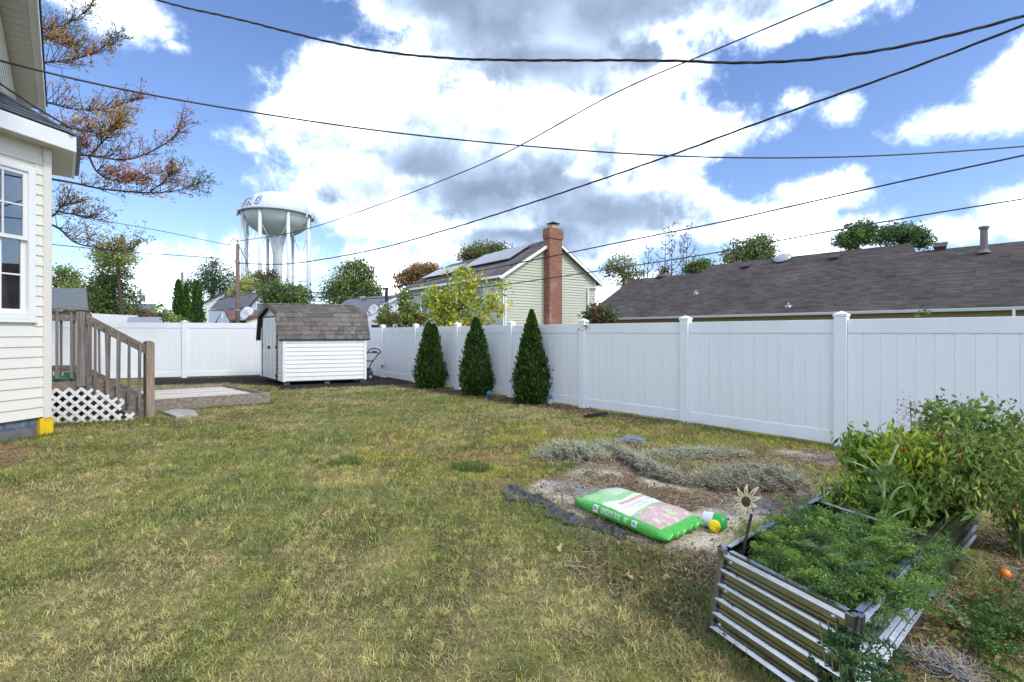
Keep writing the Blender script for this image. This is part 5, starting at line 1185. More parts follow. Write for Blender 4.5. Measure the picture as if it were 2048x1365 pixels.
tree('leafy_tree', 'right green tree of the pair, spreading behind the small white gable', 1800, 61, [(1795, 465, 36, 20), (1830, 475, 30, 18), (1770, 478, 20, 20), (1850, 488, 18, 10)], [(0.04, 0.078, 0.028), (0.055, 0.09, 0.035)], 170, 38, 5, 4.4, 0.3, seed=17)
tree('leafy_shrub', 'dark shrub with reddish top at the left end of the ranch roof', 1198, 14, [(1198, 630, 26, 22), (1212, 638, 18, 14), (1186, 640, 16, 12)], [(0.035, 0.06, 0.02), (0.05, 0.075, 0.025), (0.13, 0.04, 0.03)], 75, 36, 5, 6, 0.03, seed=18, cat='shrub', limbs=6)
tree('yellow_sapling', 'tall sapling with yellow and green leaves leaning over the fence before the green house', 925, 13.5, [(905, 605, 42, 46), (950, 615, 40, 34), (880, 620, 28, 30), (935, 570, 22, 30), (992, 610, 26, 22), (912, 545, 12, 22), (1000, 575, 10, 12), (862, 590, 16, 26), (965, 560, 8, 18), (930, 648, 60, 12)],
     [(0.31, 0.27, 0.03), (0.33, 0.30, 0.035), (0.17, 0.22, 0.035), (0.13, 0.20, 0.035), (0.22, 0.25, 0.04)], 210, 17, 6.5, 7.5, 0.03, seed=19, limbs=46, cat='sapling', gain=1.75)
tree('green_shrub', 'fresh green leafy shrub topping the fence between the shed and the sapling', 815, 15, [(815, 640, 30, 16), (808, 605, 10, 26), (775, 640, 20, 14), (845, 640, 18, 14), (822, 622, 16, 14), (772, 620, 8, 14)], [(0.12, 0.20, 0.04), (0.09, 0.15, 0.035), (0.19, 0.24, 0.06), (0.16, 0.10, 0.04)], 120, 24, 5, 6.5, 0.025, seed=20, limbs=18, cat='shrub', gain=1.5)
tree('climbing_vine', 'light green vine poking above the back fence beside the cedars', 345, 15.2, [(335, 628, 14, 8), (355, 640, 20, 6), (318, 618, 7, 10)], [(0.13, 0.19, 0.05), (0.09, 0.14, 0.04)], 34, 16, 4, 5, 0.012, seed=21, limbs=8, cat='vine')
# bare trees beyond the ranch roof
M_BARKD = mat('dead_bark', (0.09, 0.07, 0.062), 0.95, var=0.3, vscale=4, spec=0.1)
def bare(label, px, y, lean, top, seed, spread=22, kids=13, r=0.24, vine=False):
    rng = np.random.default_rng(seed); b = P(px, 600, y); t = P(px + lean, top, y); root = thing('bare_tree', label, 'tree', (b.x, y, 0), 'bare trees beyond the ranch roof'); s = y / FPX
    tr = [Vector((b.x, y, 0)), b, b.lerp(t, 0.5) + Vector((rng.normal() * 2 * s, 0, 0)), t]; c = spline(tr, 8); k = MB(); k.tube(c, [r * (1 - 0.9 * i / (len(c) - 1)) for i in range(len(c))], 6); k.build('trunk', M_BARKD, root, smooth=True)
    k = MB(); tips = []
    for i in range(kids):
        f = 0.45 + 0.55 * (i + rng.random()) / kids; o = c[min(len(c) - 1, int(f * (len(c) - 1)))]; sd_ = 1 if i % 2 else -1; L_ = spread * s * (1.25 - f) * (0.6 + 0.9 * rng.random())
        e = o + Vector((sd_ * L_ * 0.75, rng.normal() * L_ * 0.5, L_ * (0.6 + 0.6 * rng.random()))); m_ = o.lerp(e, 0.5) + Vector((sd_ * 0.1 * L_, 0, -0.12 * L_)); k.tube(spline([o, m_, e], 4), [r * 0.48 * (1 - 0.1 * j) for j in range(9)], 4, cap=False)
        for q in range(5):
            a = m_.lerp(e, 0.2 + 0.2 * q); g = a + Vector((rng.normal() * 0.35 * L_, rng.normal() * 0.3 * L_, (0.15 + 0.4 * rng.random()) * L_)); k.tube([a, a.lerp(g, 0.5) + Vector((0, 0, 0.05 * L_)), g], [r * 0.24, r * 0.18, r * 0.11], 3, cap=False); tips.append(g)
    k.build('limbs', M_BARKD, root)['kind'] = 'stuff'
    if vine:
        C = np.array([tuple(b.lerp(t, rng.random() * 0.36 + 0.08)) for _ in range(900)]) + rng.normal(size=(900, 3)) * np.array([5.5, 5, 3]) * s; V, F, tt = leaf_geo(C, rng.normal(size=C.shape), 3.6 * s, 0.6, pal(900, [(0.26, 0.10, 0.03), (0.12, 0.12, 0.03)], 0.2, rng), rng=rng); np_mesh('vine', V, F, M_LEAF, root, tt)
    else:
        C = np.repeat(np.array([tuple(g) for g in tips]), 4, 0); C = C + rng.normal(size=C.shape) * 2.0 * s; V, F, tt = leaf_geo(C, rng.normal(size=C.shape), 2.4 * s, 0.5, pal(len(C), [(0.15, 0.09, 0.06), (0.10, 0.08, 0.06)], 0.2, rng), rng=rng); np_mesh('dry_leaves', V, F, M_LEAF, root, tt)
bare('short crooked bare tree, leftmost of the bare trees', 1294, 70, 4, 492, 31, 26, 9, 0.16)
bare('bare tree wrapped low in orange vine leaves', 1325, 71, 6, 455, 32, 26, 13, 0.15, True)
bare('tallest bare tree, its trunk straight, in the middle of the row', 1342, 70, 2, 444, 33, 22, 14, 0.16)
bare('thin leaning bare tree just right of the tallest one', 1362, 72, 8, 462, 34, 20, 12, 0.13)
bare('bare tree at the right end, twiggy flat top', 1372, 70, 6, 450, 35, 26, 15, 0.15)

# cedars (arborvitae)
def cedar(label, base, h, r, seed, n=6500, leaf=0.066, group=None, cols=None, top_tips=((0, 0, 1.0),), shape=0.55):
    rng = np.random.default_rng(seed); root = thing('cedar_shrub', label, 'shrub', base, group); bx, by, bz = base
    cols = cols or [(0.020, 0.048, 0.008), (0.030, 0.066, 0.010), (0.048, 0.092, 0.013), (0.012, 0.030, 0.007), (0.060, 0.10, 0.016)]
    def rad(f): return r * np.where(f < 0.24, 0.74 + 0.26 * np.sin(np.clip(f / 0.24, 0, 1) * np.pi / 2), np.clip((1 - f) / 0.76, 0, 1) ** shape * (1 - 0.12 * f))
    k = MB(); k.tube([(bx, by, -0.05), (bx, by, h * 0.6)], [0.03, 0.015], 6); k.build('trunk', M_BARK, root)
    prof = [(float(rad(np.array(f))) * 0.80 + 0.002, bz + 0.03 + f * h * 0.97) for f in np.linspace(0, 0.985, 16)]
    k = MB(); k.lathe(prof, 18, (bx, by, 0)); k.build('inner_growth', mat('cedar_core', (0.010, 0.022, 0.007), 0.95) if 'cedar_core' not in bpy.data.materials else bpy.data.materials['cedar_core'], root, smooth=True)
    f = rng.random(n) ** 1.25; a = rng.random(n) * 2 * np.pi
    lump = 1 + 0.11 * np.sin(a * 5 + f * 9) + 0.07 * np.sin(a * 9 - f * 17) + 0.09 * rng.normal(size=n); rr_ = rad(f) * lump * (0.80 + 0.24 * rng.random(n)) * np.where(rng.random(n) < 0.05, 1.13, 1.0)
    tip = np.array(top_tips)[rng.integers(0, len(top_tips), n)]; sh_ = np.clip((f - 0.45) / 0.55, 0, 1)
    C = np.stack([bx + rr_ * np.cos(a) + tip[:, 0] * sh_, by + rr_ * np.sin(a) + tip[:, 1] * sh_, bz + 0.02 + f * h * tip[:, 2]], 1)
    T = np.stack([np.cos(a) * 0.55, np.sin(a) * 0.55, np.ones(n) * 1.0], 1) + rng.normal(size=(n, 3)) * 0.28
    V, F, tt = leaf_geo(C, T, leaf * (0.7 + 0.8 * rng.random(n)), 0.42, pal(n, cols, 0.28, rng, None, 1.5), rng=rng); np_mesh('foliage', V, F, M_LEAF, root, tt)
    return root
def cedar_px(label, px, pbase, ptop, rpx, seed, **kw):
    b = G(px, pbase); h = (pbase - ptop) / FPX * b.y; return cedar(label, (b.x, b.y, 0.0), h, rpx / FPX * b.y, seed, **kw)
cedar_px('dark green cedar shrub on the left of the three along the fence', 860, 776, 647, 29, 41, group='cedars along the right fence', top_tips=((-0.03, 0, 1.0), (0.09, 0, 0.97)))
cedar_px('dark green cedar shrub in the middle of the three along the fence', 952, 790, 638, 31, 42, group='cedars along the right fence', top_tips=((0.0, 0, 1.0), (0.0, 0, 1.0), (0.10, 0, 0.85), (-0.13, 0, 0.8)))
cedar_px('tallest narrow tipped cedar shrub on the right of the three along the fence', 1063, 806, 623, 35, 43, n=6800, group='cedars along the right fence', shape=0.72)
ccol = [(0.042, 0.095, 0.014), (0.062, 0.125, 0.018), (0.032, 0.075, 0.012)]
for px, tp, hw, yy, lb, sd2 in ((357, 561, 14, 19.0, 'tall columnar cedar, left of the trio behind the back fence', 44), (372, 568, 9, 20.2, 'narrow columnar cedar, half hidden between two wider ones', 45), (394, 563, 17, 19.0, 'tall columnar cedar, right of the trio behind the back fence', 46)):
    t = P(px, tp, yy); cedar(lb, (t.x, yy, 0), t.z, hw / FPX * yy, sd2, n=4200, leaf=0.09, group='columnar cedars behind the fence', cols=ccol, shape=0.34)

# autumn oak whose limbs reach past the house
ly = 11.5
oak = thing('autumn_oak', 'large tree with russet leaves reaching past the house roof', 'tree', (P(10, 600, ly).x, ly, 0))
rng = np.random.default_rng(77); s = ly / FPX
tb_ = P(10, 640, ly); k = MB(); tp_ = [Vector((tb_.x, ly, -0.1)), P(12, 500, ly), P(15, 300, ly), P(20, 100, ly), P(25, -100, ly)]; k.tube(tp_, [0.32, 0.28, 0.22, 0.16, 0.08], 10); k.build('trunk', M_BARK, oak, smooth=True)
LIMBS = [([(20, 100), (80, 62), (130, 50), (165, 28), (188, 2)], 'a', 3.0), ([(20, 150), (80, 128), (140, 120), (195, 103), (232, 68)], 'b', 4.0), ([(20, 105), (70, 75), (110, 85), (150, 92)], 'b', 2.5),
         ([(20, 220), (85, 205), (140, 217), (200, 220), (245, 208), (278, 192)], 'c', 5.0), ([(20, 260), (100, 250), (165, 262), (210, 266), (240, 235)], 'd', 4.5),
         ([(20, 330), (110, 312), (180, 312), (250, 320), (310, 300), (350, 270), (364, 238)], 'c', 5.0), ([(180, 312), (205, 285), (225, 262), (238, 240)], 'd', 3.2), ([(178, 314), (195, 345), (225, 362), (260, 362), (300, 345)], 'e', 3.8),
         ([(20, 345), (140, 365), (210, 379), (300, 386), (360, 380), (408, 362)], 'f', 5.0), ([(300, 384), (330, 362), (350, 345)], 'f', 2.5),
         ([(20, 470), (105, 432), (125, 412), (150, 405)], 'g', 5.0), ([(20, 430), (108, 452), (150, 485), (200, 497), (245, 503), (272, 492)], 'h', 4.5), ([(120, 425), (160, 432), (200, 440)], 'g', 2.5), ([(100, 330), (135, 300), (150, 285)], 'e', 2.5)]
HUE = {'a': [(0.15, 0.13, 0.045), (0.17, 0.09, 0.045), (0.08, 0.09, 0.04)], 'b': [(0.26, 0.11, 0.03), (0.30, 0.16, 0.04), (0.15, 0.14, 0.035), (0.20, 0.085, 0.05)], 'c': [(0.20, 0.085, 0.065), (0.23, 0.09, 0.065), (0.17, 0.09, 0.06), (0.17, 0.11, 0.05)],
       'd': [(0.26, 0.17, 0.035), (0.20, 0.15, 0.035), (0.25, 0.10, 0.04)], 'e': [(0.29, 0.115, 0.045), (0.25, 0.10, 0.05), (0.20, 0.09, 0.05)], 'f': [(0.30, 0.11, 0.04), (0.22, 0.10, 0.05), (0.14, 0.13, 0.05), (0.09, 0.11, 0.055)],
       'g': [(0.20, 0.11, 0.045), (0.14, 0.10, 0.045)], 'h': [(0.17, 0.14, 0.035), (0.26, 0.13, 0.035), (0.13, 0.13, 0.04)]}
k = MB(); k2 = MB(); LC, LT, LCOL = [], [], []
for pts, hue, wpx in LIMBS:
    dz = rng.uniform(-0.8, 0.8); c = spline([P(a, b, ly + dz * (i / len(pts))) for i, (a, b) in enumerate(pts)], 10); n = len(c)
    k.tube(c, [wpx * s * 0.55 * (1 - 0.86 * i / (n - 1)) for i in range(n)], 6, cap=False)
    tdir = (c[-1] - c[0]).normalized()
    for i in range(int(n * 0.22), n, 1):
        for rep in range(2):
            if rng.random() < 0.30: continue
            o = c[i]; L_ = s * rng.uniform(20, 66) * (1.1 - 0.5 * i / n); ang = rng.uniform(-0.4, 2.0); d = Vector((math.cos(ang), rng.normal() * 0.6, math.sin(ang))).normalized(); d = (d + tdir * 0.5).normalized(); e = o + d * L_ - Zs * (0.1 * L_ if ang < 0 else 0); m_ = o.lerp(e, 0.5) - Zs * 0.06 * L_
            k2.tube([o, m_, e], [0.010, 0.007, 0.003], 3, cap=False)
            for q in range(4):
                b0 = o.lerp(e, 0.5 + 0.165 * q); sub = b0 + Vector((rng.normal(), rng.normal(), rng.normal() * 0.8 + 0.35)) * L_ * 0.20; k2.tube([b0, sub], [0.004, 0.002], 3, cap=False)
                nl = int(rng.integers(3, 8))
                if hue in 'bdef': nl += 3
                col = np.array(HUE[hue][rng.integers(len(HUE[hue]))])
                if hue in 'bfh' and i > 0.82 * n: col = np.array((0.085, 0.11, 0.05))
                for _ in range(nl):
                    LC.append(np.array(sub) + rng.normal(size=3) * 0.035); LT.append(np.array(tuple(d)) + rng.normal(size=3) * 0.7 + np.array((0, 0, 0.3))); LCOL.append(np.clip(col * 2.2 * (1 + rng.normal() * 0.22), 0.01, 1))
k.build('limbs', M_BARK, oak, smooth=True)['kind'] = 'stuff'; k2.build('twigs', M_BARK, oak)['kind'] = 'stuff'
LC = np.array(LC); V, F, tt = leaf_geo(LC, np.array(LT), 0.052 * (0.7 + 0.7 * rng.random(len(LC))), 0.42, np.array(LCOL), rng=rng); o_ = np_mesh('foliage', V, F, M_LEAF, oak, tt)

# ivy on the fence post and a sprig behind the fence
def sprig(name, label, pts, n, size, cols, seed, spread=0.04, cat='vine'):
    rng = np.random.default_rng(seed); c = spline(pts, 8); root = thing(name, label, cat, c[0]); k = MB(); k.tube(c, 0.004, 4); k.build('stem', mat('vine_stem', (0.09, 0.10, 0.03), 0.8) if 'vine_stem' not in bpy.data.materials else bpy.data.materials['vine_stem'], root)
    C = np.array([tuple(c[rng.integers(len(c))]) for _ in range(n)]) + rng.normal(size=(n, 3)) * spread; V, F, tt = leaf_geo(C, rng.normal(size=(n, 3)), size * (0.6 + 0.8 * rng.random(n)), 0.8, pal(n, cols, 0.2, rng), rng=rng); np_mesh('leaves', V, F, M_LEAF, root, tt)
yp = (FA + FD * PITCH * 2).y - 0.09
sprig('ivy_sprig', 'small ivy sprig trailing over the fence post right of the tallest cedar', [P(1176, 640, yp + 0.2), P(1177, 648, yp), P(1172, 657, yp), P(1166, 662, yp)], 26, 0.045, [(0.10, 0.15, 0.04), (0.15, 0.18, 0.05)], 51)
sprig('leafy_sprig', 'tiny leafy sprig poking above the fence near the right gutter', [P(1828, 645, 5.6), P(1830, 634, 5.6), P(1842, 622, 5.6), P(1851, 624, 5.6)], 34, 0.035, [(0.12, 0.20, 0.03), (0.17, 0.22, 0.04)], 52, 0.025)

# ------------------------------------------------------------------ raised bed of corrugated steel
BH = 0.366; LEAN = Vector((-0.065, 0, 0))
def metal_mat():
    m = mat('galvanised_steel', (0.34, 0.35, 0.365), 0.17, metal=1.0, var=0.14, vscale=12, bump=0.03, bscale=25)
    return m
M_GALV = metal_mat(); M_GALVD = mat('steel_post', (0.25, 0.265, 0.28), 0.3, metal=1.0, var=0.2, vscale=10)
bed = thing('raised_garden_bed', 'corrugated galvanised steel raised bed leaning over, at lower right', 'raised bed', (BED[0].x, BED[0].y, 0))
def bp(p, z): return Vector((p.x, p.y, 0)) + LEAN * (1 - z / BH) + Zs * z
cen = sum((Vector(b) for b in BED), Vector((0, 0, 0))) / 4
def corr(mb, a, b, z0, z1, nrm, ribs=6, amp=0.0205):
    """trapezoid ribs running along the panel"""
    prof = []; p = (z1 - z0) / ribs
    for i in range(ribs):
        zz = z0 + i * p; prof += [(zz, 0), (zz + p * 0.13, 0), (zz + p * 0.17, 0.004), (zz + p * 0.21, 0), (zz + p * 0.46, 0), (zz + p * 0.60, amp), (zz + p * 0.76, amp), (zz + p * 0.97, 0.001)]
    prof.append((z1, 0)); v = []; f = []
    for z, o in prof: v += [bp(a, z) + nrm * o, bp(b, z) + nrm * o]
    for i in range(len(prof) - 1): f.append((2 * i, 2 * i + 1, 2 * i + 3, 2 * i + 2))
    n = len(v); v += [Vector(q) - nrm * 0.003 for q in v]; f += [tuple(n + j for j in reversed(q)) for q in f]; mb.add(v, f)
for i in range(4):
    a, b = BED[i], BED[(i + 1) % 4]; d = (b - a).normalized(); nrm = Vector((d.y, -d.x, 0))
    if nrm.dot(cen - a) > 0: nrm = -nrm
    segs = 1 if i % 2 == 0 else 2
    for q in range(segs):
        k = MB(); p0 = a.lerp(b, q / segs) + d * 0.012; p1 = a.lerp(b, (q + 1) / segs) - d * 0.012; corr(k, p0, p1, 0.0, BH, nrm); k.build('side_panel', M_GALV, bed)
    k = MB(); k.boxv(bp(a, BH) - nrm * 0.016 + d * 0.03, (b - a) - d * 0.06, nrm * 0.022, Zs * 0.007); k.build('rim', M_GALV, bed)
    for c_, sg in ((a, 1), (b, -1)):
        k = MB(); k.boxv(bp(c_, 0.0) - nrm * 0.006 - d * 0.004 * sg, d * 0.020 * sg, nrm * 0.022, bp(c_, BH + 0.01) - bp(c_, 0)); k.build('corner_post', M_GALVD, bed, bevel=0.003)
        k = MB(); k.boxv(bp(c_, BH - 0.030) - d * 0.007 * sg + nrm * 0.0165, d * 0.030 * sg, nrm * 0.005, Zs * 0.042); k.build('corner_cap', M_GALVD, bed, bevel=0.003)
    for z in (0.08, 0.22, 0.34):
        for c_ in (a + d * 0.06, b - d * 0.06):
            k = MB(); k.lathe([(0.008, 0.0), (0.008, 0.006), (0.003, 0.008)], 8, bp(c_, z) + nrm * 0.018, tuple(nrm)); k.build('bolt', M_STEEL, bed)
bu_ = (BED[3] - BED[0]); BLn = bu_.length; bu_.normalize(); bw_ = (BED[1] - BED[0]); BWd = bw_.length; bw_.normalize()
def bd(t, w, z=0.0): return BED[0] + bu_ * t + bw_ * w + Zs * z
k = MB(); k.tube([bd(1.02, 0.0, BH - 0.01), bd(1.02, BWd, BH - 0.01)], 0.007, 8); k.build('cross_rod', M_STEEL, bed)
nS = 40; sx = np.linspace(0.01, BLn - 0.01, nS); sw = np.linspace(0.012, BWd - 0.012, 14); SV = []
for a in sx:
    for b in sw: q = bd(a, b, 0.27 + 0.025 * float(fbm(a, b, 6, 3, 3)) + 0.015 * math.sin(a * 7 + b * 9)); SV.append(tuple(q))
ii = np.arange(nS * 14).reshape(nS, 14); SF = np.stack([ii[:-1, :-1], ii[1:, :-1], ii[1:, 1:], ii[:-1, 1:]], -1).reshape(-1, 4)
so = np_mesh('bed_soil', np.array(SV), SF, mat('potting_soil', (0.035, 0.026, 0.022), 0.95, var=0.6, vscale=70, col2=(0.11, 0.08, 0.065), bump=1.0, bscale=120)); tag(so, 'dark potting soil filling the steel raised bed', 'soil', kind='stuff')

# feathery carrot tops
def fronds(n, base_fn, len_rng, cols, seed, leaflet=0.011, out=0.8, density=26):
    """drooping pinnate fronds -> leaflet centres, directions, colours and stem polylines"""
    rng = np.random.default_rng(seed); C, T, K, stems = [], [], [], []
    for i in range(n):
        b, lean = base_fn(rng); L_ = rng.uniform(*len_rng); az_ = rng.uniform(0, 2 * np.pi); d = np.array([math.cos(az_) * out, math.sin(az_) * out, 1.0]) + lean; d /= np.linalg.norm(d)
        col = np.array(cols[rng.integers(len(cols))]) * (0.8 + 0.45 * rng.random()); drop = rng.uniform(0.25, 0.9) * L_; pts = []
        for j in range(9):
            f = j / 8; pts.append(np.array(b) + d * L_ * f - np.array([0, 0, drop * f * f * 0.8]))
        stems.append(pts); side = np.cross(d, [0, 0, 1.0]); side /= np.linalg.norm(side) + 1e-6
        for j in range(density):
            f = 0.22 + 0.78 * j / density; x = f * 8; i0 = min(7, int(x)); p = pts[i0] * (1 - (x - i0)) + pts[i0 + 1] * (x - i0)
            wv_ = (1 - f) * 0.075 + 0.012
            for sg in (-1, 1):
                m = 4
                for q in range(m):
                    g = (q + 0.6) / m; c = p + sg * side * wv_ * g + d * wv_ * 0.35 * g + rng.normal(size=3) * 0.005
                    C.append(c); T.append(sg * side + d * 0.7 + rng.normal(size=3) * 0.75); K.append(col * (1 + rng.normal() * 0.14))
    C = np.array(C); return C, np.array(T), np.clip(np.array(K), 0.005, 1), stems
FGR = [(0.13, 0.235, 0.045), (0.18, 0.29, 0.055), (0.09, 0.165, 0.045), (0.14, 0.22, 0.095), (0.21, 0.31, 0.06)]
def cbase(rng):
    t = 0.08 + 0.78 * rng.random(); w = 0.07 + (BWd - 0.08) * rng.random() ** 0.8; lean = np.array(bw_) * (0.75 if w > 0.36 and 0.25 < t < 0.85 and rng.random() < 0.5 else 0.05) + np.array(bu_) * 0.25
    return bd(t, w, 0.29), lean * 0.9
C, T, K, stems = fronds(400, cbase, (0.10, 0.30), FGR, 61)
keep = (C[:, 2] > 0.02); C, T, K = C[keep], T[keep], K[keep]
V, F, tt = leaf_geo(C, T, 0.015 * (0.7 + 0.8 * np.random.default_rng(1).random(len(C))), 0.30, K)
cr = np_mesh('carrot_foliage', V, F, M_LEAF, None, tt); tag(cr, 'feathery green carrot tops spilling over the near half of the bed', 'carrot tops', kind='stuff')
k = MB()
for st_ in stems: k.tube([tuple(p) for p in st_[::2]], [0.0022, 0.002, 0.0017, 0.0013, 0.0008], 3, cap=False)
k.build('frond_stems', mat('frond_stem', (0.13, 0.22, 0.05), 0.7), cr)
# trailing weed at the near corner
def wbase(rng): return bd(-0.03 + rng.normal() * 0.02, BWd + 0.01 + rng.uniform(-0.11, 0.05), rng.uniform(0.0, 0.30)), np.array((0, -0.3, 0.0))
C, T, K, stems = fronds(34, wbase, (0.06, 0.14), [(0.05, 0.11, 0.04), (0.07, 0.14, 0.05)], 62, density=14)
V, F, tt = leaf_geo(C, T, 0.017, 0.5, K); wd = thing('leafy_weed', 'weed with small leaves climbing the near corner of the steel bed', 'weed', bd(-0.03, BWd, 0)); np_mesh('leaves', V, F, M_LEAF, wd, tt)
k = MB()
for st_ in stems: k.tube([tuple(p) for p in st_[::2]], 0.0018, 3, cap=False)
for q in range(6):
    x = -0.10 + q * 0.03; k.tube(spline([bd(-0.035, BWd + x, 0), bd(-0.05, BWd + x * 0.8, 0.12), bd(-0.035, BWd + x * 0.9 - 0.02, 0.30 + 0.03 * math.sin(q))], 6), 0.003, 4)
k.build('stems', bpy.data.materials['frond_stem'], wd)
def wbase2(rng): return G(1985 + rng.normal() * 45, 1265 + rng.normal() * 40, 0.01), np.array((0.2, -0.1, 0.1))
C, T, K, stems = fronds(38, wbase2, (0.07, 0.17), [(0.09, 0.17, 0.04), (0.13, 0.22, 0.05), (0.08, 0.14, 0.04)], 63, density=14)
C[:, 2] = np.maximum(C[:, 2], 0.012); V, F, tt = leaf_geo(C, T, 0.016, 0.5, K); wd = np_mesh('weeds', V, F, M_LEAF, None, tt); tag(wd, 'low feathery weeds on the ground right of the steel bed', 'weeds', kind='stuff')
# bolting stalk with umbels
by_ = 2.50
bo = thing('bolting_carrot', 'pale green flowering stalk standing tall in the bed', 'plant', P(1752, 1075, by_)); M_STALK = mat('pale_stalk', (0.30, 0.40, 0.15), 0.6, var=0.1)
def stalk(pts, r0, r1, nm='stem'):
    c = spline([P(*p) for p in pts], 8); n = len(c); k = MB(); k.tube(c, [r0 + (r1 - r0) * i / (n - 1) for i in range(n)], 7); k.build(nm, M_STALK, bo, smooth=True); return c[-1]
tips = [stalk([(1752, 1080, by_), (1766, 1010, by_), (1769, 950, by_), (1780, 925, by_), (1796, 888, by_)], 0.0085, 0.006, 'main_stem'),
        stalk([(1769, 955, by_), (1750, 930, by_ - 0.02), (1728, 908, by_ - 0.04)], 0.005, 0.004), stalk([(1767, 985, by_), (1745, 945, by_ + 0.03), (1715, 928, by_ + 0.06), (1700, 925, by_ + .06)], 0.005, 0.0035),
        stalk([(1768, 1040, by_), (1780, 1000, by_ - 0.03), (1795, 978, by_ - 0.05), (1812, 972, by_ - .06)], 0.005, 0.0035), stalk([(1766, 1055, by_ - .05), (1790, 1030, by_ - 0.08), (1818, 1018, by_ - 0.1)], 0.0045, 0.0035),
        stalk([(1775, 1095, by_ - .1), (1795, 1065, by_ - .12), (1806, 1052, by_ - 0.12)], 0.0045, 0.003), stalk([(1720, 1045, by_ + .1), (1690, 1025, by_ + .1), (1652, 1003, by_ + 0.1)], 0.004, 0.003), stalk([(1769, 955, by_), (1766, 940, by_), (1771, 932, by_ - .01), (1780, 935, by_ - .01)], 0.004, 0.003)]
rng = np.random.default_rng(64); C = []; T = []
for t in tips:
    for q in range(120):
        d = rng.normal(size=3); d[2] = abs(d[2]) * 0.8 + 0.1; d /= np.linalg.norm(d); C.append(np.array(t) + d * rng.uniform(0.004, 0.035)); T.append(d)
C = np.array(C); V, F, tt = leaf_geo(C, np.array(T), 0.012, 0.28, pal(len(C), [(0.26, 0.36, 0.10), (0.18, 0.30, 0.07), (0.32, 0.40, 0.15)], 0.15, rng), rng=rng); np_mesh('umbels', V, F, M_LEAF, bo, tt)
C, T, K, stems = fronds(26, lambda r: (P(1766 + r.normal() * 6, r.uniform(930, 1060), by_), np.array((0, 0, 0.3))), (0.06, 0.13), FGR, 65, density=16); V, F, tt = leaf_geo(C, T, 0.011, 0.3, K); np_mesh('fronds', V, F, M_LEAF, bo, tt)

# pepper and tomato plants
def pepper(name, label, base, top_c, rad, n_leaf, leaf, cols, seed, fruits=(), cat='pepper plant', hang=1.0, w=0.38, group='pepper and tomato plants in the bed'):
    rng = np.random.default_rng(seed); base = Vector(base); root = thing(name, label, cat, base, group); tc2 = np.array(top_c); rad = np.array(rad); k = MB(); ends = []
    for i in range(34):
        d = rng.normal(size=3); d /= np.linalg.norm(d); e = tc2 + d * rad * (0.55 + 0.45 * rng.random()); e[2] = max(e[2], 0.06); m_ = np.array(base) * 0.45 + e * 0.55 + np.array((0, 0, 0.10)); c = spline([base + Vector((rng.normal() * .03, rng.normal() * .03, 0)), Vector(m_), Vector(e)], 5); k.tube(c, [0.006 - 0.0042 * j / (len(c) - 1) for j in range(len(c))], 4, cap=False); ends.append(c)
    k.build('stems', mat('green_stem', (0.10, 0.14, 0.045), 0.7) if 'green_stem' not in bpy.data.materials else bpy.data.materials['green_stem'], root)
    n_leaf = int(n_leaf * 2.7); leaf *= 0.86; w *= 0.85; C = []
    for i in range(n_leaf):
        c = ends[rng.integers(len(ends))]; f = rng.random() ** 0.55; p = np.array(c[min(len(c) - 1, int(f * len(c)))]); C.append(p + rng.normal(size=3) * 0.045 * np.array((1, 1, 0.9)))
    C = np.array(C); C[:, 2] = np.maximum(C[:, 2], 0.03); T = rng.normal(size=C.shape) * 0.6 + np.array((0, 0, -0.85 * hang)); n = len(C); L_ = leaf * (0.6 + 0.8 * rng.random(n))
    # folded leaf: two halves meeting at the midrib, tip bent down
    T = unit(T); S = unit(np.cross(T, rng.normal(size=C.shape))); U = np.cross(S, T); h = L_[:, None]
    a = C - T * h * 0.5; t1 = C + T * h * 0.5 - U * h * 0.12; mid = C + U * h * 0.04; l = C + S * h * w * 0.5 - U * h * 0.06; r_ = C - S * h * w * 0.5 - U * h * 0.06
    V = np.stack([a, l, t1, r_, mid], 1).reshape(-1, 3); b5 = np.arange(n)[:, None] * 5; F = np.concatenate([b5 + np.array([[0, 1, 4]]), b5 + np.array([[1, 2, 4]]), b5 + np.array([[2, 3, 4]]), b5 + np.array([[3, 0, 4]])])
    fo = np_mesh('foliage', V, F, M_LEAF, root, np.repeat(pal(n, np.array(cols) * np.array((1.3, 1.12, 0.9)), 0.24, rng, None, 1.85), 5, 0)); fo['kind'] = 'stuff'
    for (px, py, y, L2, kind) in fruits:
        p = P(px, py, y); k = MB(); L2 *= 0.72
        if kind == 'p': k.lathe([(0.004, 0), (0.0055, -0.004), (0.006, -L2 * 0.4), (0.004, -L2 * 0.8), (0.002, -L2)], 8, p, (0.15 * rng.normal(), 0.15 * rng.normal(), 1)); k.build('pepper', M_RED, root, smooth=True)
        else: k.lathe([(0.003, L2 * .5), (L2 * .35, L2 * .42), (L2 * .5, 0), (L2 * .36, -L2 * .4), (0.003, -L2 * .5)], 10, p); k.build('tomato', M_RED, root, smooth=True)
    return root
M_RED = mat('ripe_red', (0.40, 0.035, 0.02), 0.25, var=0.1)
PG = [(0.075, 0.150, 0.025), (0.055, 0.120, 0.026), (0.105, 0.180, 0.028), (0.040, 0.085, 0.022), (0.15, 0.21, 0.03)]
PY = [(0.16, 0.22, 0.028), (0.11, 0.17, 0.025), (0.20, 0.25, 0.03), (0.075, 0.13, 0.025)]
PD_ = [(0.070, 0.115, 0.030), (0.095, 0.15, 0.038), (0.050, 0.085, 0.026), (0.13, 0.17, 0.05)]
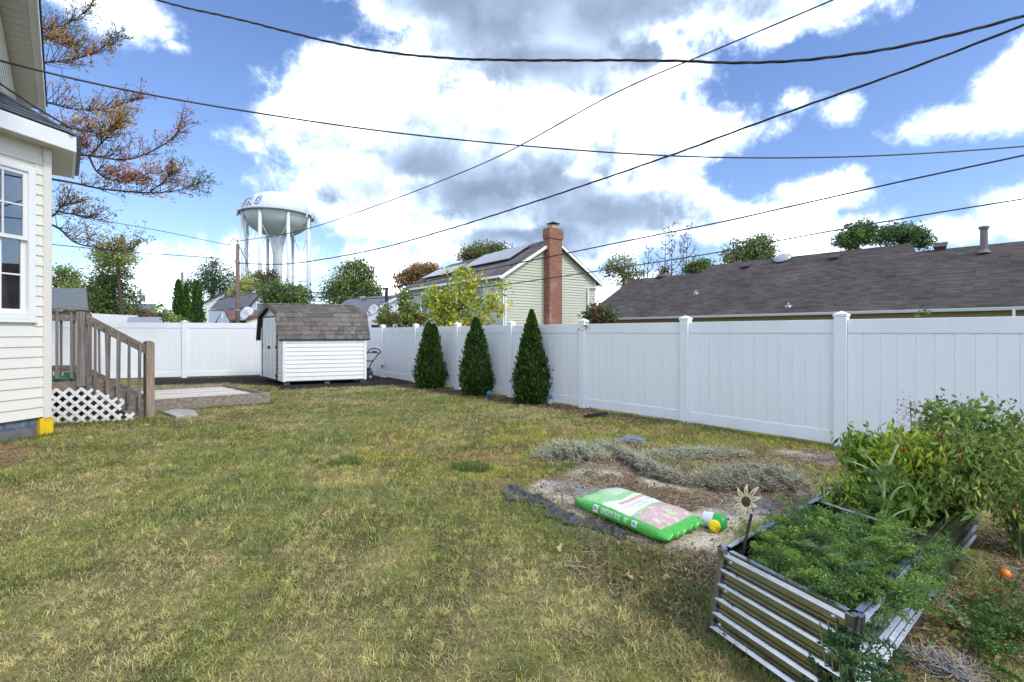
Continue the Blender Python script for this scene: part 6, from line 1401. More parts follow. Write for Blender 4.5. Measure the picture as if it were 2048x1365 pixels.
pepper('pepper_plant', 'bushy pepper plant at the far left edge of the bed, big upright leaves', bd(1.75, 0.06, 0.28), P(1762, 905, 3.25), (0.27, 0.22, 0.17), 620, 0.062, PG, 71, [(1762, 872, 3.0, 0.04, 'p'), (1688, 955, 3.0, 0.045, 'p')])
pepper('pepper_plant', 'yellowish drooping pepper plant in the middle of the bed', bd(1.5, 0.26, 0.28), P(1838, 918, 2.75), (0.22, 0.18, 0.14), 700, 0.052, PY, 72, [(1797, 878, 2.6, 0.035, 'p'), (1802, 895, 2.6, 0.035, 'p'), (1880, 868, 2.6, 0.03, 'p')])
pepper('pepper_plant', 'sprawling dark pepper plant hanging over the right side of the bed', bd(1.75, 0.46, 0.28), P(1965, 940, 2.55), (0.34, 0.22, 0.23), 1300, 0.05, PD_, 73, [(2035, 1010, 2.3, 0.03, 'p'), (1918, 910, 2.4, 0.04, 'p')])
pepper('tomato_plant', 'tomato plant with curled leaves towering at the back of the bed', bd(2.15, 0.25, 0.28), P(1945, 850, 3.15), (0.30, 0.24, 0.16), 720, 0.055, [(0.075, 0.13, 0.035), (0.10, 0.155, 0.05), (0.055, 0.10, 0.03)], 74, [(1856, 825, 3.0, 0.022, 't'), (2046, 852, 3.0, 0.022, 't')], cat='tomato plant', hang=0.4, w=0.55)
pepper('pepper_plant', 'low leafy pepper plant at the right edge of the frame beyond the bed', Vector((2.95, 2.75, 0)), P(2050, 930, 2.95), (0.32, 0.25, 0.26), 900, 0.05, PD_, 75)
pepper('pepper_plant', 'low pepper seedlings row just behind the cross rod', bd(1.12, 0.12, 0.28), bd(1.2, 0.12, 0.36), (0.20, 0.12, 0.07), 300, 0.045, PG, 76)
pepper('pepper_plant', 'low dark leafy pepper plant in the middle of the bed before the tall ones', bd(1.3, 0.33, 0.28), bd(1.38, 0.36, 0.38), (0.20, 0.14, 0.10), 330, 0.062, [(0.05, 0.10, 0.022), (0.07, 0.13, 0.028)], 77, w=0.42)
sprig('dry_stalk', 'dry pinkish seed stalk rising behind the pepper plants', [P(1826, 880, 3.6), P(1822, 840, 3.6), P(1820, 805, 3.6)], 260, 0.014, [(0.35, 0.22, 0.17), (0.30, 0.20, 0.14)], 53, 0.045, 'stalk')
sprig('dry_stalk', 'dark withered stem above the tomato plant', [P(1890, 850, 3.3), P(1884, 820, 3.3), P(1872, 796, 3.3)], 40, 0.02, [(0.06, 0.04, 0.05), (0.10, 0.06, 0.05)], 54, 0.03, 'stalk')
sprig('dry_stalk', 'thin withered stem at the right edge of the plants', [P(2000, 850, 3.3), P(2012, 825, 3.3), P(2030, 812, 3.3)], 40, 0.018, [(0.07, 0.05, 0.045), (0.12, 0.07, 0.05)], 55, 0.04, 'stalk')

# ------------------------------------------------------------------ garden things on the bare soil
# bag of soil
B0 = G(1146, 1014); B1 = G(1332, 1104); B2 = G(1412, 1062); bl_ = (B1 - B0); BL = bl_.length; bl_.normalize(); bws = (B2 - B1); BW = bws.length; bws.normalize()
def bag_mat():
    m = bpy.data.materials.new('printed_bag'); m.use_nodes = True; t = m.node_tree; b = t.nodes['Principled BSDF']; b.inputs['Roughness'].default_value = 0.28; b.inputs['Specular IOR Level'].default_value = 0.55
    a = t.nodes.new('ShaderNodeAttribute'); a.attribute_name = 'tint'; t.links.new(a.outputs['Color'], b.inputs['Base Color'])
    g = t.nodes.new('ShaderNodeNewGeometry'); nz = t.nodes.new('ShaderNodeTexNoise'); t.links.new(g.outputs['Position'], nz.inputs['Vector']); nz.inputs['Scale'].default_value = 16; nz.inputs['Detail'].default_value = 3; nz.inputs['Distortion'].default_value = 1.2
    bpn = t.nodes.new('ShaderNodeBump'); bpn.inputs['Strength'].default_value = 0.4; bpn.inputs['Distance'].default_value = 0.02; t.links.new(nz.outputs[0], bpn.inputs['Height']); t.links.new(bpn.outputs[0], b.inputs['Normal']); return m
nu, nv = 260, 150; U, Vv = np.meshgrid(np.linspace(-1, 1, nu), np.linspace(-1, 1, nv), indexing='ij')
thk = 0.050 * (np.clip(1 - np.abs(U) ** 5.0, 0, 1) ** 0.6) * (np.clip(1 - np.abs(Vv) ** 6.0, 0, 1) ** 0.5)
wr = 1 + 0.035 * np.sin(U * 9 + 2) * (1 - Vv ** 2) - 0.05 * np.abs(U) ** 8
px_ = (U * 0.5 + 0.5) * BL; py_ = (Vv * 0.5 * wr * (1 - 0.05 * np.abs(U) ** 6) + 0.5) * BW
cr_ = (np.abs(U) ** 14) * 0.018 * np.sin(Vv * 17 + U) + 0.016 * (np.abs(fbm(px_ + 0.4 * py_, py_, 7, 81, 4) - 0.5) * 2) ** 0.7 * (1 - 0.5 * np.abs(U) ** 6) + 0.005 * fbm(px_, py_, 16, 87, 3) + (np.abs(U) ** 10) * 0.012 * np.sin(Vv * 6)
Xw = B0.x + bl_.x * px_ + bws.x * py_; Yw = B0.y + bl_.y * px_ + bws.y * py_
zc = 0.050 + 0.010 * np.sin(U * 2.1 + 0.4) * 1.0
ztop = zc + thk * (0.95 + 0.12 * np.sin(U * 5) * np.cos(Vv * 3)) + cr_ * 0.5 + 0.004; zbot = np.maximum(zc - thk * 1.0, 0.006) + np.where(np.abs(U) > .97, cr_ * 0.4, 0)
zbot = np.minimum(zbot, ztop - 0.001)
def bag_paint(top):
    G_ = np.array((0.075, 0.44, 0.06)); col = np.broadcast_to(G_, U.shape + (3,)).copy(); u = U * 0.5 + 0.5; v = Vv * 0.5 + 0.5
    if not top: return col
    inn2 = sstep(0.07, 0.085, v) * sstep(0.985, 0.97, v) * sstep(0.045, 0.055, u) * sstep(0.93, 0.915, u)
    face = np.broadcast_to(np.array((0.30, 0.58, 0.24)), col.shape).copy()
    head = sstep(0.30, 0.22, u) * sstep(0.35, 0.75, v); face = lerpc(face, (0.62, 0.72, 0.60), head * 0.7)
    white = sstep(0.305, 0.315, u - 0.05 * np.sin(v * 3.0)) * sstep(0.645, 0.635, u + 0.04 * v); face = lerpc(face, (0.80, 0.80, 0.78), white)
    band = sstep(0.40, 0.405, u) * sstep(0.455, 0.45, u) * sstep(0.28, 0.29, v) * sstep(0.93, 0.92, v); face = lerpc(face, (0.62, 0.26, 0.15), band * 0.85)
    tx = (vnoise(u * 0, v, 60, 82) > 0.42) * (vnoise(u * 3, v, 90, 86) > 0.25)
    for c0, c1, lo, hi, cc_ in ((0.495, 0.525, .2, .92, (0.36, 0.40, 0.38)), (0.555, 0.58, .3, .8, (0.45, 0.48, 0.46))):
        face = lerpc(face, cc_, sstep(c0, c0 + .004, u) * sstep(c1, c1 - .004, u) * tx * (v > lo) * (v < hi) * 0.8)
    fl = sstep(0.655, 0.67, u + 0.04 * v); n1 = fbm(u * 2 + .3 * v, v * 1.2 - .2 * u, 8, 83, 5); n2 = fbm(u * 2 + v * .5, v * 1.2, 11, 84, 5); n3 = fbm(u * 2 - .4 * v, v * 1.2, 14, 85, 5)
    flc = lerpc(np.broadcast_to(np.array((0.38, 0.42, 0.26)), col.shape), (0.62, 0.24, 0.33), sstep(0.44, 0.60, n1)); flc = lerpc(flc, (0.66, 0.58, 0.34), sstep(0.52, 0.64, n2)); flc = lerpc(flc, (0.60, 0.22, 0.17), sstep(0.52, 0.64, n3)); flc = lerpc(flc, (0.20, 0.25, 0.20), sstep(0.58, 0.70, fbm(u * 2, v, 9, 88, 5)) * 0.7)
    flc = flc * 0.72 + np.array((0.62, 0.64, 0.58)) * 0.28; face = face * (1 - fl[..., None]) + flc * fl[..., None]  # flower print mixed towards pale, the plastic's sheen put into its colour
    return col * (1 - inn2[..., None]) + face * inn2[..., None]
Vt = np.stack([Xw, Yw, ztop], -1).reshape(-1, 3); Vb = np.stack([Xw, Yw, zbot], -1).reshape(-1, 3); ii = np.arange(nu * nv).reshape(nu, nv)
Ft = np.stack([ii[:-1, :-1], ii[1:, :-1], ii[1:, 1:], ii[:-1, 1:]], -1).reshape(-1, 4); Fb = Ft[:, ::-1] + nu * nv
ed = []
for sl in ((ii[:, 0], 1), (ii[:, -1], -1), (ii[0, :], -1), (ii[-1, :], 1)):
    e, sg = sl; q = np.stack([e[:-1], e[1:], e[1:] + nu * nv, e[:-1] + nu * nv], -1); ed.append(q if sg < 0 else q[:, ::-1])
bag = thing('soil_bag', 'green plastic bag of garden soil lying flat on the bare ground', 'bag', B0)
np_mesh('body', np.concatenate([Vt, Vb]), np.concatenate([Ft, Fb] + ed), bag_mat(), bag, np.concatenate([bag_paint(True).reshape(-1, 3), bag_paint(False).reshape(-1, 3)]), smooth=True)
# print on the long side that faces the camera
def side_pt(u, h, lift=0.003):
    """u 0..1 along the bag, h 0..1 up the near long side"""
    i = min(nu - 1, max(0, int(u * (nu - 1)))); j = int(1 + (1 - abs(h * 2 - 1)) * 0) ; v = h
    # walk over the side from bottom edge to top edge
    path = [Vector((Xw[i, q], Yw[i, q], zbot[i, q])) for q in range(9, -1, -1)] + [Vector((Xw[i, q], Yw[i, q], ztop[i, q])) for q in range(0, 13)]
    x = v * (len(path) - 1); a = min(len(path) - 2, int(x)); p = path[a].lerp(path[a + 1], x - a); return p - bws * lift + Zs * lift * 0.6
M_PRINT = mat('print_white', (0.78, 0.80, 0.76), 0.4); M_PGREY = mat('print_grey', (0.35, 0.34, 0.40), 0.5)
def label_quad(u0, u1, h0, h1, m, nm, lift=0.003):
    k = MB(); n = 6
    for j in range(n):
        a, b = h0 + (h1 - h0) * j / n, h0 + (h1 - h0) * (j + 1) / n
        k.add([side_pt(u0, a, lift), side_pt(u1, a, lift), side_pt(u1, b, lift), side_pt(u0, b, lift)], [(0, 1, 2, 3)])
    k.build(nm, m, bag)
label_quad(0.255, 0.315, 0.38, 0.72, M_PRINT, 'side_label'); label_quad(0.265, 0.305, 0.46, 0.62, M_PGREY, 'side_label_print', 0.005)
label_quad(0.60, 0.64, 0.42, 0.70, mat('print_pale_green', (0.35, 0.58, 0.33), 0.4), 'side_label'); label_quad(0.68, 0.73, 0.40, 0.70, M_PRINT, 'side_label'); label_quad(0.69, 0.72, 0.46, 0.64, M_PGREY, 'side_label_print', 0.005)
v, f = text_mesh('GARDEN SOIL', 1.0, 0.01); xs = [q[0] for q in v]; w_ = max(xs); k = MB(); k.add([side_pt(0.345 + 0.225 * x / w_, 0.42 + 0.26 * y / 0.72, 0.004) for x, y, z in v], f); k.build('side_lettering', M_PRINT, bag)

# toy watering can on its side
wc = thing('watering_can', 'toy watering can on its side, pale body, green end and yellow rose', 'watering can', G(1425, 1056)); wy = G(1425, 1060).y
ca = P(1407, 1037, wy + 0.05); cb_ = P(1438, 1052, wy - 0.01); dcan = (cb_ - ca).normalized(); Lc = (cb_ - ca).length; rc_ = 0.052
ca.z = cb_.z = rc_ + 0.004; dcan = (cb_ - ca).normalized(); Lc = (cb_ - ca).length
k = MB(); k.lathe([(rc_ * 0.9, 0), (rc_ * 0.95, 0.004), (rc_ * 1.0, Lc * 0.7)], 24, ca, dcan); k.build('body', mat('pale_plastic', (0.60, 0.66, 0.68), 0.35), wc, smooth=False)
M_GPL = mat('green_plastic', (0.03, 0.36, 0.075), 0.35); M_YPL = mat('yellow_plastic', (0.85, 0.62, 0.01), 0.35)
k = MB(); k.lathe([(rc_ * 1.0, Lc * 0.7), (rc_ * 1.02, Lc * 0.75), (rc_ * 1.0, Lc * 1.25), (rc_ * 0.8, Lc * 1.42), (rc_ * 0.3, Lc * 1.5)], 24, ca, dcan); k.build('neck', M_GPL, wc, smooth=True)
fcam = (Vector((-0.15, -1, 0.32))).normalized(); rc2 = P(1429, 1052, wy - 0.06); rc2.z = 0.05
k = MB(); k.lathe([(0.020, -0.05), (0.024, -0.02), (0.036, -0.004), (0.038, 0.0), (0.037, 0.005), (0.02, 0.008), (0.002, 0.009)], 24, rc2, fcam); ros = k.build('rose', M_YPL, wc, smooth=True)
uu = fcam.orthogonal().normalized(); ww = fcam.cross(uu); k = MB()
for rr2, n in ((0.0, 1), (0.012, 6), (0.025, 10)):
    for i in range(n):
        a = 2 * math.pi * i / n; k.lathe([(0.0026, 0.0), (0.0026, 0.0016)], 6, rc2 + fcam * (0.0088 - 0.08 * rr2 * rr2 * 6) + (uu * math.cos(a) + ww * math.sin(a)) * rr2, fcam)
k.build('spray_holes', mat('dark_hole', (0.25, 0.10, 0.01), 0.7), ros)
# sunflower stake
fl = thing('flower_stake', 'cream metal sunflower with brown centre on a dark stake in the bed', 'garden stake', bd(0.06, 0.07, 0.27)); fy = 2.10
fc = P(1493, 1004, fy); fn_ = Vector((-0.86, -0.42, 0.25)).normalized(); fu = fn_.cross(Zs).normalized(); fw_ = fu.cross(fn_)
if fw_.z < 0: fw_ = -fw_
k = MB(); k.tube([P(1484, 1115, fy), P(1496, 1060, fy), P(1505, 1021, fy)], 0.0062, 8); k.tube([P(1505, 1022, fy), fc - fn_ * 0.012], 0.004, 6); k.build('stake', mat('dark_stake', (0.05, 0.04, 0.045), 0.5, metal=0.4), fl)
M_PET = mat('cream_petal', (0.68, 0.58, 0.36), 0.5, var=0.15, vscale=30)
for i, (ang, L_) in enumerate(((58, 0.078), (95, 0.058), (30, 0.064), (138, 0.050), (180, 0.042), (222, 0.056), (246, 0.062), (275, 0.064), (318, 0.044), (355, 0.04))):
    a = R(ang); d = fu * math.cos(a) * -1 + fw_ * math.sin(a); s2 = fn_.cross(d).normalized(); o = fc + d * 0.016; w = 0.024; outer = []; inner = []
    for j in range(16):
        t = 2 * math.pi * j / 16; x = (1 - math.cos(t)) / 2; y = math.sin(t) * (1 - 0.45 * x); outer.append(o + d * (x * L_) + s2 * (y * w * 0.5) + fn_ * (0.012 * math.sin(x * 2.6))); xi = 0.28 + 0.38 * x; inner.append(o + d * (xi * L_) + s2 * (y * w * 0.16) + fn_ * (0.012 * math.sin(xi * 2.6)))
    v = outer + inner; v = v + [q - fn_ * 0.0015 for q in v]; f = []
    for j in range(16):
        n_ = (j + 1) % 16; f += [(j, n_, 16 + n_, 16 + j), (32 + j, 48 + j, 48 + n_, 32 + n_), (j, 32 + j, 32 + n_, n_), (16 + j, 16 + n_, 48 + n_, 48 + j)]
    k = MB(); k.add(v, f); k.build('petal', M_PET, fl)
k = MB(); k.lathe([(0.021, -0.003), (0.022, 0.003), (0.018, 0.010), (0.010, 0.014), (0.002, 0.015)], 20, fc, fn_); k.build('flower_centre', mat('brown_seed_head', (0.16, 0.075, 0.065), 0.9, bump=1.0, bscale=220, var=0.3, vscale=120), fl)
# landscape fabric strip
rng = np.random.default_rng(91); L0, L1 = G(1020, 978), G(1248, 1082); nl, nw2 = 90, 16; FV = []
dl = (L1 - L0); dlen = dl.length; dl.normalize(); dp = Vector((-dl.y, dl.x, 0))
if dp.y > 0: dp = -dp
for i in range(nl):
    t = i / (nl - 1); wid = 0.115 * (0.55 + 0.75 * math.sin(math.pi * min(1, t * 1.15 + 0.1)) ** 0.8) * (1 + 0.25 * math.sin(t * 13) + 0.18 * math.sin(t * 37 + 1))
    for j in range(nw2):
        w = j / (nw2 - 1); q = L0 + dl * (t * dlen) + dp * (w * wid - 0.02 + 0.02 * math.sin(t * 11)); h = 0.012 + 0.05 * abs(float(fbm(t * 9 + w * 0.8, w * 2.6 - t * 2, 1.5, 92, 3)) - 0.45) * 2 + 0.03 * math.sin(w * 7 + t * 9) * (1 - w * 0.6) * (0.3 + 0.7 * (1 - t)); FV.append((q.x, q.y, max(0.012, h * (1 - 0.6 * w))))
ii = np.arange(nl * nw2).reshape(nl, nw2); FF = np.stack([ii[:-1, :-1], ii[1:, :-1], ii[1:, 1:], ii[:-1, 1:]], -1).reshape(-1, 4)
lf = np_mesh('landscape_fabric', np.array(FV), FF, mat('woven_fabric', (0.034, 0.033, 0.034), 0.6, var=0.4, vscale=14, bump=0.5, bscale=60, col2=(0.13, 0.13, 0.14)), smooth=True); tag(lf, 'crumpled black landscape fabric along the soil edge before the bag', 'fabric')
# netting: tangled strands over low heaps
def netting(label, spine, wid, hgt, n, seed, cols, name='netting_heap'):
    rng = np.random.default_rng(seed); root = thing(name, label, 'netting', spine[0]); c = spline(spine, 10); nn_ = len(c); V = []; m_ = 9
    for i, p in enumerate(c):
        t = (c[min(i + 1, nn_ - 1)] - c[max(0, i - 1)]).normalized(); sd_ = Vector((t.y, -t.x, 0)); e = math.sin(math.pi * (i + 0.6) / (nn_ + 0.2)) ** 0.5
        for j in range(m_):
            a = math.pi * j / (m_ - 1); rr3 = 1 + 0.25 * math.sin(i * 0.9 + j * 1.7); V.append(tuple(p + sd_ * (math.cos(a) * wid * e * rr3) + Zs * (math.sin(a) * hgt * e * rr3 * (0.75 + 0.4 * rng.random()) - 0.01)))
    ii = np.arange(nn_ * m_).reshape(nn_, m_); F_ = np.stack([ii[:-1, :-1], ii[1:, :-1], ii[1:, 1:], ii[:-1, 1:]], -1).reshape(-1, 4); np_mesh('heap', np.array(V), F_, mat('heap_thatch', (0.085, 0.075, 0.055), 0.95, var=0.5, vscale=25, bump=0.8, bscale=60) if 'heap_thatch' not in bpy.data.materials else bpy.data.materials['heap_thatch'], root, smooth=True)
    segs = 6; PV = []; PT = []; PF = []; base = 0; kcol = pal(n, cols, 0.25, rng)
    for q in range(n):
        i = rng.integers(nn_); p = np.array(c[i]); e = math.sin(math.pi * (i + 0.6) / (nn_ + 0.2)) ** 0.5; t = np.array((c[min(i + 1, nn_ - 1)] - c[max(0, i - 1)]).normalized()); sd_ = np.array((t[1], -t[0], 0)); a = math.acos(rng.uniform(-1, 1)); st_ = p + sd_ * math.cos(a) * wid * e * 1.02 + np.array((0, 0, math.sin(a) * hgt * e * (0.85 + 0.35 * rng.random())))
        d = rng.normal(size=3) * np.array((1, 1, 0.35)); d /= np.linalg.norm(d); L_ = rng.uniform(0.03, 0.10); curl = rng.normal(size=3) * 0.9; r = 0.0011
        for j in range(segs):
            d = d + curl / segs + rng.normal(size=3) * 0.22; d /= np.linalg.norm(d); nx = st_ + d * L_ / segs; nx[2] = max(nx[2], 0.005); w2 = np.cross(d, (0.3, -0.9, 0.3)); w2 = w2 / (np.linalg.norm(w2) + 1e-6) * r; PV += [st_ + w2, st_ - w2, nx - w2, nx + w2]; PF.append((base, base + 1, base + 2, base + 3)); base += 4; st_ = nx
        PT += [kcol[q] * 1.2] * (4 * segs)
    np_mesh('strands', np.array(PV), np.array(PF), M_STRAW, root, np.array(PT))
NC = [(0.33, 0.38, 0.27), (0.23, 0.29, 0.19), (0.40, 0.33, 0.23), (0.26, 0.19, 0.12), (0.30, 0.42, 0.30), (0.16, 0.17, 0.08), (0.36, 0.27, 0.17)]
ND = [(0.30, 0.23, 0.17), (0.20, 0.16, 0.12), (0.36, 0.32, 0.28), (0.24, 0.27, 0.20), (0.14, 0.10, 0.07)]
netting('grey green netting heap at the left, nearest the yellow lawn', [G(1072, 916), G(1120, 912), G(1170, 915), G(1215, 916)], 0.19, 0.13, 2800, 101, NC)
netting('rolled garden netting like a log lying diagonally across the soil', [G(1195, 888), G(1235, 910), G(1285, 940), G(1340, 962), G(1395, 972)], 0.085, 0.10, 2800, 102, ND + NC, 'netting_roll')
netting('netting heap mixed with dry grass between the roll and the bed', [G(1385, 968), G(1440, 972), G(1500, 970), G(1555, 968), G(1600, 962)], 0.24, 0.14, 4200, 103, NC + ND)
netting('flat netting heap nearest to the fence', [G(1262, 915), G(1340, 912), G(1420, 906), G(1500, 908)], 0.20, 0.045, 2200, 104, NC)
netting('small bluish net scrap beyond the rolled netting', [G(1240, 888), G(1262, 886), G(1285, 885)], 0.07, 0.06, 420, 105, [(0.30, 0.33, 0.40), (0.22, 0.24, 0.30)])
netting('grey net scrap with dry stalks below the right side of the bed', [G(1800, 1310), G(1850, 1335), G(1910, 1350), G(1960, 1380)], 0.06, 0.045, 480, 106, [(0.26, 0.27, 0.28), (0.20, 0.20, 0.20), (0.33, 0.24, 0.14)])
# small things by the fence
gn_ = thing('garden_figurine', 'small blue and white garden figurine right of the tallest cedar', 'figurine', G(1101, 808)); gb = G(1101, 808)
M_FW = mat('figurine_white', (0.55, 0.52, 0.45), 0.6, var=0.2, vscale=30); M_FB = mat('figurine_blue', (0.05, 0.22, 0.45), 0.5, var=0.2)
k = MB(); k.lathe([(0.05, 0), (0.055, 0.01), (0.045, 0.03), (0.038, 0.06), (0.028, 0.085)], 14, gb); k.build('body', M_FW, gn_, smooth=True)
k = MB(); k.lathe([(0.012, 0.08), (0.03, 0.095), (0.034, 0.115), (0.026, 0.135), (0.01, 0.145)], 14, gb); k.build('head', M_FB, gn_, smooth=True)
for sx_ in (-1, 1): k = MB(); k.lathe([(0.01, 0), (0.008, 0.02), (0.001, 0.038)], 8, gb + Vector((sx_ * 0.02, 0, 0.132))); k.build('ear', M_FB, gn_)
k = MB(); k.lathe([(0.06, 0), (0.06, 0.012)], 14, gb); k.build('base', mat('figurine_teal', (0.05, 0.16, 0.15), 0.6), gn_)
b2_ = G(978, 792); k = MB(); k.lathe([(0.05, 0), (0.07, 0.03), (0.065, 0.07), (0.03, 0.10), (0.01, 0.105)], 14, b2_); tag(k.build('blue_pot', M_FB, smooth=True), 'small blue pot half hidden beside the middle cedar', 'pot')
q = G(1195, 836); k = MB(); k.boxv(q + Vector((-0.18, -0.03, 0.012)), (0.36, 0.05, 0.03), (-0.02, 0.10, 0), (0, 0, 0.018)); k.boxv(q + Vector((-0.16, 0.0, 0.03)), (0.32, 0.045, 0.03), (-0.005, 0.025, 0), (0, 0, 0.02)); tag(k.build('edging_strip', M_RUBBER), 'black plastic edging strip lying on the grass near the fence', 'edging')
# lawn mower parked behind the shed
mo = thing('lawn_mower', 'electric lawn mower with folded handle parked beside the shed', 'lawn mower', G(742, 760)); mb0 = G(741, 759); my = mb0.y
def mp(px, py, dy=0): return P(px, py, my + dy)
M_MBLUE = mat('mower_blue', (0.015, 0.06, 0.12), 0.4); k = MB(); k.boxv(mp(720, 755, -0.1), mp(738, 755, -0.1) - mp(720, 755, -0.1), (0, 0.4, 0), (0, 0, 0.16)); k.boxv(mp(724, 742, 0.0), mp(738, 742) - mp(724, 742), (0, 0.25, 0), (0, 0, 0.07)); k.build('deck', M_MBLUE, mo, bevel=0.02)
for px, dy in ((741, -0.12), (741, 0.32)):
    k = MB(); c_ = mp(px, 752, dy); c_.z = 0.085; k.lathe([(0.03, -0.03), (0.082, -0.03), (0.085, -0.015), (0.085, 0.015), (0.082, 0.03), (0.03, 0.03)], 18, c_, (0.35, -0.94, 0)); wh_ = k.build('wheel', M_RUBBER, mo); k = MB(); k.lathe([(0.045, -0.033), (0.045, 0.033)], 12, c_, (0.35, -0.94, 0)); k.build('hub', M_GREYM, wh_)
for dy in (-0.05, 0.3):
    k = MB(); k.tube([mp(736, 742, dy), mp(742, 728, dy), mp(748, 720, dy), mp(759, 706, dy)], 0.014, 6); k.build('handle_tube', M_BLACK, mo)
k = MB(); k.tube([mp(733, 722, -0.05), mp(747, 723, -0.05)], 0.018, 6); k.build('lower_bar', M_BLACK, mo)
k = MB(); k.tube(spline([mp(731, 708, -.05), mp(738, 706, -.05), mp(752, 706, -.05), mp(760, 707, -.05), mp(761, 703, -.05), mp(756, 699, -.05), mp(748, 697.5, -.05), mp(741, 699, -.05), mp(735, 705, -.05)], 6), 0.016, 6); k.build('grip', M_BLACK, mo)
k = MB(); k.boxv(mp(744, 706, -.08), mp(753, 706, -.08) - mp(744, 706, -.08), (0, 0.05, 0), (0, 0, 0.05)); k.build('switch_box', M_MBLUE, mo)

# ------------------------------------------------------------------ grass, weeds and litter
def blades(name, label, X, Y, hgt, wid, lean, cols, seed, m=M_GRASS, cat='grass', flat=False):
    rng = np.random.default_rng(seed); n = len(X); Z = height(X, Y); a = rng.random(n) * 2 * np.pi; D = np.stack([np.cos(a), np.sin(a)], 1); S = np.stack([-D[:, 1], D[:, 0]], 1); fa = rng.random(n) * 2 * np.pi; S = np.stack([np.cos(fa), np.sin(fa)], 1)
    b = np.stack([X, Y, Z - 0.004], 1); o1 = np.concatenate([D * (hgt * lean * 0.35)[:, None], (hgt * 0.62 * (1 - 0.35 * lean))[:, None]], 1); o2 = np.concatenate([D * (hgt * lean)[:, None], (hgt * (1 - 0.55 * lean))[:, None]], 1); w3 = np.concatenate([S * wid[:, None] * 0.5, np.zeros((n, 1))], 1)
    V = np.stack([b - w3, b + w3, b + o1 + w3 * 0.8, b + o2, b + o1 - w3 * 0.8], 1).reshape(-1, 3); i5 = np.arange(n)[:, None] * 5
    me_V = V; F4 = i5 + np.array([[0, 1, 2, 4]]); F3 = i5 + np.array([[4, 2, 3]]); F = np.concatenate([i5 + np.array([[0, 1, 2]]), i5 + np.array([[0, 2, 4]]), F3])
    o = np_mesh(name, me_V, F, m, None, np.repeat(cols, 5, 0), smooth=False); tag(o, label, cat, kind='stuff'); return o
def scatter(bands, seed):
    rng = np.random.default_rng(seed); xs, ys, sc_ = [], [], []
    for y0, y1, dens_ in bands:
        w1 = 1.22 * y1 + 0.9; n = int(2 * w1 * (y1 - y0) * dens_); x = rng.uniform(-w1, w1, n); y = rng.uniform(y0, y1, n); m_ = np.abs(x) < 1.12 * y + 0.9; xs.append(x[m_]); ys.append(y[m_])
    return np.concatenate(xs), np.concatenate(ys)
NOGO = [[tuple(b)[:2] for b in BED], [tuple(sh(a, b, 0))[:2] for a, b in ((0, 0), (SUL, 0), (SUL, SVL), (0, SVL))], [tuple(pl(a, b, 0))[:2] for a, b in ((0, 0), (PLn, 0), (PLn, PD), (0, PD))],
        [tuple(p)[:2] for p in (WC, WC - D1 * 2.5, WC - D1 * 2.5 - HNv * 3, WC + HD * 4 - HNv * 3, WC + HD * 4 - HNv * 0.1)], [tuple(st(a, b, 0))[:2] for a, b in ((-0.7, -0.02), (SRUN, -0.02), (SRUN, 1.0), (-0.7, 1.0))], [tuple(p)[:2] for p in s_]]
def lawn_ok(x, y):
    ok = inside_lot(x, y)
    for pg in NOGO: ok &= ~inpoly(x, y, pg)
    return ok
X, Y = scatter([(1.25, 2.2, 19000), (2.2, 3.2, 16000), (3.2, 4.6, 10500), (4.6, 6.5, 5600), (6.5, 9.0, 2200), (9.0, 12.6, 1000)], 201)
rng = np.random.default_rng(202)
# blades gather in small tufts: most are drawn towards the centre of a jittered cell
cell = 0.055 + 0.006 * Y; ci = np.floor(X / cell); cj = np.floor(Y / cell); hsh = np.random.default_rng(5).random((512, 512, 2))
hc = hsh[(ci.astype(int) % 512), (cj.astype(int) % 512)]; TX_ = (ci + 0.2 + 0.6 * hc[:, 0]) * cell; TY_ = (cj + 0.2 + 0.6 * hc[:, 1]) * cell; pull = np.where(rng.random(len(X)) < 0.7, 0.38, 0.0); X = X + (TX_ - X) * pull; Y = Y + (TY_ - Y) * pull; tuft = hsh[(ci.astype(int) * 7 + 13) % 512, (cj.astype(int) * 5 + 7) % 512, 0]
ok = lawn_ok(X, Y); X, Y, tuft = X[ok], Y[ok], tuft[ok]
soil, mulch, fst, bare, straw = zones(X, Y); cover = np.clip(1 - 0.97 * soil - mulch - 0.93 * fst - bare - 0.62 * straw, 0, 1); thin = fbm(X, Y, 2.2, 203, 4); cover *= (0.55 + 0.45 * sstep(0.36, 0.50, thin)) * (0.6 + 0.4 * (tuft > 0.22))
ok = rng.random(len(X)) < cover; X, Y, tuft, straw = X[ok], Y[ok], tuft[ok], straw[ok]; n = len(X)
col, lush, yel = lawn_colour(X, Y); col = col * (0.72 + 0.56 * tuft[:, None])
gsh = sstep(0.6, 0.9, np.random.default_rng(6).random(512)[(tuft * 511).astype(int)])[:, None]; col = col * (1 - 0.45 * gsh) + np.array((0.19, 0.27, 0.08)) * 0.45 * gsh
dead = rng.random(n) < 0.16 + 0.14 * straw + 0.12 * (tuft < 0.4); col[dead] = np.array((0.58, 0.505, 0.28)) * (0.5 + 0.55 * rng.random((dead.sum(), 1)))
col = np.clip(col * (1 + rng.normal(size=(n, 1)) * 0.34), 0.02, 1)
hg_ = (0.030 + 0.032 * rng.random(n)) * (0.75 + 0.5 * tuft) * (0.85 + 0.5 * lush) * (0.82 + 0.18 * sstep(2.0, 4.5, Y)); ln = np.clip(rng.normal(0.85, 0.3, n), 0.15, 1.4) * np.where(dead, 1.25, 1); wd_ = (0.0023 + 0.00045 * Y) * (0.65 + 0.6 * rng.random(n))
blades('lawn_grass', 'patchy green and straw coloured lawn grass', X, Y, hg_ * (1 + 0.018 * Y), wd_, np.clip(ln, 0.1, 1.5), col, 209)

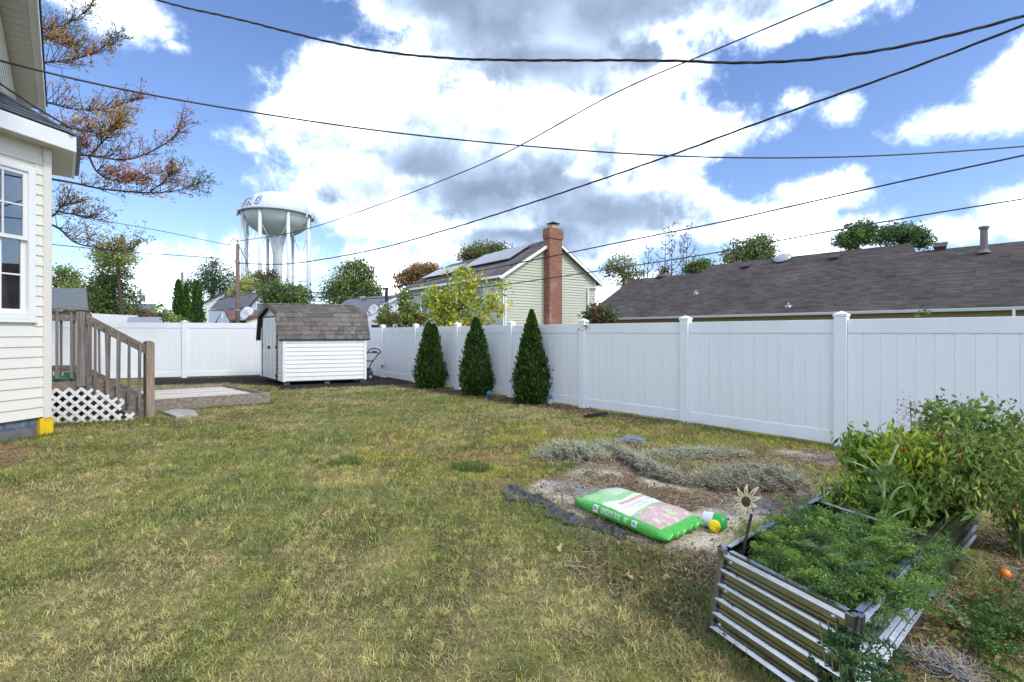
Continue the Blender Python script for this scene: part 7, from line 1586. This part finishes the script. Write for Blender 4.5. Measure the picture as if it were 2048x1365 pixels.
# taller weedy grass: along fences, platform, bed and soil edges
def line_pts(p, q, n, sp, rng): t = rng.random(n); return p.x + (q.x - p.x) * t + rng.normal(size=n) * sp, p.y + (q.y - p.y) * t + rng.normal(size=n) * sp
rng = np.random.default_rng(211); xs, ys = [], []
for p, q, n, sp in ((FA - FN * 0.10 - FD * 4, FA - FN * 0.12 + FD * 2.9, 2200, 0.04), (PF0 - pv * 0.03, PF1 - pv * 0.03 + pu * 0.05, 900, 0.03), (PF1 + pu * 0.06, PB1 + pu * 0.06, 500, 0.03), (BED[0] + LEAN - bu_ * 0.05, BED[1] + LEAN - bu_ * 0.05, 500, 0.03), (BED[0] + LEAN - bw_ * 0.05, BED[3] + LEAN - bw_ * 0.05, 700, 0.06), (WC + N1 * 0.06, WC - D1 * 1.5 + N1 * 0.06, 1100, 0.05), (st(-0.3, -0.18, 0), st(SRUN + 0.1, -0.14, 0), 1200, 0.05), (G(1040, 1000), G(1330, 1150), 2600, 0.14), (G(1230, 1120), G(1400, 1230), 1500, 0.14)):
    a, b = line_pts(p, q, n, sp, rng); xs.append(a); ys.append(b)
X = np.concatenate(xs); Y = np.concatenate(ys); ok = lawn_ok(X, Y); X, Y = X[ok], Y[ok]; n = len(X); col = pal(n, [(0.13, 0.19, 0.045), (0.18, 0.22, 0.06), (0.33, 0.28, 0.12), (0.22, 0.25, 0.06)], 0.2, rng)
blades('edge_grass', 'taller ragged grass along the fence foot, boards and soil edge', X, Y, 0.035 + 0.055 * rng.random(n), 0.003 + 0.0003 * Y, np.clip(rng.normal(0.6, 0.3, n), 0.1, 1.2), col, 212)
for i, (px, py, rr4, n, hh, lb) in enumerate(((675, 930, 0.15, 900, 0.085, 'dark green grass tuft in the yellowing lawn, left of the two round tufts'), (948, 942, 0.16, 1100, 0.10, 'bright green upright grass tuft by the bare soil'), (672, 880, 0.28, 1200, 0.06, 'wide low patch of lush grass in mid lawn'), (1390, 862, 0.25, 900, 0.06, 'fresh green grass patch near the fence foot'), (1110, 938, 0.18, 700, 0.05, 'low leafy weed patch in front of the netting'), (960, 893, 0.16, 600, 0.05, 'small green grass tuft beyond the upright tuft'))):
    rng = np.random.default_rng(220 + i); c = G(px, py); sub_ = rng.normal(size=(9, 2)) * rr4 * 0.55; pick = sub_[rng.integers(0, 9, n)]; X, Y = c.x + pick[:, 0] + rng.normal(size=n) * rr4 * 0.28, c.y + pick[:, 1] + rng.normal(size=n) * rr4 * 0.28; col = pal(n, [(0.10, 0.18, 0.035), (0.15, 0.235, 0.045), (0.20, 0.25, 0.06), (0.30, 0.27, 0.12)], 0.25, rng)
    o = blades('grass_tuft', lb, X, Y, hh * (0.5 + 0.6 * rng.random(n)), np.full(n, 0.0055), np.clip(rng.normal(0.55, 0.25, n), 0.05, 1.1), col, 230 + i, cat='grass tuft'); o['group'] = 'grass tufts'
# dry straw and dead stems strewn over soil and mulch
rng = np.random.default_rng(241); X, Y = scatter([(1.3, 3.0, 2600), (3.0, 5.0, 2000), (5.0, 8.0, 700), (8, 12, 350)], 242); ok = lawn_ok(X, Y); X, Y = X[ok], Y[ok]; soil, mulch, fst, bare, straw = zones(X, Y); cl_ = sstep(0.42, 0.6, fbm(X, Y, 2.4, 51, 5)); wgt = np.clip(soil * (0.05 + 0.6 * cl_) + fst * 0.8 + bare * 1.0 + straw * 1.0 + 0.006, 0, 1); ok = rng.random(len(X)) < wgt; X, Y = X[ok], Y[ok]; straw_k = (straw + fst + soil)[ok]; n = len(X)
a = rng.random(n) * 2 * np.pi; L_ = rng.uniform(0.02, 0.10, n); d = np.stack([np.cos(a) * L_ / 2, np.sin(a) * L_ / 2, rng.normal(size=n) * 0.004], 1); w = np.stack([-np.sin(a), np.cos(a), np.zeros(n)], 1) * (0.0010 + 0.0004 * Y)[:, None]; c = np.stack([X, Y, height(X, Y) + 0.006 + 0.012 * rng.random(n)], 1); up_ = np.stack([np.zeros(n), np.zeros(n), np.abs(rng.normal(size=n)) * 0.004], 1)
V = np.stack([c - d - w, c - d + w, c + d + w + up_, c + d - w + up_], 1).reshape(-1, 3); col = pal(n, [(0.34, 0.24, 0.14), (0.20, 0.13, 0.08), (0.44, 0.34, 0.22), (0.13, 0.085, 0.06)], 0.2, rng)
so = np_mesh('dry_straw', V, np.arange(4 * n).reshape(n, 4), M_STRAW, None, np.repeat(col, 4, 0)); tag(so, 'dry straw and dead stems strewn over the bare soil and mulch', 'straw', kind='stuff'); print('straw', n)
# bark chips on the mulch, clods on the soil
rng = np.random.default_rng(251); X = rng.uniform(-9.5, 4, 60000); Y = rng.uniform(1.4, 14, 60000); ok = lawn_ok(X, Y); X, Y = X[ok], Y[ok]; soil, mulch, fst, bare, straw = zones(X, Y); ok = rng.random(len(X)) < np.clip(mulch * 0.8 + fst * 0.9 + soil * 0.22, 0, 1); X, Y = X[ok], Y[ok]; mk = (mulch > 0.5)[ok]; n = len(X); C = np.stack([X, Y, height(X, Y) + 0.008], 1); sz = rng.uniform(0.012, 0.034, n)
V, F, tt = leaf_geo(C, rng.normal(size=(n, 3)) * np.array((1, 1, 0.25)), sz, 0.6, np.where(mk[:, None], pal(n, [(0.030, 0.026, 0.025), (0.05, 0.04, 0.036), (0.09, 0.055, 0.04)], 0.25, rng), pal(n, [(0.20, 0.12, 0.075), (0.34, 0.27, 0.21), (0.10, 0.06, 0.045)], 0.25, rng)), rng=rng)
so = np_mesh('bark_chips', V, F, M_STRAW, None, tt); tag(so, 'loose bark chips and small clods on the mulch and soil', 'mulch', kind='stuff')
# broad weed leaves hugging the ground near bed and fence
rng = np.random.default_rng(261); cs = [G(1290, 1115), G(1250, 1165), G(1345, 1200), G(1400, 1130), G(1410, 1210), G(1250, 840), G(1290, 848), G(1340, 852), G(1130, 815), G(1330, 1245), G(1440, 1060), G(1180, 950), G(1300, 985), G(1930, 1260), G(1980, 1330), G(1870, 1290), G(2010, 1210), G(1960, 1180), G(1990, 1290), G(2040, 1260)]; C = np.concatenate([np.stack([rng.normal(c.x, 0.09, 80), rng.normal(c.y, 0.07, 80), rng.uniform(0.01, 0.06, 80)], 1) for c in cs]); n = len(C)
V, F, tt = leaf_geo(C, rng.normal(size=(n, 3)) * np.array((1, 1, 0.5)), rng.uniform(0.012, 0.032, n), 0.6, pal(n, [(0.13, 0.19, 0.04), (0.18, 0.24, 0.05), (0.28, 0.30, 0.06), (0.25, 0.16, 0.06)], 0.2, rng), rng=rng); so = np_mesh('ground_weeds', V, F, M_LEAF, None, tt); tag(so, 'small broad leaved weeds creeping by the soil edge and fence', 'weeds', kind='stuff')
# fallen leaves
for i, (px, py, L_, lb) in enumerate(((1925, 1262, 0.11, 'large tan fallen leaf on the weeds right of the bed'), (1240, 1098, 0.05, 'small pale dead leaf beside the bag corner'), (1360, 1060, 0.06, 'curled beige leaf between the bag and the watering can'), (1118, 1106, 0.06, 'whitish scrap of dead leaf on the lawn edge'), (1335, 1170, 0.06, 'pale dead leaf on the brown straw left of the bed'), (1255, 1166, 0.06, 'pale dead leaf on the grass left of the brown straw'))):
    rng = np.random.default_rng(270 + i); c = G(px, py) + Zs * 0.035; a = rng.random() * 6.28; d = Vector((math.cos(a), math.sin(a), 0.15)); s2 = Vector((-math.sin(a), math.cos(a), 0.1)); k = MB(); out = []
    for j in range(12):
        t = 2 * math.pi * j / 12; x = math.cos(t); out.append(c + d * (x * L_ / 2) + s2 * (math.sin(t) * L_ * 0.28 * (1 + 0.25 * math.sin(j * 2.6))) + Zs * (0.012 * math.sin(t * 2 + i)))
    k.add(out + [c + Zs * 0.004], [(j, (j + 1) % 12, 12) for j in range(12)]); k.add([q - Zs * 0.0015 for q in out], [tuple(reversed(range(12)))]); tag(k.build('fallen_leaf', mat('dead_leaf', (0.42, 0.28, 0.16), 0.8, var=0.25, vscale=30) if i == 0 else bpy.data.materials['dead_leaf']), lb, 'leaf', 'fallen leaves')
k = MB(); c = G(2010, 1158) + Zs * 0.03; k.lathe([(0.003, 0.022), (0.018, 0.016), (0.026, 0), (0.019, -0.02), (0.003, -0.026)], 14, c); to_ = k.build('fallen_tomato', mat('orange_fruit', (0.75, 0.20, 0.02), 0.3), smooth=True); tag(to_, 'small orange tomato lying on the straw right of the bed', 'tomato')
